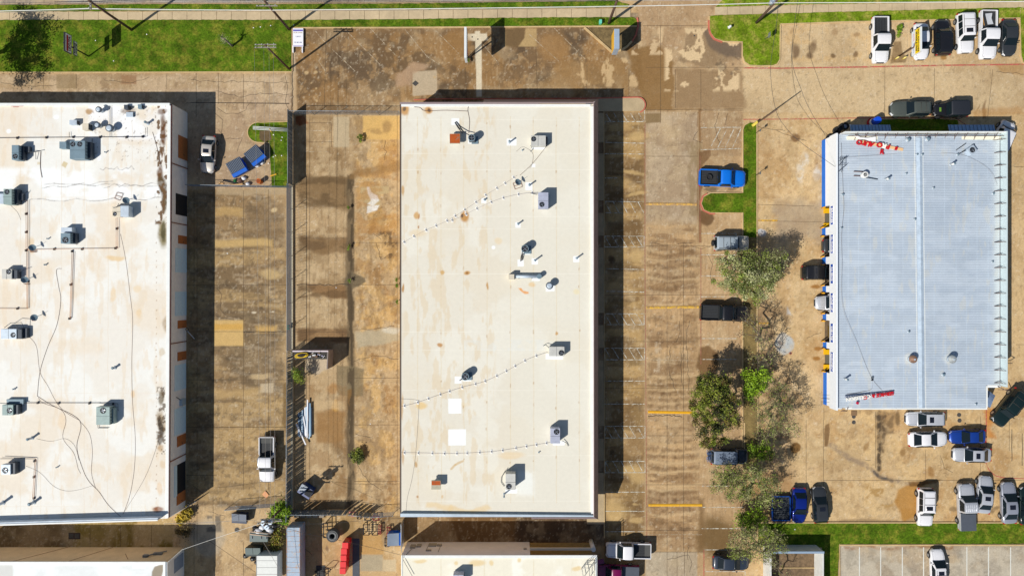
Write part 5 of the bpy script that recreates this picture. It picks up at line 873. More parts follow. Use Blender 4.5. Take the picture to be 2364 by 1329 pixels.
t = wthing('antenna', 'fallen antenna with crossed bars over the west gutter', 'antenna', W(1945, 378, zr)); b = MB(); zz = zr + .5
for q in (((1934, 398), (1956, 379)), ((1936, 372), (1957, 362)), ((1940, 362), (1943, 398)), ((1935, 385), (1952, 362)), ((1951, 362), (1951, 380)), ((1937, 365), (1952, 364)), ((1937, 380), (1952, 380))): b.tube([W(*q[0], zz), W(*q[1], zz)], .03, 4)
b.build('bars', LOUV, t); MB().tube([W(1944, 376, zr + .1), W(1944, 376, zz)], .04, 5).build('mast', LOUV, t)
# antenna frames and dishes
def frame(lb, q, z, dish):
    t = wthing('satellite_dish', lb, 'satellite dish', W(*q[0], z), 'satellite dishes on the roofs'); b = MB(); pts = [W(*p, z + .08) for p in q]
    for i in range(4): b.tube([pts[i], pts[(i + 1) % 4]], .025, 4)
    b.tube([(pts[0] + pts[3]) / 2, (pts[1] + pts[2]) / 2], .025, 4); b.build('frame', RUSTP, t); c = W(*dish[:2], z + .7); b = MB(); n = 16; d = Vector((.4, .2, .75)).normalized(); u = d.orthogonal().normalized(); v = d.cross(u)
    rr = [(.0, 0), (.22, .03), (.4, .12)]; k0 = 0; vs = []
    for r_, h_ in rr[1:]: vs += [tuple(c + d * h_ + (u * math.cos(2 * math.pi * i / n) + v * math.sin(2 * math.pi * i / n)) * r_) for i in range(n)]
    b.add(vs + [tuple(c)], [(i, (i + 1) % n, n + (i + 1) % n, n + i) for i in range(n)] + [((i + 1) % n, i, 2 * n) for i in range(n)], True); b.build('dish', acm('slate'), t); MB().tube([W(*dish[:2], z + .05), c - d * .02], .03, 5).build('mast', LOUV, t); MB().tube([c, c + d * .5 + Vector((.05, .05, 0))], .015, 4).build('arm', LOUV, t)
frame('toppled dish and square frame on the middle roof', [(1184, 423), (1202, 418), (1206, 431), (1189, 437)], 5.0, (1195, 421)); frame('dish on a rusty frame by the half tan unit', [(270, 444), (284, 447), (277, 463), (264, 458)], 4.3, (291, 463))
frame('dish added for a dark triangular mark over the brown pipe corner', [(70, 577), (84, 577), (84, 582), (70, 582)], 4.3, (75, 572)); frame('dish standing below the small beige unit', [(52, 646), (62, 646), (68, 656), (56, 656)], 4.3, (57, 646)); frame('dish added for a dark triangular mark above the pale steel unit', [(72, 732), (84, 732), (82, 740), (74, 740)], 4.3, (79, 733))  # first and third dish added to stand for dark, shadow-like triangular marks
# pipe runs on the left roof with their blocks
def run(lb, segs, z, m, blocks, r=.035, cat='pipe', nm='gas_pipe', h=.16, bl=None, grp=None):
    r *= .75
    p0 = W(*segs[0][0], z); t = wthing(nm, lb, cat, p0, grp)
    b = MB()
    for pts in segs: b.tube([W(x, y, z + h) for x, y in pts], r, 5)
    b.build('run', m, t)
    for x, y in blocks: p = W(x, y, z); MB().box((p.x - .08, p.y - .13, z), (p.x + .08, p.y + .13, z + h + .02)).build('pipe_support', bl or FANB, t)
    return t
BP = mat('pipe_black', alb(54, 36, 44), .5); CPP = mat('pipe_copper', alb(196, 140, 100), .5, .2)
run('long black pipe across the top of the left roof', [[(-60, 319), (336, 316), (336, 295)], [(160, 317), (160, 305)], [(254, 316), (254, 306)]], 4.3, BP, [(41, 319), (108, 318), (170, 317), (232, 317), (293, 317), (330, 316)], .035)
run('short brown pipe rising to the widest pot vent', [[(254, 246), (254, 288)]], 4.3, BP, [], .05); run('copper pair of pipes running down near the left edge', [[(60, 462), (60, 577)], [(64, 462), (64, 712)], [(61, 580), (62, 712)], [(-60, 712), (64, 712)]], 4.3, CPP, [(61, 494), (61, 536), (61, 578), (41, 712), (65, 650)])
run('pipe run between the slate unit and the half tan unit', [[(64, 576), (270, 573)], [(268, 503), (268, 573)], [(272, 503), (272, 573)], [(166, 581), (161, 735)], [(169, 581), (163, 735)]], 4.3, CPP, [(126, 575), (190, 575), (267, 573), (270, 528), (164, 657), (161, 735), (167, 580)])
run('black pipe to the large south east unit', [[(60, 930), (228, 930)]], 4.3, BP, [(88, 929), (136, 930), (207, 930), (262, 931)], .035); run('twin copper pipes at the bottom of the left roof', [[(0, 1058), (83, 1058), (78, 1150)], [(80, 1064), (75, 1150)]], 4.3, CPP, [(80, 1063), (79, 1100), (79, 1149)])
# loose cables
CBM = mat('cable_brown', alb(120, 92, 84), .6); CB2 = mat('cable_grey', alb(150, 140, 134), .6)
def sm(pts, n=6):
    out = []; P_ = [pts[0]] + list(pts) + [pts[-1]]
    for i in range(1, len(P_) - 2):
        for k in range(n):
            t = k / n; out.append(tuple(.5 * ((2 * P_[i][j]) + (-P_[i - 1][j] + P_[i + 1][j]) * t + (2 * P_[i - 1][j] - 5 * P_[i][j] + 4 * P_[i + 1][j] - P_[i + 2][j]) * t * t + (-P_[i - 1][j] + 3 * P_[i][j] - 3 * P_[i + 1][j] + P_[i + 2][j]) * t ** 3) for j in range(2)))
    return out + [pts[-1]]
def cable(lb, pts, z, r=.014, m=CBM, grp='loose cables on the roofs'): 
    o = MB().tube([W(x, y, z + r + .01) for x, y in sm(pts)], r, 4).build('cable', m); return tag(o, lb, 'cable', grp)
cable('long cable down the right side of the left roof', [(278, 540), (290, 600), (300, 680), (306, 740), (304, 840), (306, 930), (312, 1010), (310, 1080), (300, 1140), (284, 1186)], 4.3)
cable('cable zigzagging down the centre of the left roof', [(142, 620), (130, 624), (135, 660), (140, 694), (131, 750), (110, 800), (92, 858), (86, 914)], 4.3, .018); cable('cable from the pale steel unit down to the junction', [(65, 775), (84, 800), (92, 858), (110, 890), (130, 928), (150, 950), (184, 970)], 4.3)
cable('bundle of cables swinging down to the south parapet', [(86, 914), (120, 935), (184, 971), (177, 1030), (190, 1080), (205, 1110), (228, 1134), (250, 1165), (279, 1192)], 4.3, .02); cable('cable looping right of the bundle', [(184, 971), (206, 1000), (213, 1040), (211, 1090), (220, 1125)], 4.3)
cable('cable looping left of the bundle', [(88, 918), (100, 930), (140, 945), (152, 970), (145, 1010), (170, 1045), (180, 1080), (186, 1092)], 4.3); cable('cable from the looped vent pipe to the bundle', [(84, 1012), (118, 1018), (150, 1012), (172, 1028), (182, 1062)], 4.3, .012, CB2)
cable('cable drooping across the lower left roof', [(60, 1075), (92, 1090), (122, 1120), (150, 1132), (180, 1130), (214, 1120)], 4.3, .012, CB2); cable('thin cable near the south east corner of the left roof', [(390, 915), (380, 965), (355, 1050), (330, 1110), (283, 1186)], 4.3, .012, CB2)
cable('cable dropping from the black pipe past the pipe block', [(94, 350), (93, 385), (97, 410)], 4.3, .03); cable('thin cable at the top right of the left roof', [(352, 305), (362, 340), (372, 385)], 4.3, .02); cable('short cable left of the copper pair', [(25, 475), (40, 490), (48, 508)], 4.3, .012, CB2)
cable('dark wire from the north west corner of the middle roof', [(956, 247), (970, 249), (982, 256), (1030, 255), (1080, 257)], 5.0, .03); cable('wire from the north edge down to the top condenser', [(1082, 244), (1080, 255), (1084, 280), (1082, 308)], 5.0, .025)
cable('thin wire down the west side of the middle roof', [(927, 920), (962, 923), (967, 935), (960, 1040), (952, 1100), (940, 1150), (937, 1185)], 5.0, .012, CB2); cable('wire from the northern beige unit to the conduit', [(1262, 337), (1240, 365), (1222, 385), (1200, 405)], 5.0, .02); cable('thin stray wire west of the northern beige unit', [(1192, 350), (1204, 340), (1215, 342), (1230, 355), (1228, 380), (1222, 388)], 5.0, .015, CB2)
cable('long wire crossing the metal roof from the ridge to the south west', [(1944, 600), (1945, 705), (1978, 790), (2010, 868), (2040, 905), (2070, 943)], zr + .25, .015, CB2); cable('wire down the west eave of the metal roof', [(1942, 330), (1946, 430), (1948, 480), (1943, 540), (1944, 600)], zr + .1, .015, CB2); cable('curved wire in the north east of the metal roof', [(1940, 365), (2060, 356), (2200, 354), (2260, 375), (2290, 400), (2302, 428)], zr + .3, .013, CB2)
cable('wire by the service lettering', [(1955, 910), (1985, 905), (2012, 897), (2014, 876)], zr + .15, .02, BR)
# conduits on small blocks on the middle roof
WB = mat('block_white', (.8, .8, .78), .6)
def conduit(lb, pts, step=27):
    p0 = W(*pts[0], 5.0); t = wthing('conduit_line', lb, 'conduit', p0, 'conduit runs on blocks across the middle roof'); P_ = sm(pts, 5)
    MB().tube([W(x, y, 5.06) for x, y in P_], .013, 4).build('conduit', mat('conduit_lilac', alb(176, 160, 166), .5), t)
    acc = 8
    for (a, b_), (c, d) in zip(P_, P_[1:]):
        L_ = math.hypot(c - a, d - b_)
        while acc < L_:
            f = acc / L_; p = W(a + (c - a) * f, b_ + (d - b_) * f, 5.0); an = math.atan2(-(d - b_), c - a); s_ = MB().box((p.x - .11, p.y - .24, 5.0), (p.x + .11, p.y + .24, 5.04), an).build('block', WB, t)
            MB().box((p.x - .035, p.y - .11, 5.04), (p.x + .035, p.y + .11, 5.075), an).build('clamp', LOUV, s_); acc += step + random.uniform(-5, 5)
        acc -= L_
conduit('conduit on blocks from the west edge up to the northern wire', [(926, 563), (975, 535), (1035, 508), (1090, 473), (1130, 445), (1165, 424), (1193, 405)]); conduit('conduit on blocks curving to the upper lilac unit', [(1036, 511), (1065, 500), (1090, 487), (1140, 464), (1180, 452), (1215, 446), (1242, 444)], 32)
conduit('conduit on blocks climbing to the right hand beige unit', [(926, 938), (965, 928), (1010, 912), (1068, 893), (1118, 880), (1165, 858), (1220, 828), (1265, 812)]); conduit('lowest conduit on blocks sweeping to the south east lilac unit', [(926, 1044), (985, 1045), (1040, 1046), (1100, 1044), (1150, 1040), (1200, 1032), (1255, 1023), (1271, 1020)])
# ---- rooftop letters and the torn banner -------------------------------------------
RED2 = mat('letter_red', alb(206, 16, 30), .4, coat=.3); CRM = mat('letter_cream', (.8, .78, .72), .5)
t = wthing('sign_letters', 'red and white letters reading PRO AUTO toppled at the north edge of the metal roof', 'sign letters', W(2030, 335, zr + .3)); zz = zr + .55
q0, q1 = W(1988, 326, zz), W(2086, 345, zz); d = (q1 - q0).normalized(); n_ = Vector((-d.y, d.x, 0)) * .16; b = MB(); b.prism([(q0 + n_).xy[:], (q1 + n_).xy[:], (q1 - n_).xy[:], (q0 - n_).xy[:]], zz - .3, zz - .1); b.build('raceway', mat('raceway_peach', alb(246, 196, 140), .5), t)
for ch, x, y, m in (('O', 1983.5, 328.5, RED2), ('T', 1995.5, 329.5, RED2), ('U', 2003, 332, RED2), ('A', 2012, 333, RED2), ('O', 2030.5, 334.5, RED2), ('R', 2041, 336.5, CRM), ('P', 2050, 338.5, RED2), ('S', 2069, 342.5, RED2)):
    text('letter', ch, .78 if ch != 'S' else .55, m, W(x, y, zz), (R(-14), 0, R(180 - 14)), t, .07, bold=.03, sx=1.1)
o = text('loose_letter', 'R', .8, RED2, W(2036, 351, zr + .5), (0, 0, R(-8)), None, .05, bold=.025); tag(o, 'loose dark red letter R lying just south of the PRO AUTO letters', 'letter')
t = wthing('sign_letters', 'red and cream letters reading SERVICE & COLLISION at the south west of the metal roof', 'sign letters', W(2008, 913, zr + .3))
q0, q1 = W(1952, 917, zz), W(2063, 903, zz); d = (q1 - q0).normalized(); n_ = Vector((-d.y, d.x, 0)) * .08; MB().prism([(q0 + n_).xy[:], (q1 + n_).xy[:], (q1 - n_).xy[:], (q0 - n_).xy[:]], zz - .25, zz - .12).build('raceway', acm('lilac'), t)
s1, s2 = 'SERVICE &', 'COLLISION'
text('letters', s1, .62, RED2, W(2038, 910, zz), (R(-10), 0, R(188)), t, .06, bold=.02, sx=.95); text('letters', s2, .62, CRM, W(1981, 917.5, zz), (R(-10), 0, R(188)), t, .06, bold=.02, sx=.95); text('letter', 'C', .62, RED2, W(1998, 917, zz + .02), (R(-10), 0, R(188)), t, .06, bold=.02)
o = text('loose_letter', 'e', .6, mat('letter_crimson', alb(196, 20, 60), .4), W(1979, 929, zr + .4), (0, 0, R(20)), None, .05, bold=.03); tag(o, 'small crimson letter fallen by the SERVICE letters', 'letter')
b = MB(); pts = [(1972, 312), (1980, 313), (1988, 317), (2003, 318), (2023, 315), (2023, 327), (2010, 326), (1996, 321), (1986, 322), (1978, 317)]; b.prism([W(x, y, zr + .6).xy[:] for x, y in pts], zr + .45, zr + .5); tag(b.build('torn_banner', mat('banner_white', (.85, .85, .85), .6, noise=.05)), 'torn white banner sheet hanging over the north edge above PRO AUTO', 'banner')
t = wthing('roof_fitting', 'small black ring fitting above the COLLISION letters', 'fitting', W(2014, 872, zr + .2)); MB().tyre((*W(2014, 872, zr + .4).xy, zr + .4), 'z', .14, .08, .1, 12).build('ring', FANB, t); MB().box((*(W(2012, 878, zr + .3).xy),zr+.15), (*(W(2015, 876, zr + .3).xy), zr + .4)).build('clip', FANB, t)
# ================================================================ SIGNS ON POLES
WHS = mat('sign_white', (.86, .84, .88), .4); FRB = mat('frame_black', (.02, .02, .025), .5); SGR = mat('sign_red', alb(196, 22, 46), .4)
base = W(206, 131); t = wthing('pylon_sign', 'pole sign with red and white LEYLITA panel on the left lawn', 'pole sign', base)
MB().cyl(base.xy, .09, 0, 5.0, 10).build('pole', FRB, t); yc = W(0, 131).y
MB().box((base.x - .02, yc - 1.0, 3.72), (base.x + .14, yc + 1.32, 4.98)).build('cabinet', FRB, t); p = MB().box((base.x + .14, yc - .92, 3.8), (base.x + .155, yc + 1.24, 4.9)).build('panel', WHS, t)
b = MB(); pts = [(yc - .72 + .17 * math.cos(a), 4.55 + .17 * math.sin(a)) for a in np.linspace(math.pi / 2, 3 * math.pi / 2, 7)] + [(yc + .92 + .17 * math.cos(a), 4.55 + .17 * math.sin(a)) for a in np.linspace(-math.pi / 2, math.pi / 2, 7)]
b.add([(base.x + .165, y, z) for y, z in pts], [tuple(range(len(pts)))]); b.build('red_bar', SGR, p); text('lettering', 'LEYLITA', .52, mat('lettering_maroon', alb(120, 12, 60), .5), (base.x + .17, yc + .16, 4.12), (R(90), 0, R(90)), p, .012, bold=.012, sx=.95)
MB().box((base.x, yc - .85, 2.55), (base.x + .1, yc + .9, 3.2)).build('cabinet', FRB, t); p = MB().box((base.x + .1, yc - .8, 2.6), (base.x + .115, yc + .85, 3.15)).build('panel', mat('panel_cream', alb(240, 236, 214), .5), t)
text('lettering', 'FOR LEASE', .27, FRB, (base.x + .12, yc, 3.02), (R(90), 0, R(90)), p, .01, bold=.008); text('lettering', '972 484 1400', .22, FRB, (base.x + .12, yc, 2.76), (R(90), 0, R(90)), p, .01, bold=.008)
t = wthing('real_estate_sign', 'white real estate board with purple bands leaning flat at the lawn corner', 'sign board', W(688, 95)); a, c = W(676, 108, .3), W(700, 66, .3); PUR = mat('sign_purple', alb(92, 82, 176), .5)
p = MB().box((a.x, a.y, .26), (c.x, c.y, .3)).build('board', mat('board_white', (.82, .82, .86), .5), t); MB().box((a.x + .04, c.y - .36, .303), (c.x - .04, c.y - .16, .309)).build('band', PUR, p); MB().box((a.x + .04, a.y + .04, .303), (c.x - .04, a.y + .13, .309)).build('band', mat('band_lilac', alb(170, 150, 200)), p)
for s_, y, z_, m_ in (('FOR LEASE', 77, .2, mat('sign_gold', alb(170, 140, 90))), ('OFFICE / WAREHOUSE', 81.5, .11, PUR), ('1,200 - 5,000 SF', 86.5, .15, FRB), ('WWW.LEASE.COM', 94, .1, PUR), ('972-386-6600', 97.5, .17, FRB), ('214-980-4700', 101, .15, PUR)): pass
text('lettering', 'FOR LEASE', .24, mat('sign_gold', alb(170, 140, 90)), W(688, 76, .31), (0, 0, 0), p, .003); text('lettering', '1,200 SF', .2, mat('sign_slate', alb(70, 80, 130)), W(688, 85, .31), (0, 0, 0), p, .003); text('lettering', '972 484 1400', .17, mat('sign_slate', (0, 0, 0)), W(688, 98.5, .31), (0, 0, 0), p, .003, bold=.004)
for x in (676.6, 698): q = W(x, 115, .2); MB().box((q.x - .06, q.y - .38, .02), (q.x + .06, q.y + .5, .26)).build('leg', mat('board_white', (1, 1, 1)), t)
# edge-on billboard
base = W(1080, 136); t = wthing('pole_sign', 'tall white sign seen edge-on with orange straps beside the T patch', 'pole sign', base); MB().cyl(base.xy, .1, 0, 3.9, 10).build('pole', FRB, t)
MB().box((base.x - .08, base.y - 1.75, 3.75), (base.x + .22, base.y + 1.95, 5.6)).build('cabinet', mat('sign_cab_white', alb(232, 230, 226), .5, noise=.05), t, bevel=.02)
for dx, m_ in ((-.12, mat('strap_orange', alb(230, 120, 30))), (.06, SGR)): MB().tube([(base.x + dx, base.y + .05, .1), (base.x + .05 + dx, base.y + .9, 3.75)], .05, 5).build('strap', m_, t)
# pillar sign in the pointed planter
base = W(1414, 93); t = wthing('pillar_sign', 'blue grey topped yellow sided box sign over the pointed planter', 'box sign', base); MB().cyl(base.xy, .12, 0, 2.1, 10).build('pole', FRB, t); k = 1 - 4.2 / H
MB().box((W(1418, 0, 4.2).x, W(0, 113, 4.2).y, 2.0), (W(1430, 0, 4.2).x, W(0, 67, 4.2).y, 4.2)).build('cabinet', mat('sign_top_grey', alb(176, 190, 206), .4, .2, noise=.06), t, bevel=.02); MB().box((W(1418, 0, 4.2).x - .02, W(0, 113, 4.2).y + .08, 2.1), (W(1418, 0, 4.2).x, W(0, 67, 4.2).y - .08, 4.1)).build('panel', mat('panel_yellow', alb(240, 180, 50), .4), t)
# banner board above the white sedan
base = W(2079, 128); t = wthing('pole_sign', 'white pole sign with yellow BRAKES & TIRES panel over the parked white car', 'pole sign', base); x0 = W(2105, 0, 2.4).x; ya, yb = W(0, 131, 2.4).y, W(0, 75, 2.4).y
MB().box((x0, ya, 2.35), (x0 + .14, yb, 4.3)).build('cabinet', mat('sign_cab_white', (1, 1, 1)), t); xp_ = x0 - .015; pn = MB().box((xp_, ya + .03, 3.15), (x0, yb - .03, 4.05)).build('panel', mat('panel_bright_yellow', alb(252, 210, 0), .4), t)
text('lettering', 'FULL AUTO CARE', .36, FRB, (xp_ - .01, (ya + yb) / 2, 3.8), (R(90), 0, R(-90)), pn, .005, bold=.012, sx=.95); text('lettering', 'BRAKES & TIRES', .36, FRB, (xp_ - .01, (ya + yb) / 2, 3.4), (R(90), 0, R(-90)), pn, .005, bold=.012, sx=.95)
text('lettering', 'AUTO', .34, mat('lettering_pink', alb(226, 110, 130)), (x0 - .006, yb - .8, 2.8), (R(90), 0, R(-90)), t, .004); text('lettering', 'SERVICE', .34, mat('lettering_soft_blue', alb(130, 140, 200)), (x0 - .006, ya + .9, 2.75), (R(90), 0, R(-90)), t, .004)
MB().tube([(base.x, base.y, 0), (base.x, base.y, 2.9), (x0 + .05, base.y + .6, 3.2)], .09, 8).build('pole', mat('pole_brown', alb(110, 84, 66), .6), t)
for x in (2066, 2083):
    t = wthing('bollard', 'pale yellow bollard at the foot of the BRAKES & TIRES sign, %s one' % ('west' if x == 2066 else 'east'), 'bollard', W(x, 137), 'bollards under the sign'); q = W(x, 137); MB().cyl(q.xy, .1, 0, .85, 12).build('post', mat('bollard_cream', alb(240, 214, 120), .5), t); MB().cyl(q.xy, .1, .85, .92, 12, .04).build('cap', mat('bollard_cream', (1, 1, 1)), t)
# ================================================================ POLES AND WIRES
WOOD = mat('pole_wood', alb(96, 72, 58), .85, noise=.2, nscale=3); GLV = mat('crossarm_grey', alb(150, 140, 126), .7, noise=.1); INS = mat('insulator', alb(206, 214, 210), .3)
def upole(lb, px, py, h, arms=(), r=.17, trans=0, nm='utility_pole'):
    q = W(px, py); t = wthing(nm, lb, 'utility pole', q, 'wooden utility poles'); MB().cyl(q.xy, r, 0, h, 12, r * .75).build('post', WOOD, t)
    for (z, dx0, dx1, dy0, dy1, oy) in arms:
        a = MB().box((q.x + dx0, q.y + dy0 + oy, z - .06), (q.x + dx1, q.y + dy1 + oy, z + .06)).build('crossarm', GLV, t)
        n = 4
        for i in range(n):
            f = (i + .3) / (n - .4); x = q.x + dx0 + (dx1 - dx0) * f; y = q.y + oy + dy0 + (dy1 - dy0) * f; MB().cyl((x, y), .05, z + .06, z + .3, 8, .03).build('insulator', INS, a)
    for i in range(trans):
        x, y = q.x + (-.42, .42, 0)[i], q.y + (.0, .1, -.5)[i]; c = MB().cyl((x, y), .28, h - 1.6, h - .75, 14).build('transformer', mat('transformer_grey', alb(176, 184, 194), .35, .4), t); MB().cyl((x, y), .05, h - .75, h - .5, 8).build('bushing', INS, c)
    return t
upole('pole at the left end of the long lawn', 305, 70, 9.0, [(8.6, -.1, .1, -.9, .7, 0)]); upole('pole at the lawn edge with two broad crossarms by the road', 668, 69, 8.8, [(8.5, -1.25, 1.25, -.06, .06, .2), (8.0, -1.25, 1.25, -.06, .06, -.25)])
upole('pole at the bottom corner of the lawn with a double crossarm', 668, 160, 8.6, [(8.45, -1.25, 1.25, -.06, .06, .12), (8.45, -1.25, 1.25, -.06, .06, -.2)], .14); upole('pole in the grass by the pointed planter', 1405, 55, 8.2, [(7.9, -.5, .5, -.06, .06, .1)], .18)
upole('pole on the top right grass island carrying a round can', 1746, 53, 7.5, (), .18, 1); upole('pole with transformers above the rubbish pile at the bottom', 662, 1162, 8.0, [(7.7, -.9, .9, -.05, .05, .2), (5.6, -1.3, 1.2, -.06, .06, -.1), (5.3, -1.3, 1.2, -.06, .06, -.4)], .15, 3)
t = wthing('lamp_post', 'brown pole rising from a yellow concrete base at the tip of the median', 'lamp post', W(1745, 286)); q = W(1745, 286); MB().cyl(q.xy, .1, .0, 7.0, 10, .07).build('pole', mat('pole_brown', (1, 1, 1)), t)
b = MB(); q2 = W(1740, 288); b.box((q2.x - .3, q2.y - .16, .05), (q2.x + .3, q2.y + .16, .85), R(38)); b.build('base', mat('base_yellow', alb(244, 214, 90), .6, noise=.08), t, bevel=.03)
WIRE = mat('wire_dark', (.05, .05, .055), .5); WIRC = mat('wire_cream', alb(240, 234, 222), .5)
def wire(lb, pts, r=.02, m=WIRE, sag=0, grp='overhead wires'):
    P_ = []
    if len(pts) > 4 and not sag:
        q_ = sm([p[:2] for p in pts]); zs = np.interp(np.arange(len(q_)) / 6, np.arange(len(pts)), [p[2] for p in pts])
        return tag(MB().tube([W(x, y, z) for (x, y), z in zip(q_, zs)], r * .8, 4).build('overhead_wire', m), lb, 'overhead wire', grp)
    for (x0, y0, z0), (x1, y1, z1) in zip(pts, pts[1:]):
        a, c = W(x0, y0, z0), W(x1, y1, z1)
        for k in range(12): f = k / 12; v = a.lerp(c, f); v.z -= sag * 4 * f * (1 - f); P_.append(v)
    P_.append(W(*pts[-1])); return tag(MB().tube(P_, r, 4).build('overhead_wire', m), lb, 'overhead wire', grp)
wire('thick cream wire along the top of the picture', [(-60, 27, 6.4), (202, 20, 6.4), (610, 24, 6.4), (1420, 15, 6.6), (1797, 7, 6.6), (2420, 3, 6.4)], .05, WIRC, .1)
wire('pale wire over the pavement', [(-60, 30, 6), (202, 22, 6.2), (610, 26, 6.2), (1420, 17, 6.2)], .025, mat('wire_grey', alb(170, 160, 150)), .2); wire('highest dark wire over the road', [(-60, 8, 8.4), (205, 5, 8.6), (610, 8, 8.5), (1424, 1, 7.9)], .02)
wire('second dark wire over the road', [(-60, 12, 8.3), (205, 9, 8.4), (630, 10, 8.3), (1427, 3, 7.9)], .02)
for i, (x, x2, zz) in enumerate(((587, 600, 8.3), (609, 612, 8.3), (621, 624, 7.6), (631, 634, 8.2))): wire('%s of the four wires running south over the yard' % ('westernmost', 'second from the west', 'third from the west', 'easternmost')[i], [(x, 110, zz), (x2, 1206, 7.4)], .013, mat('wire_grey', (1, 1, 1)), .25)
wire('striped service wire drooping to the bottom left wall', [(607, 1206, 6.8), (420, 1268, 4.6), (388, 1296, 4.7)], .02, WIRC, .2); wire('service wire from the left warehouse corner over the yard', [(379, 1208, 4.9), (460, 1206, 5.4), (580, 1200, 6.4), (607, 1206, 6.6)], .02, mat('wire_grey', (1, 1, 1)), .1)
wire('service wire from the transformer pole to the bottom roof', [(620, 1212, 6.4), (700, 1230, 5.9), (925, 1280, 4.6)], .018, WIRE, .3); wire('wire from the transformer pole down past the white box', [(608, 1250, 5.6), (655, 1330, 4), (670, 1360, 4)], .02, mat('wire_grey', (1, 1, 1))); wire('service wire to the middle building corner', [(640, 1212, 6), (760, 1208, 5.4), (930, 1195, 5.1)], .018, WIRE, .2)
wire('drooping black wire crossing the garage drive on the left', [(1797, 5, 7.2), (1792, 60, 6.6), (1779, 160, 6.1), (1790, 250, 6.0), (1812, 292, 5.8), (1850, 330, 5.4), (1928, 385, 4.8)], .03); wire('drooping black wire crossing the garage drive on the right', [(1842, 0, 5.6), (1828, 130, 5.4), (1850, 208, 5.3), (1872, 258, 5.1), (1905, 312, 4.8)], .03)
wire('wire by the bottom roof corner', [(925, 1250, 5), (930, 1290, 4.6), (952, 1329, 4.6)], .04, mat('wire_grey', (1, 1, 1)))
# ================================================================ FENCES
CHN = mat('chain_wire', alb(150, 156, 162), .5, .4); SLT = mat('slat_dark', alb(120, 128, 132), .6, noise=.2, nscale=2); KW = mat('wall_low', alb(206, 190, 160), .85, noise=.1)
def fence(lb, a, c, h, wires=11, slat=0, gaps=0, nm='chain_link_fence', sp=3.0, z0=.05, m=None, top=True):
    a, c = W(*a), W(*c); L_ = (c - a).length; d = (c - a).normalized(); t = wthing(nm, lb, 'fence', a)
    n = max(1, round(L_ / sp))
    for i in range(n + 1): p = a + d * L_ * i / n; MB().cyl(p.xy, .035, 0, h + .03, 8).build('post', m or CHN, t)
    if top: MB().tube([a + Vector((0, 0, h)), c + Vector((0, 0, h))], .03, 6).build('rail', m or CHN, t)
    nr = Vector((-d.y, d.x, 0)) * .012
    if not slat:
        b = MB()
        for k in range(wires): z = z0 + (h - z0) * (k + .5) / wires; b.add([tuple(a + nr + Vector((0, 0, z - .012))), tuple(c + nr + Vector((0, 0, z - .012))), tuple(c - nr + Vector((0, 0, z + .012))), tuple(a - nr + Vector((0, 0, z + .012)))], [(0, 1, 2, 3)])
        k = int(L_ / .35)
        for i in range(k):
            p = a + d * L_ * i / k; q = p + d * min(.9, L_ - L_ * i / k); e = d * .012
            b.add([tuple(p - e + Vector((0, 0, z0))), tuple(p + e + Vector((0, 0, z0))), tuple(q + e + Vector((0, 0, h))), tuple(q - e + Vector((0, 0, h)))], [(0, 1, 2, 3)])
        b.build('mesh', CHN, t)
    else:
        b = MB(); k = int(L_ / slat); rr = random.Random(5)
        for i in range(k):
            if rr.random() < gaps: continue
            p = a + d * (slat * i); q = p + d * slat * (.86 if gaps else .975); ln = rr.uniform(-.02, .02) * (1 + gaps); ex = nr * 1.2
            b.prism([(p + ex).xy[:], (q + ex + d * ln).xy[:], (q - ex + d * ln).xy[:], (p - ex).xy[:]], z0, h - .05 - (rr.random() * .25 * (gaps > 0)))
        b.build('slats', SLT, t)
    return t
# fences stand on the low wall between the two yards
tag(MB().box((W(673, 0).x, W(0, 1190).y, 0), (W(677.5, 0).x, W(0, 428).y, .32)).build('low_wall', KW), 'long pale low wall carrying the chain link fence between the yards', 'low wall')
fence('solid slatted fence section along the green corner bed', (676, 262), (676, 430), 2.05, slat=.11, nm='slat_fence'); fence('long chain link fence section over the low wall', (675, 430), (675, 806), 2.2, 19); fence('ragged slatted fence section with missing slats towards the bottom', (675, 808), (673, 1190), 2.2, slat=.06, gaps=.1, nm='slat_fence')
fence('chain link fence across the north end of the passage', (676, 265), (926, 266), 1.95, 10); fence('chain link fence from the warehouse to the low wall', (440, 430), (674, 434), 1.5, 8)
fence('slatted fence across the south end of the passage', (676, 1176), (806, 1176), 2.1, slat=.12, gaps=.03, nm='slat_fence'); fence('leaning gate panel of the south fence', (812, 1178), (858, 1183), 1.8, slat=.16, gaps=.1, nm='gate_panel', m=CHN); fence('second gate panel near the building corner', (862, 1183), (912, 1180), 1.8, 9, nm='gate_panel')
fence('open chain link gate in the lower yard', (530, 1168), (640, 1160), 1.6, 9, nm='chain_link_gate'); fence('short fence by the warehouse corner', (405, 1184), (462, 1150), 1.4, 7)
t = wthing('pipe_rail', 'white pipe rack lying over the north of the green corner bed', 'pipe rack', W(620, 296)); 
for dy in (0, 3, 6): MB().tube([W(584, 292 + dy, .8), W(664, 297 + dy, .8)], .05, 6).build('rail', mat('pipe_white', alb(206, 204, 200), .5), t)
for x in (590, 625, 655): MB().tube([W(x, 300, .8), W(x, 300, 0)], .04, 5).build('leg', mat('pipe_white', (1, 1, 1)), t)
MB().tube([W(622, 298, .9), W(628, 306, .3)], .08, 5).build('brace', mat('pipe_yellow', alb(226, 180, 60)), t)
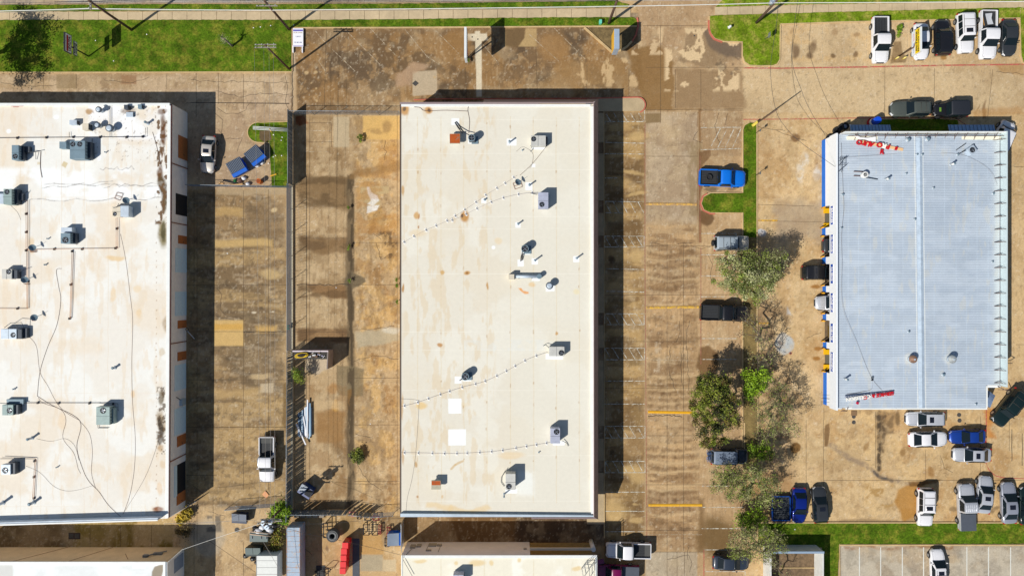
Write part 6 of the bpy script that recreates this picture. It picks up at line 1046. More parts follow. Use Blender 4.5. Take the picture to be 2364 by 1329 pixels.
# ================================================================ VEHICLES
TYR = mat('tyre_rubber', (.02, .02, .02), .8); RIM = mat('rim_alloy', alb(180, 182, 186), .3, .7); GLS = mat('car_glass', (.008, .014, .018), .07, spec=.3); CHR = mat('chrome', (.6, .6, .6), .15, 1); HLG = mat('headlamp', (.7, .72, .75), .1, coat=.5); TLG = mat('taillamp', (.4, .01, .01), .2, coat=.5); LIN = mat('bed_liner', (.02, .021, .023), .7, noise=.2, nscale=4); SUNR = mat('sunroof', (.01, .012, .02), .05, spec=.8)
PAINT = {'white': (.74, .74, .76), 'silver': (.56, .58, .62), 'beige': (.60, .56, .50), 'blue': (0, .095, .50), 'navy': (.004, .02, .22), 'royal': (.01, .05, .30), 'black': (.01, .01, .012), 'charcoal': (.045, .05, .055), 'olive': (.10, .115, .10), 'grey': (.14, .15, .17), 'tan': (.50, .46, .38), 'dkgreen': (.006, .016, .015), 'magenta': (.15, .0, .06), 'steel': (.34, .36, .42), 'slate': (.03, .04, .06)}
def paint(k):
    met = k in ('silver', 'beige', 'blue', 'royal', 'navy', 'steel', 'grey', 'olive', 'charcoal'); return mat('paint_' + k, PAINT[k], .32, .35 if met else 0, coat=.7, noise=.05, nscale=2)
# body stations: x fraction from the tail (0) to the nose (1), half width, height of the deck
ST = {
 'sedan': dict(b=[(0, .62, .70), (.02, .80, .86), (.06, .92, .95), (.14, .98, .98), (.3, 1, .96), (.5, 1, .94), (.7, 1, .93), (.82, .97, .88), (.91, .91, .80), (.965, .79, .72), (1, .55, .58)], cab=(.12, .27, .55, .73, 1.42), hood=(.74, .95)),
 'coupe': dict(b=[(0, .66, .70), (.02, .82, .84), (.06, .93, .92), (.16, .99, .95), (.35, 1, .91), (.55, .99, .88), (.7, .99, .88), (.82, .96, .82), (.92, .88, .72), (.975, .74, .64), (1, .5, .54)], cab=(.10, .27, .50, .70, 1.30), hood=(.72, .94)),
 'suv': dict(b=[(0, .80, .88), (.01, .90, 1.0), (.04, .96, 1.05), (.15, .99, 1.06), (.3, 1, 1.05), (.5, 1, 1.04), (.7, 1, 1.04), (.82, .99, 1.02), (.92, .95, .95), (.975, .86, .85), (1, .70, .70)], cab=(.015, .06, .59, .735, 1.76), hood=(.745, .955)),
 'wagon': dict(b=[(0, .74, .76), (.015, .86, .90), (.05, .94, .96), (.15, .98, .97), (.3, 1, .96), (.5, 1, .94), (.7, 1, .93), (.82, .97, .88), (.91, .91, .80), (.965, .79, .72), (1, .55, .58)], cab=(.02, .10, .54, .72, 1.46), hood=(.73, .95)),
 'jeep': dict(b=[(0, .93, .95), (.01, .96, 1.05), (.05, .98, 1.08), (.3, 1, 1.08), (.6, 1, 1.08), (.68, .86, 1.07), (.8, .78, 1.06), (.95, .72, 1.02), (.99, .70, .95), (1, .68, .8)], cab=(.01, .03, .58, .64, 1.8), hood=(.66, .96)),
 'pickup': dict(b=[(0, .90, .78), (.01, .94, .80), (.05, .97, .80), (.3, .97, .80), (.385, .97, .82), (.395, .98, 1.06), (.5, 1, 1.07), (.7, 1, 1.07), (.82, .99, 1.05), (.92, .95, 1.0), (.98, .88, .90), (1, .76, .75)], cab=(.395, .42, .64, .755, 1.86), hood=(.77, .965)),
 'box': dict(b=[(0, .92, .88), (.008, .97, 1.03), (.04, .985, 1.06), (.15, .99, 1.07), (.3, 1, 1.06), (.5, 1, 1.05), (.7, 1, 1.04), (.82, .99, 1.02), (.93, .97, .97), (.985, .90, .88), (1, .82, .75)], cab=(.01, .035, .60, .71, 1.72), hood=(.725, .965)),
}
def car(lb, cat, kind, px, py, L, Wd, deg, col, sun=False, rack=False, bed=None, roof=None, nm='parked_car', group='parked vehicles', cabx=None, glass=None, ribs=False, hz=1.0):
    S = ST[kind]; p = W(px, py, .9); t = thing(nm, lb, cat, (p.x, p.y, .004), R(deg), group); m = paint(col); hw = Wd / 2; gm = glass or GLS
    X = lambda f: (f - .5) * L
    b = MB(); prof = [(-.90, .28, 0), (-.97, .42, 0), (-1, .62, 0), (-.985, 0, -.14), (-.94, 0, -.035), (-.80, 0, 0), (-.45, 0, .028), (0, 0, .04), (.45, 0, .028), (.80, 0, 0), (.94, 0, -.035), (.985, 0, -.14), (1, .62, 0), (.97, .42, 0), (.90, .28, 0)]
    n = len(prof); vs = []
    for f, wf, zt in S['b']:
        zt *= hz
        for u, z, dz in prof: vs.append((X(f), u * wf * hw, min(z, zt - .15) if z else zt + dz))
    k = len(S['b']); fs = [(i * n + j, i * n + j + 1, (i + 1) * n + j + 1, (i + 1) * n + j) for i in range(k - 1) for j in range(n - 1)] + [tuple(range(n))[::-1], tuple((k - 1) * n + j for j in range(n))] + [((i + 1) * n, i * n, i * n + n - 1, (i + 1) * n + n - 1)[::-1] for i in range(k - 1)]
    b.add(vs, fs, True); body = b.build('body', m, t, recalc=True)
    # cabin: a rounded shell with the panes let in
    r0, r1, r2, r3, zr_ = cabx or S['cab']; zb_ = S['b'][5][2] - .03; zb_ *= hz; zr_ *= (hz if hz < 1 else 1); lo = hw * .93; hi = hw * (.73 if kind in ('sedan', 'coupe', 'wagon') else .82 if kind != 'jeep' else .9)
    rows = [(X(r0), lo * .94, zb_), (X(r0 + (r1 - r0) * .5), (lo + hi) / 2 * .95, (zb_ + zr_) / 2), (X(r1), hi * .95, zr_ - .05), (X(r1 + .05), hi, zr_ - .01), (X((r1 + r2) / 2), hi, zr_), (X(r2 - .04), hi * .99, zr_ - .03), (X(r2), hi * .95, zr_ - .08), (X(r3 - (r3 - r2) * .5), (lo + hi) / 2 * .95, (zb_ + zr_) / 2), (X(r3), lo * .95, zb_)]
    b = MB(); cp = [(-1, 0), (-.86, .55), (-.5, .9), (0, 1), (.5, .9), (.86, .55), (1, 0)]; vs = []
    for i, (x, w_, z) in enumerate(rows):
        for u, c in cp:
            edge = i in (0, len(rows) - 1); vs.append((x + (.05 * c * (-1 if i < 2 else 1) if i in (0, 8) else 0), u * w_, (z + .035 * c) if not edge else z + .03 * c))
    n = len(cp); b.add(vs, [(i * n + j, i * n + j + 1, (i + 1) * n + j + 1, (i + 1) * n + j) for i in range(len(rows) - 1) for j in range(n - 1)], True)
    # shell sides down to the belt line
    for s in (-1, 1):
        j = 0 if s < 0 else n - 1; base = [vs[i * n + j] for i in range(1, 8)]; bot = [(min(max(x, X(r0)), X(r3)), s * lo, zb_) for x, y, z in base]
        kk = len(base); b.add(base + bot, [(i, i + 1, kk + i + 1, kk + i) for i in range(kk - 1)])
    cb = b.build('cabin', (mat('roof_' + roof, alb(*{'ltgrey': (160, 168, 174), 'black': (40, 42, 48), 'slate': (120, 130, 146)}[roof]), .5) if roof else m), t, recalc=True)
    def pane(nm_, q, off, m_=gm):
        q = [Vector(v) for v in q]; nn = (q[1] - q[0]).cross(q[2] - q[0]).normalized(); nn = nn if nn.dot(Vector(off)) > 0 else -nn; c = sum(q, Vector()) / len(q); o = MB().add([tuple(v + nn * .075) for v in q] + [tuple(v - nn * .02) for v in q], [(0, 1, 2, 3), (7, 6, 5, 4)] + [(i, (i + 1) % 4, 4 + (i + 1) % 4, 4 + i) for i in range(4)]).build(nm_, m_, t, recalc=True); return o
    g0 = .90; pane('windshield', [(X(r3) - .02, -lo * .90, zb_ + .05), (X(r3) - .02, lo * .90, zb_ + .05), (X(r2) + .05, hi * .86, zr_ - .05), (X(r2) + .05, -hi * .86, zr_ - .05)], (1, 0, 1))
    if kind != 'jeep': pane('rear_window', [(X(r0) + .04, -lo * .82, zb_ + .06), (X(r0) + .04, lo * .82, zb_ + .06), (X(r1) - .03, hi * .82, zr_ - .05), (X(r1) - .03, -hi * .82, zr_ - .05)], (-1, 0, 1))
    nwin = 3 if kind in ('suv', 'box', 'wagon') else 2
    for s in (-1, 1):
        xa, xb, xc, xd = X(r0) + .25, X(r3) - .45, X(r2) - .12, X(r1) + .18
        for i in range(nwin):
            f0_, f1_ = i / nwin + .02, (i + 1) / nwin - .02; A = lambda f, lo_: (xa + (xb - xa) * f) if lo_ else (xd + (xc - xd) * f)
            pane('side_window', [(A(f0_, 1), s * (lo + .01), zb_ + .06), (A(f1_, 1), s * (lo + .01), zb_ + .06), (A(f1_, 0), s * (hi + .02), zr_ - .08), (A(f0_, 0), s * (hi + .02), zr_ - .08)], (0, s, .3))
    if sun: MB().box((X(r2 - .17), -hi * .52, zr_ - .01), (X(r2 - .065), hi * .52, zr_ + .048)).build('sunroof', SUNR, cb)
    if ribs:
        for i in range(6): y = (i - 2.5) * hi * .3; MB().box((X(r1 + .03), y - .03, zr_), (X(r2 - .04), y + .03, zr_ + .05)).build('roof_rib', m, cb)
    if rack:
        for s in (-1, 1): MB().tube([(X(r1 + .05), s * hi * .86, zr_ + .04), (X(r2 - .05), s * hi * .86, zr_ + .04)], .025, 5).build('roof_rail', IR, cb)
        for f in (.3, .62): MB().tube([(X(r1 + (r2 - r1) * f), -hi * .86, zr_ + .07), (X(r1 + (r2 - r1) * f), hi * .86, zr_ + .07)], .02, 5).build('cross_bar', IR, cb)
    wr = .36 if kind in ('suv', 'pickup', 'jeep', 'box') else .32
    for f in ((.17, .82) if kind != 'pickup' else (.19, .83)):
        for s in (-1, 1):
            o = MB().tyre((X(f), s * (hw * .97 - .06), wr), 'y', wr, wr * .6, .24, 20).build('wheel', TYR, t); MB().add([(X(f) + wr * .6 * math.cos(a), s * (hw * .97 + .05), wr + wr * .6 * math.sin(a)) for a in np.linspace(0, 2 * math.pi, 15)[:-1]], [tuple(range(14))]).build('rim', RIM, o)
            MB().add([(X(f) + (wr + .07) * math.cos(a), s * (hw * 1.0 + .002), wr + .04 + (wr + .07) * math.sin(a)) for a in np.linspace(-.1, math.pi + .1, 12)], [tuple(range(12))]).build('wheel_arch', LIN, body)
    zf = S['b'][-3][2] * hz; zb2 = S['b'][1][2] * hz
    for s in (-1, 1):
        wf = S['b'][-2][1] * hw; MB().add([(X(.955), s * wf * 1.06, zf - .16), (X(.995), s * wf * .62, zf - .22), (X(.985), s * wf * .62, zf - .08), (X(.935), s * wf * 1.03, zf - .03)], [(0, 1, 2, 3)]).add([(X(.955) + .02, s * wf * 1.07, zf - .24), (X(1.0) + .01, s * wf * .6, zf - .26), (X(.996), s * wf * .6, zf - .05), (X(.94), s * wf * 1.0, zf - .005)], [(0, 1, 2, 3)]).build('headlight', HLG, t)
        wt = S['b'][1][1] * hw; MB().box((X(-.002), s * wt * .95 - .14, zb2 - .24), (X(.03), s * wt * .95 + .06, zb2 - .04)).build('taillight', TLG, t)
        xm = X(r3) - .32; MB().frus([(xm - .08, s * (hw + .0), zb_ + .02), (xm + .06, s * (hw + .0), zb_ + .02), (xm + .02, s * (hw + .2), zb_ + .04), (xm - .09, s * (hw + .2), zb_ + .04)], [(xm - .07, s * (hw + .0), zb_ + .14), (xm + .04, s * (hw + .0), zb_ + .14), (xm + .0, s * (hw + .19), zb_ + .15), (xm - .08, s * (hw + .19), zb_ + .15)]).build('mirror', m, t, recalc=True)
    h0, h1 = S['hood']; SEAM = mat('panel_gap', (.01, .01, .01), .8); zz = lambda f: np.interp(f, [q[0] for q in S['b']], [q[2] for q in S['b']]) * hz
    b = MB()
    for s in (-1, 1):
        for f0_, f1_ in zip(np.linspace(h0, h1, 5), np.linspace(h0, h1, 5)[1:]): b.quad((X(f0_), s * hw * .74 - .01, zz(f0_) + .012), (X(f1_), s * hw * .68 - .01, zz(f1_) + .012), (X(f1_), s * hw * .68 + .01, zz(f1_) + .012), (X(f0_), s * hw * .74 + .01, zz(f0_) + .012))
    b.quad((X(h1) - .012, -hw * .68, zz(h1) + .02), (X(h1) + .012, -hw * .68, zz(h1) + .02), (X(h1) + .012, hw * .68, zz(h1) + .02), (X(h1) - .012, hw * .68, zz(h1) + .02)); b.build('hood_gap', SEAM, body)
    MB().box((X(.985), -hw * .45, zf - .4), (X(1.004), hw * .45, zf - .16)).build('grille', LIN, t)
    if kind == 'pickup':
        w_ = hw * .97; zr2 = 1.12 * hz
        for s in (-1, 1): MB().box((X(.005), min(s * w_, s * (w_ - .13)), .7), (X(.385), max(s * w_, s * (w_ - .13)), zr2)).build('bed_rail', m, t, bevel=.03)
        MB().box((X(.0), -w_ + .1, .65), (X(.014), w_ - .1, zr2 - .02)).build('tailgate', m, t, bevel=.015); MB().box((X(.375), -w_ + .14, .7), (X(.388), w_ - .14, zr2 - .01)).build('bed_front', LIN, t)
        ln = MB().box((X(.016), -w_ + .132, .8), (X(.374), w_ - .132, .87)).build('bed_liner', mat('bed_cover', alb(88, 90, 96), .6) if bed == 'cover' else LIN, t)
        if bed != 'cover':
            for i in range(9): y = (i - 4) * w_ * .2; MB().box((X(.02), y - .02, .87), (X(.37), y + .02, .885)).build('bed_ridge', mat('ridge_grey', alb(66, 68, 70), .6), ln)
        if bed == 'cover': MB().box((X(.004), -w_ + .03, zr2 - .01), (X(.384), w_ - .03, zr2 + .05)).build('tonneau_cover', mat('tonneau', alb(82, 86, 94), .7, noise=.1), t, bevel=.02)
        if bed in ('wheel', 'hoop'):
            o = MB().tyre((X(.2), 0, 1.0), 'z', .42, .24, .25, 24).build('spare_wheel', TYR, t); MB().cyl((X(.2), 0), .24, .9, 1.02, 16).build('rim', mat('rim_dark', (.05, .05, .055), .4, .5), o)
        if bed == 'mat': MB().box((X(.02), -w_ + .2, .88), (X(.14), w_ - .3, .93)).build('bed_mat', mat('mat_grey', alb(84, 82, 78), .8), t)
    return t
G1, G2, G3 = 'vehicles in the top right row', 'vehicles parked south of the garage', 'vehicles at the bottom right kerb'
car('beige sedan with a sunroof beside the left warehouse', 'car', 'sedan', 479, 356, 4.75, 1.86, -94, 'beige', sun=True)
car('white pickup with a hoop in its empty bed in the west yard', 'pickup', 'pickup', 616, 1060, 5.75, 2.0, -90, 'white', bed='mat', nm='pickup_truck')
car('bright blue pickup carrying a spare wheel beside the grass tongue', 'pickup', 'pickup', 1668, 411, 5.85, 2.15, -2, 'blue', bed='wheel', nm='pickup_truck')
t = car('tan and white off road vehicle with rear spare under the tree edge', 'suv', 'box', 1689, 561, 4.45, 1.9, 0, 'tan', roof='ltgrey', rack=True, nm='parked_suv', cabx=(.01, .03, .62, .69, 1.8)); MB().tyre((-2.4, .0, .95), 'x', .38, .1, .25, 24).build('spare_wheel', TYR, t)
car('black pickup with an empty ridged bed below the leafy tree', 'pickup', 'pickup', 1672, 722, 6.0, 2.05, -2, 'black', nm='pickup_truck')
t = car('dark vehicle with slate roof and bicycles on its tail by the trees', 'suv', 'box', 1684, 1053, 4.7, 1.95, -1, 'slate', roof='slate', nm='parked_suv', cabx=(.01, .03, .66, .72, 1.8)); 
MB().box((-2.65, -.6, .5), (-2.35, .6, .6)).build('rack', IR, t)
for dx in (-2.75, -2.5): b = MB(); b.tyre((dx, -.45, .75), 'x', .33, .29, .05, 18).tyre((dx, .45, .75), 'x', .33, .29, .05, 18).tube([(dx, -.45, .75), (dx, 0, 1.1), (dx, .45, .75), (dx, .1, .7), (dx, 0, 1.1)], .03, 5).tube([(dx - .25, .4, 1.25), (dx + .25, .4, 1.25)], .02, 5); b.build('bicycle', mat('bike_blue', alb(90, 120, 170), .4), t)
car('white pickup with an open dark bed at the foot of the middle building', 'pickup', 'pickup', 1451, 1270, 5.7, 2.0, 179, 'white', bed='mat', nm='pickup_truck')
t = car('maroon pickup with a grey covered bed cut by the bottom edge', 'pickup', 'pickup', 1424, 1322, 5.6, 2.0, 178, 'magenta', bed='cover', nm='pickup_truck'); MB().box((1.7, -1.75, 1.0), (2.6, -1.15, 1.1), R(15)).build('open_door', paint('magenta'), t)
car('dark purple sedan half under the lowest grey tree', 'car', 'sedan', 1688, 1299, 4.6, 1.85, -2, 'slate')
car('white pickup with a black bed at the left of the top right row', 'pickup', 'pickup', 2033, 92, 5.8, 2.05, -90, 'white', bed='x', nm='pickup_truck', group=G1)
car('white sedan beneath the yellow BRAKES & TIRES sign', 'car', 'sedan', 2128, 95, 4.6, 1.9, -89, 'white', group=G1)
car('black crossover with red rear lights facing the road', 'suv', 'suv', 2177, 86, 4.55, 1.9, 91, 'black', group=G1, nm='parked_suv', hz=.93)
car('white large suv with a sunroof in the top right row', 'suv', 'box', 2229, 77, 4.95, 1.95, -88, 'white', sun=True, rack=True, group=G1, nm='parked_suv')
t = car('white pickup with plastic sheet and wood in its bed in the top right row', 'pickup', 'pickup', 2282, 80, 6.1, 2.1, -91, 'white', bed='x', group=G1, nm='pickup_truck'); MB().add([(-2.6, -.5, .95), (-1.2, -.2, 1.0), (-1.3, .55, .98), (-2.0, .2, 1.1), (-2.7, .4, .95)], [(0, 1, 2, 3, 4)]).build('plastic_sheet', mat('sheet_plastic', (.5, .52, .55), .25), t); MB().box((-2.5, -.75, .9), (-1.1, -.68, .96), .2).build('plank', mat('plank', alb(190, 140, 80)), t)
car('dark grey sedan with a broken windscreen last in the top right row', 'car', 'sedan', 2331, 86, 4.6, 1.9, -90, 'charcoal', group=G1)
car('olive grey suv parked by the red line north of the garage', 'suv', 'wagon', 2102, 251, 5.0, 1.95, 181, 'olive', rack=True, nm='parked_suv', cabx=(.02, .07, .47, .62, 1.62), hz=1.08)
t = car('black soft top off roader with green stickers north of the garage', 'suv', 'jeep', 2194, 253, 4.3, 1.95, 181, 'black', nm='parked_suv', roof='black'); MB().box((1.3, -.22, 1.125), (1.55, .3, 1.135)).build('sticker', mat('sticker_green', alb(110, 150, 50), .5), t); MB().tyre((-2.25, 0, 1.0), 'x', .38, .1, .25, 24).build('spare_wheel', TYR, t)
car('white van poking out from the north east corner of the garage', 'van', 'suv', 2316, 316, 4.3, 1.9, 66, 'white', nm='parked_van', cabx=(.01, .05, .66, .8, 1.9))
car('black crossover backing out of the full service bay', 'suv', 'suv', 1892, 629, 4.4, 1.85, 0, 'black', nm='parked_suv', hz=.92); car('dark car with red lamps almost inside the oil change bay', 'car', 'sedan', 1942, 567, 4.6, 1.85, 0, 'charcoal'); car('silver car nosing out of the tune up bay', 'car', 'sedan', 1925, 699, 4.6, 1.85, 180, 'silver')
car('silver wagon tight against the south wall of the garage', 'car', 'wagon', 2138, 967, 4.95, 1.85, 180, 'silver', sun=True, group=G2); car('white coupe facing east below the silver wagon', 'car', 'coupe', 2145, 1014, 4.95, 1.95, 1, 'white', group=G2)
car('bright blue coupe facing the white coupe', 'car', 'coupe', 2236, 1008, 4.55, 1.8, 181, 'royal', group=G2); car('silver sedan just south of the blue coupe', 'car', 'sedan', 2246, 1050, 4.85, 1.85, 179, 'silver', sun=True, group=G2)
car('dark green suv parked diagonally near the south east notch', 'suv', 'box', 2330, 941, 5.1, 1.95, 232, 'dkgreen', rack=True, nm='parked_suv', group=G2)
car('deep blue sedan at the left of the bottom kerb row', 'car', 'sedan', 1846, 1167, 4.5, 1.8, -91, 'navy', group=G3); car('dark grey estate car with a black roof panel in the bottom kerb row', 'car', 'wagon', 1894, 1165, 4.6, 1.85, 93, 'charcoal', group=G3, sun=True)
car('boxy white suv with a sunroof alone in the bottom kerb row', 'suv', 'box', 2137, 1170, 4.8, 1.88, -91, 'white', sun=True, rack=True, group=G3, nm='parked_suv'); car('silver pickup with ribbed roof and dark covered bed', 'pickup', 'pickup', 2232, 1170, 5.9, 2.05, 92, 'silver', bed='cover', ribs=True, group=G3, nm='pickup_truck')
car('silver sedan squeezed beside the covered pickup', 'car', 'sedan', 2275, 1142, 4.8, 1.85, 85, 'silver', sun=True, group=G3); car('steel grey sedan with sunroof near the right edge', 'car', 'sedan', 2331, 1161, 5.3, 1.92, 92, 'steel', sun=True, group=G3); car('dark green car cut by the right edge of the bottom kerb row', 'car', 'sedan', 2372, 1168, 4.8, 1.85, 90, 'dkgreen', group=G3)
car('white estate car nosing north in the clean lower lot', 'car', 'wagon', 2167, 1312, 4.9, 1.85, 92, 'white', sun=True, rack=True)
t = thing('utility_trailer', 'blue railed mesh trailer in the shade at the left of the kerb row', 'trailer', (W(1799, 1168).x, W(1799, 1168).y, 0), 0); TB = mat('trailer_blue', alb(10, 70, 150), .4)
MB().box((-1.15, -1.5, .5), (1.05, 1.4, .58)).build('deck', mat('mesh_dark', (.03, .035, .04), .7), t); MB().box((-1.2, -1.62, .45), (1.1, -1.5, .75)).build('rail', TB, t); MB().box((-1.2, 1.4, .45), (1.1, 1.5, .65)).build('rail', TB, t)
for s in (-1.2, 1.05): MB().box((s, -1.5, .45), (s + .06, 1.4, .9)).build('rail', TB, t); MB().tyre((s + (0 if s < 0 else .05) + (-.12 if s < 0 else .12), 0, .32), 'y' if 0 else 'x', .32, .18, .2, 18).build('wheel', TYR, t)
b = MB(); [b.box((-1.1, -1.4 + k * .28, .6), (1.0, -1.36 + k * .28, .62)) for k in range(10)]; b.build('slats', mat('mesh_grey', (.10, .11, .12), .5), t)
# ================================================================ TREES AND SHRUBS
BARK = mat('bark', alb(124, 104, 88), .9, noise=.2, nscale=4)
def leafmat(nm, c, tr=.25):
    if nm in MATS: return MATS[nm]
    m = mat(nm, alb(*c), .6, noise=.45, nscale=.9, fine=.4, spec=.3); return m
def tree(lb, cat, base, blobs, nleaf, leaf, lm, ncl=60, size=.16, trunk=.16, twigs=3, h0=1.6, group='trees along the median', nm='tree', spread=.33, tw=.02, bark=None, twl=.7, bare_twigs=0):
    """blobs: px, py, height, radius x, radius y, radius z in metres (positions read at that height)"""
    rr = np.random.default_rng(abs(hash(lb)) % 1000 if 0 else sum(map(ord, lb)) % 997); B = W(*base); t = wthing(nm, lb, cat, B, group)
    cs = []; wts = np.array([b[3] * b[4] * b[5] for b in blobs]); wts = wts / wts.sum()
    for bl, wt in zip(blobs, wts):
        c = W(bl[0], bl[1], bl[2])
        for _ in range(max(3, int(ncl * wt))):
            v = rr.normal(size=3); v /= np.linalg.norm(v); v *= rr.random() ** .38; cs.append(Vector((c.x + v[0] * bl[3], c.y + v[1] * bl[4], max(.5, c.z + v[2] * bl[5]))))
    # limbs grow out of the trunk towards the clumps, each joining the nearest limb
    P0 = [B.copy()]; par_ = [-1]; top = B + Vector((0, 0, h0)); P0.append(B.lerp(top, .5)); par_.append(0); P0.append(top); par_.append(1)
    cen = sum(cs, Vector()) / len(cs); P0.append(top.lerp(cen, .35)); par_.append(2)
    for c in sorted(cs, key=lambda q: (q - top).length):
        best = min(range(2, len(P0)), key=lambda i: (P0[i] - c).length + .25 * (P0[i] - top).length + (0 if P0[i].z < c.z + .3 else 1)); a = P0[best]; k = max(1, int((c - a).length / .7)); last = best
        for j in range(1, k + 1):
            q = a.lerp(c, j / k); amp = .13 if j < k else 0; q = q + Vector(rr.normal(size=3) * amp); q.z += .12 * math.sin(math.pi * j / k); P0.append(q); par_.append(last); last = len(P0) - 1
    cnt = [1.0] * len(P0); ch = [0] * len(P0)
    for i in range(len(P0) - 1, 0, -1): cnt[par_[i]] += cnt[i]; ch[par_[i]] += 1
    rad = [max(tw, trunk * math.sqrt(c / cnt[0])) for c in cnt]; b = MB(); mk = bark or BARK
    MB().tube([P0[0] - Vector((0, 0, .05)), P0[1], P0[2]], [trunk * 1.25, trunk, trunk * .95], 8).build('trunk', mk, t)
    for i in range(3, len(P0)): b.tube([P0[par_[i]], P0[i]], [min(rad[par_[i]], rad[i] * 1.5), rad[i]], 4 if rad[i] < .05 else 6, False)
    for i in range(3, len(P0)):
        if ch[i] == 0 or rad[i] < .04:
            for _ in range(twigs if ch[i] == 0 else 1 + bare_twigs):
                d = Vector(rr.normal(size=3)); d = (d.normalized() + (P0[i] - top).normalized() * .9).normalized() * twl * rr.uniform(.5, 1.2); mid = P0[i] + d * .5 + Vector(rr.normal(size=3) * .05); b.tube([P0[i], mid, P0[i] + d], [tw * .7, tw * .5, tw * .3], 3, False)
                if bare_twigs:
                    for _k in range(2): e = (d.normalized() + Vector(rr.normal(size=3)) * .5).normalized() * twl * .6; b.tube([mid, mid + e], [tw * .45, tw * .25], 3, False)
    b.build('branches', mk, t)
    if nleaf:
        C_ = np.array([tuple(c) for c in cs]); idx = rr.integers(0, len(cs), nleaf); wgt = rr.random(len(cs)) * .8 + .4; sc = wgt[idx][:, None]
        P_ = C_[idx] + rr.normal(size=(nleaf, 3)) * spread * sc * np.array([1, 1, .7]); P_[:, 2] = np.maximum(P_[:, 2], .15)
        a = rr.normal(size=(nleaf, 3)); a[:, 2] *= .6; a /= np.linalg.norm(a, axis=1)[:, None]; n_ = rr.normal(size=(nleaf, 3)); n_[:, 2] += 1.1; u = np.cross(a, n_); u /= np.linalg.norm(u, axis=1)[:, None] + 1e-9; s = size * (.6 + .8 * rr.random((nleaf, 1)))
        V = np.stack([P_ - a * s, P_ + u * s * .45, P_ + a * s, P_ - u * s * .45], 1).reshape(-1, 3); mats = lm if isinstance(lm, list) else [lm]
        me = bpy.data.meshes.new('foliage'); me.vertices.add(len(V)); me.vertices.foreach_set('co', V.astype('f').ravel()); F = np.arange(len(V), dtype='i'); me.loops.add(len(F)); me.loops.foreach_set('vertex_index', F); me.polygons.add(nleaf); me.polygons.foreach_set('loop_start', np.arange(0, len(F), 4, dtype='i')); me.update(calc_edges=True)
        for m_ in mats: me.materials.append(m_)
        if len(mats) > 1: mi = (rr.random(len(cs)) * len(mats)).astype(int)[idx]; mi = np.where(rr.random(nleaf) < .25, rr.integers(0, len(mats), nleaf), mi); me.polygons.foreach_set('material_index', mi.astype('i'))
        o = bpy.data.objects.new('foliage', me); COL.objects.link(o); par(o, t)
    return t
LG = [leafmat('leaf_sage', (166, 164, 104)), leafmat('leaf_sage_dark', (112, 120, 58)), leafmat('leaf_sage_light', (196, 192, 138)), leafmat('leaf_moss', (136, 148, 58))]
LD = [leafmat('leaf_dark', (114, 126, 38)), leafmat('leaf_dark2', (60, 66, 30)), leafmat('leaf_olive', (146, 150, 52)), leafmat('leaf_rust', (112, 92, 44))]
LB_ = [leafmat('leaf_bright', (138, 168, 30)), leafmat('leaf_bright2', (104, 132, 26)), leafmat('leaf_lime', (150, 176, 40))]
LY = [leafmat('leaf_hay', (142, 136, 90)), leafmat('leaf_moss', (0, 0, 0)), leafmat('leaf_sage', (0, 0, 0)), leafmat('leaf_hay2', (116, 108, 76))]
tree('sage green leafy tree below the tan off road vehicle', 'tree', (1733, 650), [(1705, 610, 4.6, 2.6, 1.8, 1.1), (1765, 625, 4.6, 2.4, 1.9, 1.1), (1680, 655, 4.0, 1.9, 1.0, .8), (1735, 665, 4.6, 2.6, 1.7, 1.0), (1785, 610, 4.2, 1.6, 1.5, .8), (1715, 640, 5.2, 2.4, 2.0, .8), (1745, 690, 4.2, 1.6, .9, .7)], 20000, 1, LG, 150, .10, .2, 4, 1.6, bare_twigs=1)
tree('bare leaning tree overhanging the nose of the black pickup', 'tree', (1744, 786), [(1720, 735, 3.2, 1.3, 1.2, .8), (1752, 748, 3.6, 1.3, 1.4, 1.0), (1770, 775, 3.0, 1.0, .9, .7), (1715, 770, 2.6, .9, .7, .6), (1745, 770, 4.2, 1.2, 1.0, .8)], 380, 1, LY, 46, .09, .13, 5, .5, tw=.022, bare_twigs=2, twl=.8)
tree('big dark green ragged tree overhanging the east aisle', 'tree', (1660, 952), [(1650, 885, 4.6, 2.3, 1.5, 1.2), (1625, 905, 4.2, 1.5, 1.3, .9), (1615, 945, 3.8, 1.7, 1.6, .9), (1650, 930, 5.6, 2.3, 2.0, .9), (1680, 945, 4.6, 1.6, 2.0, 1.0), (1630, 985, 4.0, 1.7, 1.3, .9), (1655, 1010, 3.6, 1.5, 1.2, .8), (1690, 975, 3.6, 1.0, 1.0, .6), (1638, 1028, 3.0, 1.0, .6, .5)], 25000, 1, LD, 170, .10, .24, 4, 1.4, spread=.3, bare_twigs=1)
tree('small bright green tree on the median above the bare stretch', 'tree', (1756, 903), [(1746, 882, 3.0, 1.7, 1.5, .9), (1762, 872, 2.8, 1.2, 1.1, .7), (1730, 895, 2.6, .9, 1.0, .6), (1750, 905, 2.4, 1.3, .9, .6)], 3600, 1, LB_, 44, .12, .11, 2, 1.0)
tree('hazy sage tree spreading towards the garage drive', 'tree', (1770, 950), [(1800, 905, 3.8, 1.6, 1.4, .9), (1790, 960, 4.4, 2.2, 2.2, 1.0), (1815, 985, 4.0, 1.6, 1.6, .8), (1770, 1000, 3.6, 1.7, 1.3, .8), (1755, 945, 3.6, 1.2, 1.4, .8), (1815, 935, 4.2, 1.4, 1.2, .7)], 3400, 1, LG[:1] + LY[:2] + LG[1:2], 140, .085, .14, 6, .9, bare_twigs=1)
tree('small bright green shrub beside the vehicle with bicycles', 'shrub', (1757, 1035), [(1755, 1035, 2.2, 1.3, 1.0, .7), (1768, 1045, 2.0, .9, .8, .6), (1742, 1048, 1.6, .8, .7, .5)], 2600, 1, LB_[:2] + LG[3:], 34, .11, .08, 2, .6, nm='shrub')
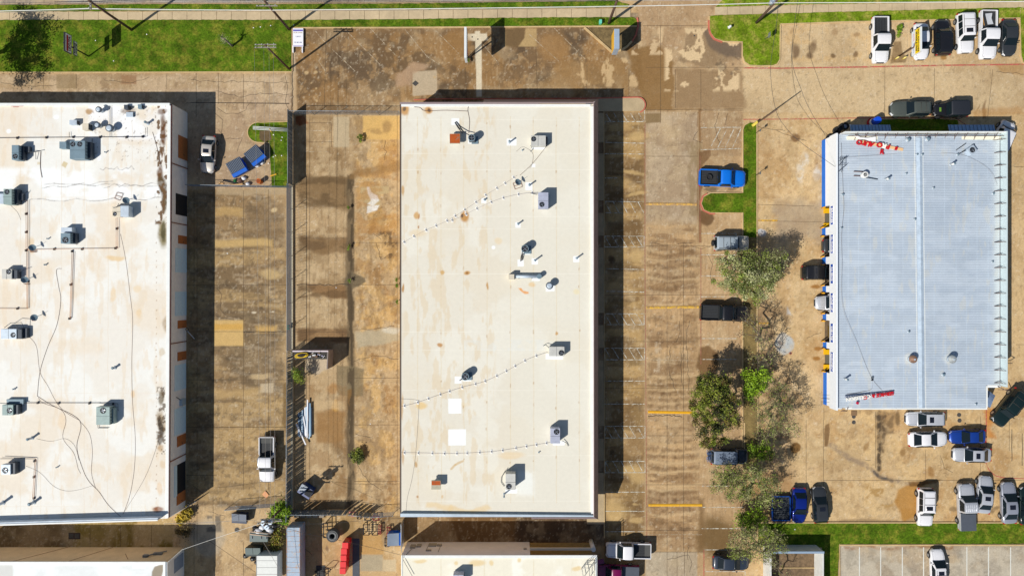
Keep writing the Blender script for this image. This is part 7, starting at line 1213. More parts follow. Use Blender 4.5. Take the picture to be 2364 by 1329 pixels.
tree('wide grey green tree south of the vehicle with bicycles', 'tree', (1735, 1108), [(1680, 1100, 4.2, 2.2, 1.4, .9), (1725, 1090, 4.8, 2.3, 1.3, 1.0), (1765, 1115, 4.4, 1.9, 1.5, .9), (1700, 1130, 4.4, 2.4, 1.4, .9), (1745, 1140, 4.0, 2.0, 1.3, .8), (1660, 1115, 3.6, 1.3, 1.0, .7), (1775, 1150, 3.6, 1.2, 1.0, .7)], 9500, 1, LG[:1] + LY[:2] + LG[1:2] + LG[3:], 160, .09, .17, 5, 1.1, bare_twigs=1)
tree('yellow green bush between the two lowest grey trees', 'shrub', (1730, 1206), [(1728, 1206, 2.0, 1.2, 1.2, .7), (1745, 1190, 2.2, 1.2, .9, .7), (1720, 1195, 1.8, .8, .8, .5)], 2800, 1, LB_[:2] + LD[:1], 36, .11, .08, 2, .6, nm='shrub')
tree('lowest grey tree reaching over the dark purple sedan', 'tree', (1765, 1245), [(1705, 1245, 3.8, 1.6, 1.2, .8), (1750, 1235, 4.4, 2.2, 1.3, .9), (1790, 1255, 4.0, 1.6, 1.4, .8), (1735, 1270, 4.0, 2.2, 1.2, .8), (1705, 1280, 3.4, 1.3, .8, .6), (1770, 1290, 3.4, 1.5, .9, .6)], 5200, 1, LG[:1] + LY[:2] + LG[1:2], 130, .09, .14, 5, 1.0, bare_twigs=1)
tree('bare pale tree leaning inside the walled enclosure', 'tree', (1800, 1318), [(1795, 1305, 2.4, .9, .9, .7), (1815, 1325, 2.2, .9, .8, .6)], 120, 1, LY, 20, .08, .09, 5, .5, tw=.02, bare_twigs=2, twl=.6)
tree('thin bare tree casting feathery shade over the garage drive', 'tree', (1770, 655), [(1778, 640, 3.8, 1.4, 1.2, 1.1), (1790, 600, 4.2, 1.2, 1.2, .9)], 700, 1, LG, 46, .1, .11, 5, 1.0, tw=.022, bare_twigs=2, twl=.9)
tree('second bare tree on the median with long branch shadows', 'tree', (1760, 830), [(1765, 800, 3.6, 1.2, 1.3, 1.0), (1745, 825, 3.2, 1.0, .9, .8), (1778, 830, 3.4, .9, 1.0, .8)], 500, 1, LY, 40, .09, .1, 5, .8, tw=.02, bare_twigs=2, twl=.8)
tree('bare twiggy tree beside the bright green shrub', 'tree', (1775, 1075), [(1785, 1060, 3.0, .9, .9, .8), (1765, 1075, 3.0, .8, .8, .7)], 300, 1, LD[3:] + LY[:1], 36, .09, .08, 5, .7, tw=.02, bare_twigs=2, twl=.7)
tree('leafless stubby pollard on the left lawn', 'tree', (537, 107), [(515, 88, 2.2, .45, .4, .5), (521, 94, 2.0, .4, .4, .4)], 160, 1, LG[2:3], 14, .05, .13, 4, 1.5, None, tw=.015, bark=mat('bark_pale', alb(136, 124, 108), .9), twl=.45)
tree('large tree outside the left edge shading the lawn corner', 'tree', (-52, 150), [(-110, 120, 6.2, 3.6, 3.2, 1.6), (-100, 175, 5.6, 2.8, 2.4, 1.3), (-110, 80, 5.8, 2.4, 2.4, 1.2)], 9000, 1, LG, 70, .12, .28, 4, 2.2, None, spread=.55)
tree('bright lime green bush under the transformer pole', 'shrub', (654, 1182), [(650, 1178, 1.9, 1.0, 1.1, .7), (640, 1188, 1.7, .8, .7, .6), (655, 1195, 1.6, .9, .7, .5), (662, 1172, 1.6, .7, .6, .6)], 3800, 1, LB_, 34, .12, .08, 1, .5, None, nm='shrub', spread=.25)
tree('small yellow green tree against the ragged fence', 'shrub', (692, 874), [(686, 868, 1.8, .6, .8, .5), (690, 876, 1.5, .5, .5, .4)], 900, 1, LD[2:3] + LB_[1:2], 14, .09, .05, 2, .9, None, nm='shrub')
tree('round weedy bush on the passage drain line', 'shrub', (825, 1052), [(825, 1052, .5, .75, .95, .35)], 3600, 1, LG[1:2] + LD[:3], 34, .09, .05, 1, .15, None, nm='shrub', spread=.2); 
tree('low weed by the patched square in the passage', 'weed', (832, 320), [(832, 320, .2, .22, .5, .15)], 420, 1, LD[:1] + LD[2:3], 10, .1, .03, 0, .1, None, nm='weed', spread=.1); tree('green weed clump by the white pickup in the sign row', 'weed', (2073, 72), [(2073, 67, .25, .3, .6, .15), (2071, 82, .2, .2, .35, .1)], 700, 1, LB_, 10, .1, .03, 0, .1, None, nm='weed', spread=.1)
tree('dry yellow grass tussock at the warehouse corner', 'weed', (425, 1196), [(428, 1188, .4, .6, .5, .25), (418, 1198, .4, .5, .5, .25), (436, 1180, .35, .5, .4, .2)], 2000, 1, [leafmat('straw', (206, 176, 60)), leafmat('straw2', (166, 140, 50))], 20, .16, .03, 0, .1, None, nm='weed', spread=.2)
tree('dead brown brush pile below the dry tussock', 'weed', (422, 1228), [(424, 1225, .3, .8, .4, .2)], 700, 1, LD[3:], 14, .1, .03, 6, .1, None, nm='brush', twl=.6, bare_twigs=1); tree('dry tangled weeds behind the rubbish pile', 'weed', (640, 1245), [(640, 1240, .5, .9, 1.0, .3), (632, 1260, .4, .7, .6, .2)], 1500, 1, [MATS['straw2'], LD[2], LD[3]], 24, .12, .04, 5, .1, None, nm='brush', bare_twigs=1, twl=.6)
for x, y in ((807, 570), (808, 648), (806, 480), (917, 645), (917, 657), (917, 695), (1081, 140)): tree('tiny weed in the paving at %s' % {(807, 570): 'the upper drain run', (808, 648): 'the drain bend', (806, 480): 'the white splash', (917, 645): 'the middle building west wall, uppermost', (917, 657): 'the middle building west wall, second', (917, 695): 'the middle building west wall, lowest', (1081, 140): 'the foot of the edge-on sign'}[(x, y)], 'weed', (x, y), [(x, y, .12, .12, .35, .08)], 160, 1, LD[:1] + LB_[1:2], 4, .07, .02, 0, .06, 'weeds in the joints', nm='weed', spread=.07)
# ================================================================ YARD OBJECTS
STL = mat('steel_dark', (.03, .03, .032), .5, .4); BLB = mat('bin_blue', alb(0, 96, 196), .45, noise=.1); LIDM = mat('bin_lid', alb(44, 52, 66), .5, noise=.15)
def bin_(lb, px, py, L, D, h, deg, body, lid, ribs=9, cat='dumpster', nm='dumpster', n2=1, open_=0, group='dumpsters'):
    p = W(px, py, h / 2); t = thing(nm, lb, cat, (p.x, p.y, .01), R(deg), group)
    b = MB(); b.frus([(-L / 2 + .08, -D / 2 + .12, .1), (L / 2 - .08, -D / 2 + .12, .1), (L / 2 - .08, D / 2, .1), (-L / 2 + .08, D / 2, .1)], [(-L / 2, -D / 2, h * .8), (L / 2, -D / 2, h * .8), (L / 2, D / 2, h), (-L / 2, D / 2, h)]); bd = b.build('body', body, t)
    for s in (-1, 1): MB().box((s * (L / 2 + .02) - .05, -.25, h * .4), (s * (L / 2 + .02) + .05, .25, h * .55)).build('fork_pocket', body, bd)
    for k in range(n2):
        x0 = -L / 2 + L * k / n2 + .02; x1 = -L / 2 + L * (k + 1) / n2 - .02
        if open_ and k == n2 - 1: MB().add([(x0, -D / 2 + .08, h * .8 + .012), (x1, -D / 2 + .08, h * .8 + .012), (x1, D / 2 - .08, h + .006), (x0, D / 2 - .08, h + .006)], [(0, 1, 2, 3)]).build('opening', DARK, t); continue
        y0_ = -D / 2 + D * .24; zf = lambda y: h * .8 + h * .2 * (y + D / 2) / D; l = MB().frus([(x0, y0_, zf(y0_) + .01), (x1, y0_, zf(y0_) + .01), (x1, D / 2 + .03, h + .01), (x0, D / 2 + .03, h + .01)], [(x0, y0_, zf(y0_) + .07), (x1, y0_, zf(y0_) + .07), (x1, D / 2 + .03, h + .07), (x0, D / 2 + .03, h + .07)]).build('lid', lid, t); b = MB()
        for i in range(ribs):
            x = x0 + (x1 - x0) * (i + .5) / ribs; b.add([(x - .03, y0_ + .03, zf(y0_) + .085), (x + .03, y0_ + .03, zf(y0_) + .085), (x + .03, D / 2, h + .09), (x - .03, D / 2, h + .09)], [(0, 1, 2, 3)])
        if ribs: b.build('lid_ribs', mat('lid_rib', alb(120, 130, 146), .4), l)
    return t
bin_('blue dumpster with ribbed lid nearer the warehouse car', 550, 388, 2.0, 1.9, 1.3, 28, BLB, LIDM, 10); bin_('blue dumpster with ribbed lid nearer the green corner bed', 592, 361, 2.0, 1.9, 1.3, 38, BLB, LIDM, 10)
bin_('dark blue dumpster with one lid open at the bottom of the passage', 708, 1131, 1.75, 1.35, 1.35, -33, mat('bin_navy', alb(10, 50, 110), .45), mat('lid_grey', alb(140, 148, 156), .5), 6, n2=2, open_=1); bin_('small dark skip with two ribbed lids in the lower yard', 555, 1194, 1.9, 1.25, 1.0, -4, mat('bin_ink', alb(24, 44, 72), .5), mat('lid_ink', alb(40, 46, 58), .5), 8, n2=2)
bin_('grey green dumpster with two plain lids above the white box', 588, 1270, 1.95, 1.15, 1.35, 0, mat('bin_moss', alb(50, 60, 58), .5), mat('lid_moss', alb(92, 104, 100), .5), 0, n2=2); bin_('tall blue ribbed dumpster beside the bottom roof corner', 914, 1240, 1.6, 1.8, 1.5, 90, BLB, mat('lid_silver', alb(168, 178, 190), .4), 11)
# big grey container with timber and rubbish
t = wthing('open_skip', 'grey metal skip with timber rails below the rubbish heap', 'skip', W(602, 1242)); p, q = W(576, 1250, 1.4), W(618, 1229, 1.4); MB().box((p.x, p.y, .1), (q.x, q.y, 1.4)).build('body', mat('bin_moss2', alb(96, 108, 104), .5, noise=.1), t, bevel=.03)
for y, z in ((1226, 1.5), (1232, 1.45)): MB().tube([W(577, y, z), W(626, y + 5, z)], .07, 4).build('timber', mat('timber_pink', alb(206, 176, 150), .8), t)
for x in (582, 603, 615): v = W(x, 1240, 1.4); MB().box((v.x - .03, v.y - .15, 1.4), (v.x + .03, v.y + .15, 1.5)).build('latch', CHR, t)
def bag(lb, px, py, s, m, z=0, nm='rubbish_bag', group='rubbish bags and scraps', cat='rubbish bag'):
    p = W(px, py, z + s * .4); rr = random.Random(int(px * 7 + py)); b = MB(); vs = []; n = 9
    for j in range(5):
        ph = math.pi * (j + .5) / 5
        for i in range(n): a = 2 * math.pi * i / n; r_ = s * math.sin(ph) * rr.uniform(.75, 1.2); vs.append((r_ * math.cos(a), r_ * math.sin(a) * .85, s * .6 - s * .6 * math.cos(ph) * rr.uniform(.9, 1.1)))
    b.add(vs, [(j * n + i, j * n + (i + 1) % n, (j + 1) * n + (i + 1) % n, (j + 1) * n + i) for j in range(4) for i in range(n)] + [tuple(range(n))[::-1], tuple(4 * n + i for i in range(n))], True); o = b.build(nm, m); o.location = (p.x, p.y, z + .01); return tag(o, lb, cat, group)
BW = mat('bag_white', (.7, .7, .72), .4); BK = mat('bag_black', (.02, .02, .022), .35); BGY = mat('bag_grey', alb(150, 160, 172), .35)
for x, y, s, m, z, lb in ((594, 383, .32, BW, 0, 'white bag west of the pair beside the right blue dumpster'), (605, 376, .3, BW, 0, 'white bag east of the pair beside the right blue dumpster'), (563, 412, .36, BW, 0, 'white bag on the heap below the left blue dumpster'), (573, 425, .32, BW, 0, 'pale bag against the cross fence'), (555, 417, .4, mat('scrap_brown', alb(110, 76, 66), .8), 0, 'brown torn sack on the heap below the left blue dumpster'), (543, 417, .25, mat('scrap_green', alb(20, 110, 50), .6), 0, 'small green scrap below the left blue dumpster'),
    (597, 1224, .5, BW, .9, 'large white bag at the left of the skip rubbish heap'), (612, 1211, .45, BGY, 1.0, 'long grey bag topping the skip rubbish heap'), (623, 1222, .5, BW, .8, 'white bag at the right of the skip rubbish heap'), (606, 1216, .4, BW, 1.0, 'small white bag in the middle of the skip rubbish heap'), (590, 1218, .4, BK, .7, 'black bag at the left edge of the skip rubbish heap'), (632, 1212, .45, BK, .6, 'black bag behind the skip rubbish heap'), (618, 1200, .4, BGY, .9, 'grey bag nearest the lime green bush'),
    (568, 1282, .4, BK, 0, 'black bag slumped left of the grey green dumpster'), (585, 1288, .42, BK, 0, 'black bag below the grey green dumpster'), (592, 1297, .3, BK, 0, 'small black bag by the corner of the white box')): bag(lb, x, y, s, m, z)
LIT = mat('litter_white', (.75, .75, .73), .7)
for i, (x, y, lb) in enumerate(((632, 312, 'at the top of the corner bed'), (652, 318, 'near the slat fence'), (650, 325, 'below the first fence scrap'), (632, 363, 'in the middle of the corner bed'), (637, 360, 'beside the middle scrap'), (651, 360, 'by the middle of the slat fence'), (620, 378, 'near the blue dumpsters'), (602, 60 + 4, 'on the lawn by the crossarm pole'), (586, 66, 'below the lawn edge near the pavement'), (626, 61, 'near the crossarm pole on the lawn'), (264, 142, 'on the lawn right of the pylon sign'), (222, 95, 'on the lawn level with the sign'), (340, 81, 'on the middle of the left lawn'), (525, 585, 'in the west yard by the shadow edge'), (776, 664, 'on the passage drain stain'), (855, 978, 'in the lower passage'), (1834, 1220, 'on the grass at the foot of the enclosure'), (679, 59, 'on the grass strip by the road'), (545, 1168, 'in the lower yard'), (1392, 800, 'near the middle building kerb'))):
    q = W(x, y); o = MB().add([(-.07, -.05, 0), (.06, -.07, .03), (.08, .04, .02), (-.03, .08, .05)], [(0, 1, 2, 3)]).build('litter', LIT); o.location = (q.x, q.y, .14 if y < 170 or y > 1210 or (x > 600 and x < 664 and y < 380) else .02); o.rotation_euler = (0, 0, i); tag(o, 'scrap of white litter ' + lb, 'litter', 'scraps of litter')
def plank(lb, x0, y0, x1, y1, m, w=.16, z=.08, nm='plank'): a, c = W(x0, y0, z), W(x1, y1, z); d = (c - a).normalized(); n = Vector((-d.y, d.x, 0)) * w / 2; o = MB().prism([(a + n).xy[:], (c + n).xy[:], (c - n).xy[:], (a - n).xy[:]], z - .05, z + .04).build(nm, m); return tag(o, lb, nm, 'planks and poles lying about')
PK = mat('plank_tan', alb(226, 176, 116), .7, noise=.1); plank('dark bent beam on the heap by the cross fence', 515, 416, 548, 424, STL, .2); plank('tan plank on the heap by the cross fence', 527, 429, 560, 425, PK, .2, .2); plank('short tan plank at the left of the heap', 506, 422, 516, 424, PK); plank('yellow plank in the corner bed', 623, 407, 638, 402, mat('plank_yellow', alb(236, 176, 40), .6), .12, .2)
t = thing('oil_drum', 'open orange rusted drum by the corner bed', 'drum', (W(602, 420).x, W(602, 420).y, 0)); b = MB().cyl((0, 0), .29, 0, .86, 18).build('body', mat('drum_orange', alb(216, 108, 30), .6, noise=.3, nscale=6), t); MB().cyl((0, 0), .24, .865, .87, 16).build('opening', mat('drum_inside', alb(150, 70, 24), .8), t); MB().tyre((0, 0, .86), 'z', .31, .26, .05, 18).build('rim', mat('drum_orange', (1, 1, 1)), t)
# green spool by the fence
t = thing('plastic_drum', 'green plastic double drum on the chain link strip', 'plastic drum', (W(666, 755, .5).x, W(666, 755, .5).y, .3)); GR_ = mat('drum_green', alb(30, 170, 110), .4)
for s in (-1, 1): MB().cyl((0, s * .17), .15, 0, .5, 12).build('tub', GR_, t)
# low storage pen with a shelf of hoses
t = wthing('storage_pen', 'grey walled storage pen with cluttered shelf against the ragged fence', 'storage pen', W(720, 830)); WLM = mat('pen_wall', alb(150, 134, 126), .8, noise=.1); hh = 2.5
a0, a1, a2 = W(690, 805), W(770, 805), W(767, 846); MB().box((a0.x, a0.y - .12, 0), (a1.x, a0.y, hh)).build('wall', WLM, t); d = (a2 - a1).normalized(); n = Vector((-d.y, d.x, 0)) * .06; s_ = a1 + Vector((-.06, -.12, 0)); MB().prism([(s_ + n).xy[:], (a2 + n).xy[:], (a2 - n).xy[:], (s_ - n).xy[:]], 0, hh).build('wall', WLM, t)
MB().box((a0.x, a0.y - .14, hh), (a1.x, a0.y + .02, hh + .05)).build('wall_cap', mat('cap_lilac', alb(226, 206, 206), .6), t); sh = MB().box((a0.x, a0.y - 1.1, 2.0), (a1.x - .1, a0.y - .12, 2.05)).build('shelf', mat('shelf_dark', (.05, .045, .04), .8), t)
rr = random.Random(4)
for i in range(16): x = a0.x + 1.7 + rr.random() * 2.2; y = a0.y - .3 - rr.random() * .6; MB().box((x, y, 2.05), (x + rr.uniform(.1, .5), y + rr.uniform(.05, .2), 2.05 + rr.uniform(.05, .25)), rr.random()).build('clutter', rr.choice([mat('clutter_lilac', alb(196, 186, 214), .6), mat('clutter_brown', alb(120, 92, 70), .8), mat('clutter_white', alb(226, 220, 214), .7), STL]), t)
c = Vector((a0.x + 1.15, a0.y - .55, 2.1)); pts = [c + Vector((.75 * math.cos(a) * (1 + .08 * math.sin(a * 1.7)), .3 * math.sin(a * 1.02), .01 * i)) for i, a in enumerate(np.linspace(0, 8 * math.pi, 90))]; o = MB().tube(pts, .035, 5).build('yellow_hose', mat('hose_yellow', alb(244, 200, 20), .5)); tag(o, 'coiled yellow hose on the shelf of the storage pen', 'hose')
# stack of metal profiles
t = wthing('metal_profiles', 'stack of pale steel profiles lying along the ragged fence', 'metal profiles', W(706, 970)); SP = [mat('profile_steel', alb(176, 196, 212), .35, .4), mat('profile_white', (.75, .76, .8), .4), mat('profile_dark', alb(120, 146, 166), .4, .4)]
for i, (x0, y0, x1, y1, k) in enumerate(((690, 952, 689, 1006, 0), (694, 950, 692, 1008, 2), (698, 946, 697, 1007, 0), (701, 944, 701, 1007, 0), (704, 940, 705, 1008, 1), (707, 938, 709, 1006, 0), (710, 922, 709, 1010, 1), (713, 928, 714, 1012, 0), (716, 930, 717, 1006, 2), (719, 940, 719, 1004, 0), (684, 978, 706, 1026, 1), (700, 960, 708, 1005, 1), (688, 958, 697, 985, 2))):
    z = .12 + (i % 3) * .1 + (.25 if i in (6, 10) else 0); a, c = W(x0, y0, z), W(x1, y1, z); d = (c - a).normalized(); n = Vector((-d.y, d.x, 0)) * .075; MB().prism([(a + n).xy[:], (c + n).xy[:], (c - n).xy[:], (a - n).xy[:]], z - .08, z + .05).build('profile', SP[k], t)
# white box, blue container
def container(lb, x0, y0, x1, y1, h, m, ribm, nm, n=5, cat='container'):
    a, c = W(x0, y1, h), W(x1, y0, h); t = wthing(nm, lb, cat, ((a.x + c.x) / 2, (a.y + c.y) / 2, 0)); bd = MB().box((a.x, a.y, .2), (c.x, c.y, h)).build('body', m, t, bevel=.03)
    for i in range(n): y = c.y - (c.y - a.y) * (i + .7) / n; MB().box((a.x + .04, y - .02, h), (c.x - .04, y + .02, h + .015)).build('roof_seam', ribm, bd)
    for s in ((a.x, c.x)): MB().box((s - .03, a.y, h - .05), (s + .03, c.y, h + .03)).build('top_rail', ribm, bd)
    return t
container('white flat roofed box body by the bottom edge', 592, 1282, 640, 1345, 2.1, mat('box_white', alb(232, 228, 218), .6, noise=.06), mat('seam_grey', alb(170, 166, 160), .6), 'box_body', 4); container('long blue grey shipping container with rusty edges', 662, 1217, 692, 1360, 2.5, mat('cont_blue', alb(168, 180, 194), .6, noise=.12, nscale=.9, fine=.08, mix=(alb(190, 160, 132), 1.2, .55, .66)), mat('cont_rust', alb(150, 160, 172), .7, mix=(alb(206, 150, 110), 2, .45, .55)), 'shipping_container', 12)
# giant tyre in its frame
t = wthing('tyre_swing_frame', 'black lifting frame holding one giant tyre in the lower yard', 'tyre frame', W(752, 1222)); 
for q in (((746, 1207, 1), (757, 1207, 1)), ((747, 1207, 1), (747, 1240, 1)), ((756, 1207, 1), (756, 1220, 1)), ((740, 1216, .6), (770, 1213, .6)), ((740, 1232, .6), (756, 1231, .6)), ((740, 1216, .6), (746, 1207, 1)), ((742, 1234, .6), (752, 1240, 1)), ((746, 1240, 1), (756, 1240, .9)), ((756, 1220, 1), (762, 1226, .8))): MB().tube([W(*q[0]), W(*q[1])], .06, 5).build('bar', STL, t)
p = W(767, 1237, 1.4); o = MB().tyre((p.x, p.y, .95), 'z', .78, .3, .95, 48, .05).build('giant_tyre', mat('tyre_grey', alb(92, 90, 88), .85, noise=.15, nscale=5)); tag(o, 'giant lugged grey tyre lying flat beside the black frame', 'tyre'); s = MB().cyl((p.x, p.y), .3, .9, .95, 20).build('hole', DARK, o); MB().tyre((p.x, p.y, 1.38), 'z', .55, .34, .1, 28).build('bead', mat('bead_grey', alb(120, 118, 116), .8), o)
# red lockers in a row
RD = mat('box_red', alb(236, 20, 26), .45, coat=.3, noise=.06)
for i, (x, y) in enumerate(((797, 1258), (794, 1272), (793, 1287), (792, 1302), (791, 1317))):
    a, c = W(x - 6.6, y + 6.4, 1.9), W(x + 6.6, y - 6.4, 1.9); t = wthing('red_locker', '%s red box in the row by the dark pit' % ('topmost', 'second', 'third', 'fourth', 'lowest')[i], 'red box', ((a.x + c.x) / 2, (a.y + c.y) / 2, 0), 'row of red boxes'); b = MB().box((a.x, a.y, .05), (c.x, c.y, 1.9)).build('body', RD, t, bevel=.03); MB().box((a.x - .02, a.y - .02, 1.9), (c.x + .02, c.y + .02, 1.96)).build('lid', RD, t, bevel=.02)
    for s in (-1, 1): MB().box(((a.x + c.x) / 2 + s * .22 - .05, c.y + .02, 1.84), ((a.x + c.x) / 2 + s * .22 + .05, c.y + .07, 1.95)).build('hinge', STL, b)
# gym like steel stands
def stand(lb, x0, y0, x1, y1, m=STL, feet=1, z=.5, grp='steel stands in the lower yard'):
    t = wthing('steel_stand', lb, 'steel stand', W((x0 + x1) / 2, (y0 + y1) / 2), grp); a, c = W(x0, y0, z), W(x1, y1, z)
    for x in (a.x, c.x):
        MB().tube([(x, a.y, z), (x, c.y, z)], .055, 5).build('upright', m, t)
        for y in (a.y - .1, (a.y + c.y) / 2, c.y + .1): MB().tube([(x - .16, y, z * .6), (x + .16, y, z * .6)], .045, 5).build('foot', m, t)
        for y in (a.y, c.y): MB().tube([(x, y, 0), (x, y, z)], .045, 5).build('leg', m, t)
    for y in (a.y, c.y): MB().tube([(a.x, y, z), (c.x, y, z)], .045, 5).build('crossbar', m, t)
MRN = mat('stand_maroon', alb(140, 24, 40), .5)
stand('left of the two black square stands by the passage gate', 839, 1210, 852, 1234); stand('right of the two black square stands by the passage gate', 859, 1209, 872, 1234); stand('maroon stand beside the black square stands', 875, 1212, 879, 1232, MRN); stand('second maroon stand near the tall blue dumpster', 894, 1216, 900, 1234, MRN); stand('small black stand left of the tall blue dumpster', 889, 1242, 898, 1261)
stand('dark stand under the gate, left end', 825, 1187, 833, 1197); stand('dark stand under the gate in the middle', 842, 1187, 856, 1200); stand('dark stand under the gate, right end', 862, 1190, 874, 1200, MRN); stand('black low rack at the bottom of the lower yard', 728, 1318, 748, 1340); 
t = wthing('triangle_frame', 'pink red triangular frame leaning at the south fence', 'steel frame', W(812, 1187)); pts = [W(806, 1181, .6), W(820, 1181, .6), W(814, 1192, .2)]
for i in range(3): MB().tube([pts[i], pts[(i + 1) % 3]], .06, 5).build('bar', mat('bar_pink', alb(206, 120, 110), .6), t)
t = wthing('handrail', 'open black steel handrail frame at the bottom edge of the lower yard', 'handrail', W(755, 1320)); 
for q in (((728, 1329, .1), (750, 1310, 1.0)), ((750, 1310, 1.0), (764, 1312, 1.0)), ((764, 1312, 1.0), (752, 1326, .1)), ((735, 1325, .6), (757, 1318, .6)), ((762, 1313, .9), (762, 1320, .5))): MB().tube([W(*q[0]), W(*q[1])], .04, 5).build('bar', STL, t)
for x0, y0, x1, y1, nm, lb, m in ((730, 1304, 751, 1345, 'rubber_mat', 'dark rubber mat at the bottom of the lower yard', mat('mat_dark', alb(70, 68, 66), .9, noise=.1)), (814, 1242, 830, 1345, 'steel_plate', 'long grey sheet lying right of the red boxes', mat('plate_grey', alb(74, 78, 84), .7, noise=.15))): a, c = W(x0, y1), W(x1, y0); tag(MB().box((a.x, a.y, .01), (c.x, c.y, .04)).build(nm, m), lb, nm.replace('_', ' '))
for i in range(5): q = W(684 + i * 14.5, 1187, .4); tag(MB().box((q.x - .3, q.y - .4, .02), (q.x + .3, q.y + .35, .4)).build('concrete_block', mat('block_grey', alb(150, 136, 120), .9, noise=.12)), '%s pale block in the row below the south slat fence' % ('first', 'second', 'third', 'fourth', 'fifth')[i], 'concrete block', 'row of pale blocks')
t = wthing('steel_gate', 'tall pale gate leaf standing at the south west corner of the middle building', 'gate', W(930, 1215)); MB().box((W(929, 0, 1).x - .05, W(0, 1252).y, .05), (W(929, 0, 1).x + .05, W(0, 1196).y, 2.1)).build('panel', mat('gate_grey', alb(166, 164, 162), .5, .2), t); MB().tube([(W(929, 0, 1).x, W(0, 1198).y, 0), (W(929, 0, 1).x, W(0, 1198).y, 2.3)], .06, 6).build('post', CHN, t)
t = wthing('warning_sign', 'orange diamond plate on the open chain link gate', 'sign plate', W(612, 1142)); b = MB(); c = W(613, 1141, .1); b.prism([(c.x - .45, c.y + .05), (c.x - .05, c.y + .5), (c.x + .42, c.y - .05), (c.x + .1, c.y - .5)], .06, .1); b.build('plate', mat('plate_orange', alb(226, 150, 90), .5), t)
t = wthing('pipe', 'white pipe lying at the foot of the left warehouse', 'pipe', W(439, 770)); MB().tube([W(431, 762, .8), W(449, 782, .1)], .06, 6).build('tube', mat('pipe_white', (1, 1, 1)), t); MB().tyre(tuple(W(432, 760, .9)), 'z', .22, .16, .08, 16).build('ring', STL, t)
o = MB().tyre(tuple(W(435, 1160, .3)), 'z', .2, .12, .2, 18).build('pipe_collar', mat('collar', alb(150, 140, 120))); tag(o, 'small round collar standing by the warehouse south corner', 'pipe collar')
# walled enclosure at the bottom right
t = wthing('bin_enclosure', 'three sided pale block wall enclosure below the long lawn', 'enclosure', W(1830, 1300)); EM = mat('enclosure_white', alb(222, 216, 206), .8, noise=.12, nscale=1.5); EB = mat('enclosure_blue', alb(150, 166, 184), .7); hh = 2.3; k = 1 / (1 - hh / H)
gxa, gxb = W(1796, 0).x - 1.9, W(1883, 0).x; gy0 = W(0, 1256).y; MB().box((gxa, gy0 - .2, 0), (gxb, gy0, hh)).build('wall', EM, t); MB().box((gxb - .2, W(0, 1420).y, 0), (gxb, gy0 - .2, hh)).build('wall', EM, t); MB().box((gxa, W(0, 1420).y, 0), (gxa + .2, gy0 - .2, hh)).build('wall', EM, t); MB().box((gxa - .03, gy0 - .24, hh), (gxb + .03, gy0 + .02, hh + .05)).build('cap', EB, t)
MB().box((gxa + .2, W(0, 1420).y, 0), (gxb - .2, gy0 - .2, .03)).build('slab', mat('slab_litter', alb(120, 96, 70), .9, noise=.4, nscale=2.5, fine=.3), t); MB().box((gxa + .2, W(0, 1309).y - .05, 0), (gxb - .2, W(0, 1309).y + .05, .12)).build('kerb', KB, t)
# garage surroundings
for i, (x, y, r_) in enumerate(((1950, 292, .48), (1930, 303, .5), (1915, 319, .5), (1938, 296, .4))): o = MB().tyre((0, 0, .14), 'z', r_, r_ * .55, .27, 26).build('tyre', TYR); q = W(x, y); o.location = (q.x, q.y, .27 if i == 3 else .0); MB().cyl((0, 0), r_ * .55, .05, .12, 14).build('rim', RIM if i in (0, 2) else STL, o); tag(o, '%s tyre outside the north west corner of the garage' % ('easternmost loose', 'middle loose', 'westernmost loose', 'stacked')[i], 'tyre', 'loose tyres')
t = wthing('drum', 'blue topped drum with a white and red base north of the garage', 'drum', W(2012, 285)); q = W(2012, 284); MB().cyl(q.xy, .62, 0, .3, 22).build('base', mat('drum_red', alb(200, 30, 40), .5), t); MB().cyl(q.xy, .5, .3, .75, 22, .46).build('band', BW, t); MB().cyl(q.xy, .46, .75, 1.6, 22, .42).build('body', mat('drum_blue', alb(20, 80, 210), .4), t)
for i, y in enumerate((527, 544, 594, 610, 660, 674, 724, 738, 788, 802, 857, 478)):
    x = 1894 + i * .3; q = W(x, y + (2 if i % 2 else -1)); t = wthing('bollard', 'yellow bollard %s garage pier' % ('above the second', 'below the second', 'above the third', 'below the third', 'above the fourth', 'below the fourth', 'above the fifth', 'below the fifth', 'above the sixth', 'below the sixth', 'at the top of the southern', 'at the foot of the northern')[i], 'bollard', q, 'yellow bollards at the garage doors'); MB().cyl(q.xy, .09, 0, .95, 12).build('post', mat('bollard_yellow', alb(246, 176, 20), .5), t); MB().cyl(q.xy, .09, .95, 1.02, 12, .04).build('cap', mat('bollard_yellow', (1, 1, 1)), t)
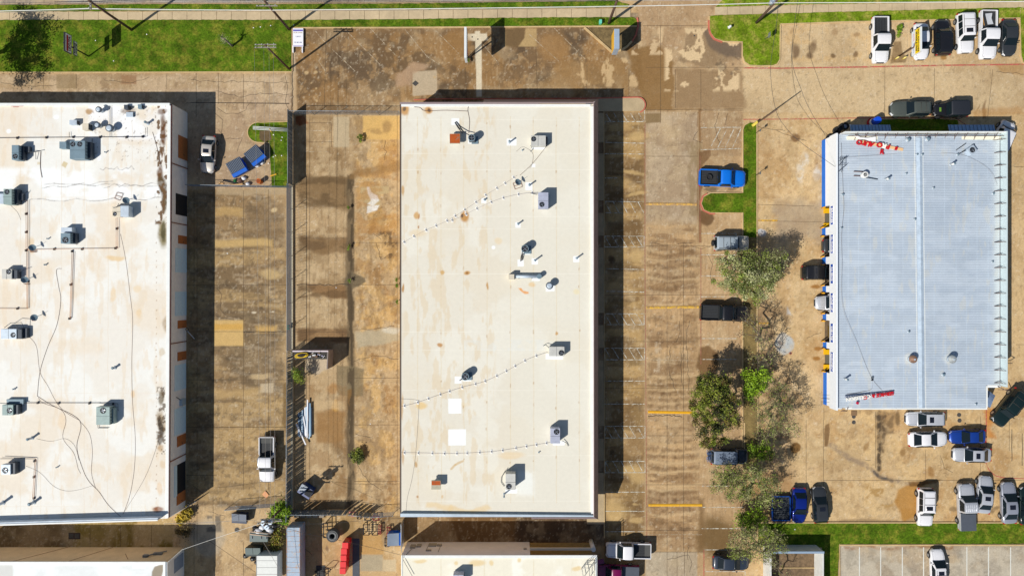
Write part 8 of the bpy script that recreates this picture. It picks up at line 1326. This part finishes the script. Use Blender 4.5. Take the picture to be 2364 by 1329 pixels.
for i, (x, y) in enumerate(((1958, 268), (2335, 268))): pass
t = wthing('hydrant', 'white fire hydrant on the top right grass island', 'hydrant', W(1682, 66)); q = W(1682, 66); HM = mat('hydrant_white', (.75, .76, .76), .5); MB().cyl(q.xy, .16, .1, .7, 14).build('barrel', HM, t); MB().cyl(q.xy, .19, .7, .85, 14, .08).build('bonnet', HM, t); MB().box((q.x - .27, q.y - .06, .45), (q.x + .27, q.y + .06, .58)).build('nozzle', HM, t)
t = wthing('road_sign', 'small square sign plate on a thin post on the top right grass island', 'road sign', W(1765, 92)); q = W(1765, 92); MB().cyl(q.xy, .03, .1, 2.0, 6).build('post', CHN, t); MB().box((q.x - .02, q.y - .3, 1.3), (q.x + .03, q.y + .3, 1.95)).build('plate', mat('plate_back', alb(150, 150, 156), .4, .5), t)
for i, (x, y) in enumerate(((1744, 308), (1744, 405))): t = wthing('road_sign', 'thin sign post on the median, %s one' % ('upper', 'lower')[i], 'road sign', W(x, y), 'median sign posts'); q = W(x, y); MB().cyl(q.xy, .03, .1, 1.9, 6).build('post', STL, t); MB().box((q.x - .02, q.y - .15, 1.5), (q.x + .02, q.y + .15, 1.9)).build('plate', mat('plate_back', (1, 1, 1)), t)
t = wthing('utility_box', 'tiny green utility box on the grass strip by the road', 'utility box', W(1385, 54)); q = W(1385, 54); MB().box((q.x - .15, q.y - .25, .1), (q.x + .15, q.y + .2, .6)).build('body', mat('box_mint', alb(110, 210, 180), .5), t, bevel=.02); MB().box((q.x - .17, q.y - .27, .6), (q.x + .17, q.y + .22, .65)).build('lid', mat('box_mint', (1, 1, 1)), t)
for i, (x, y0_, y1_) in enumerate(((2336, 990, 1064), (2360, 1000, 1074))): tag(strips('tyre_mark', [wig([(x, y0_), (x, y1_)], 8, .5)], 1.4, .006, JM2), kind='structure')
o = MB().box((-.35, -.3, 0), (.35, .3, .1)).build('tool_tray', mat('tray', alb(130, 100, 70), .7)); q = W(1971, 953); o.location = (q.x, q.y, .01); tag(o, 'small brown metal tray by the south wall of the garage', 'tray')
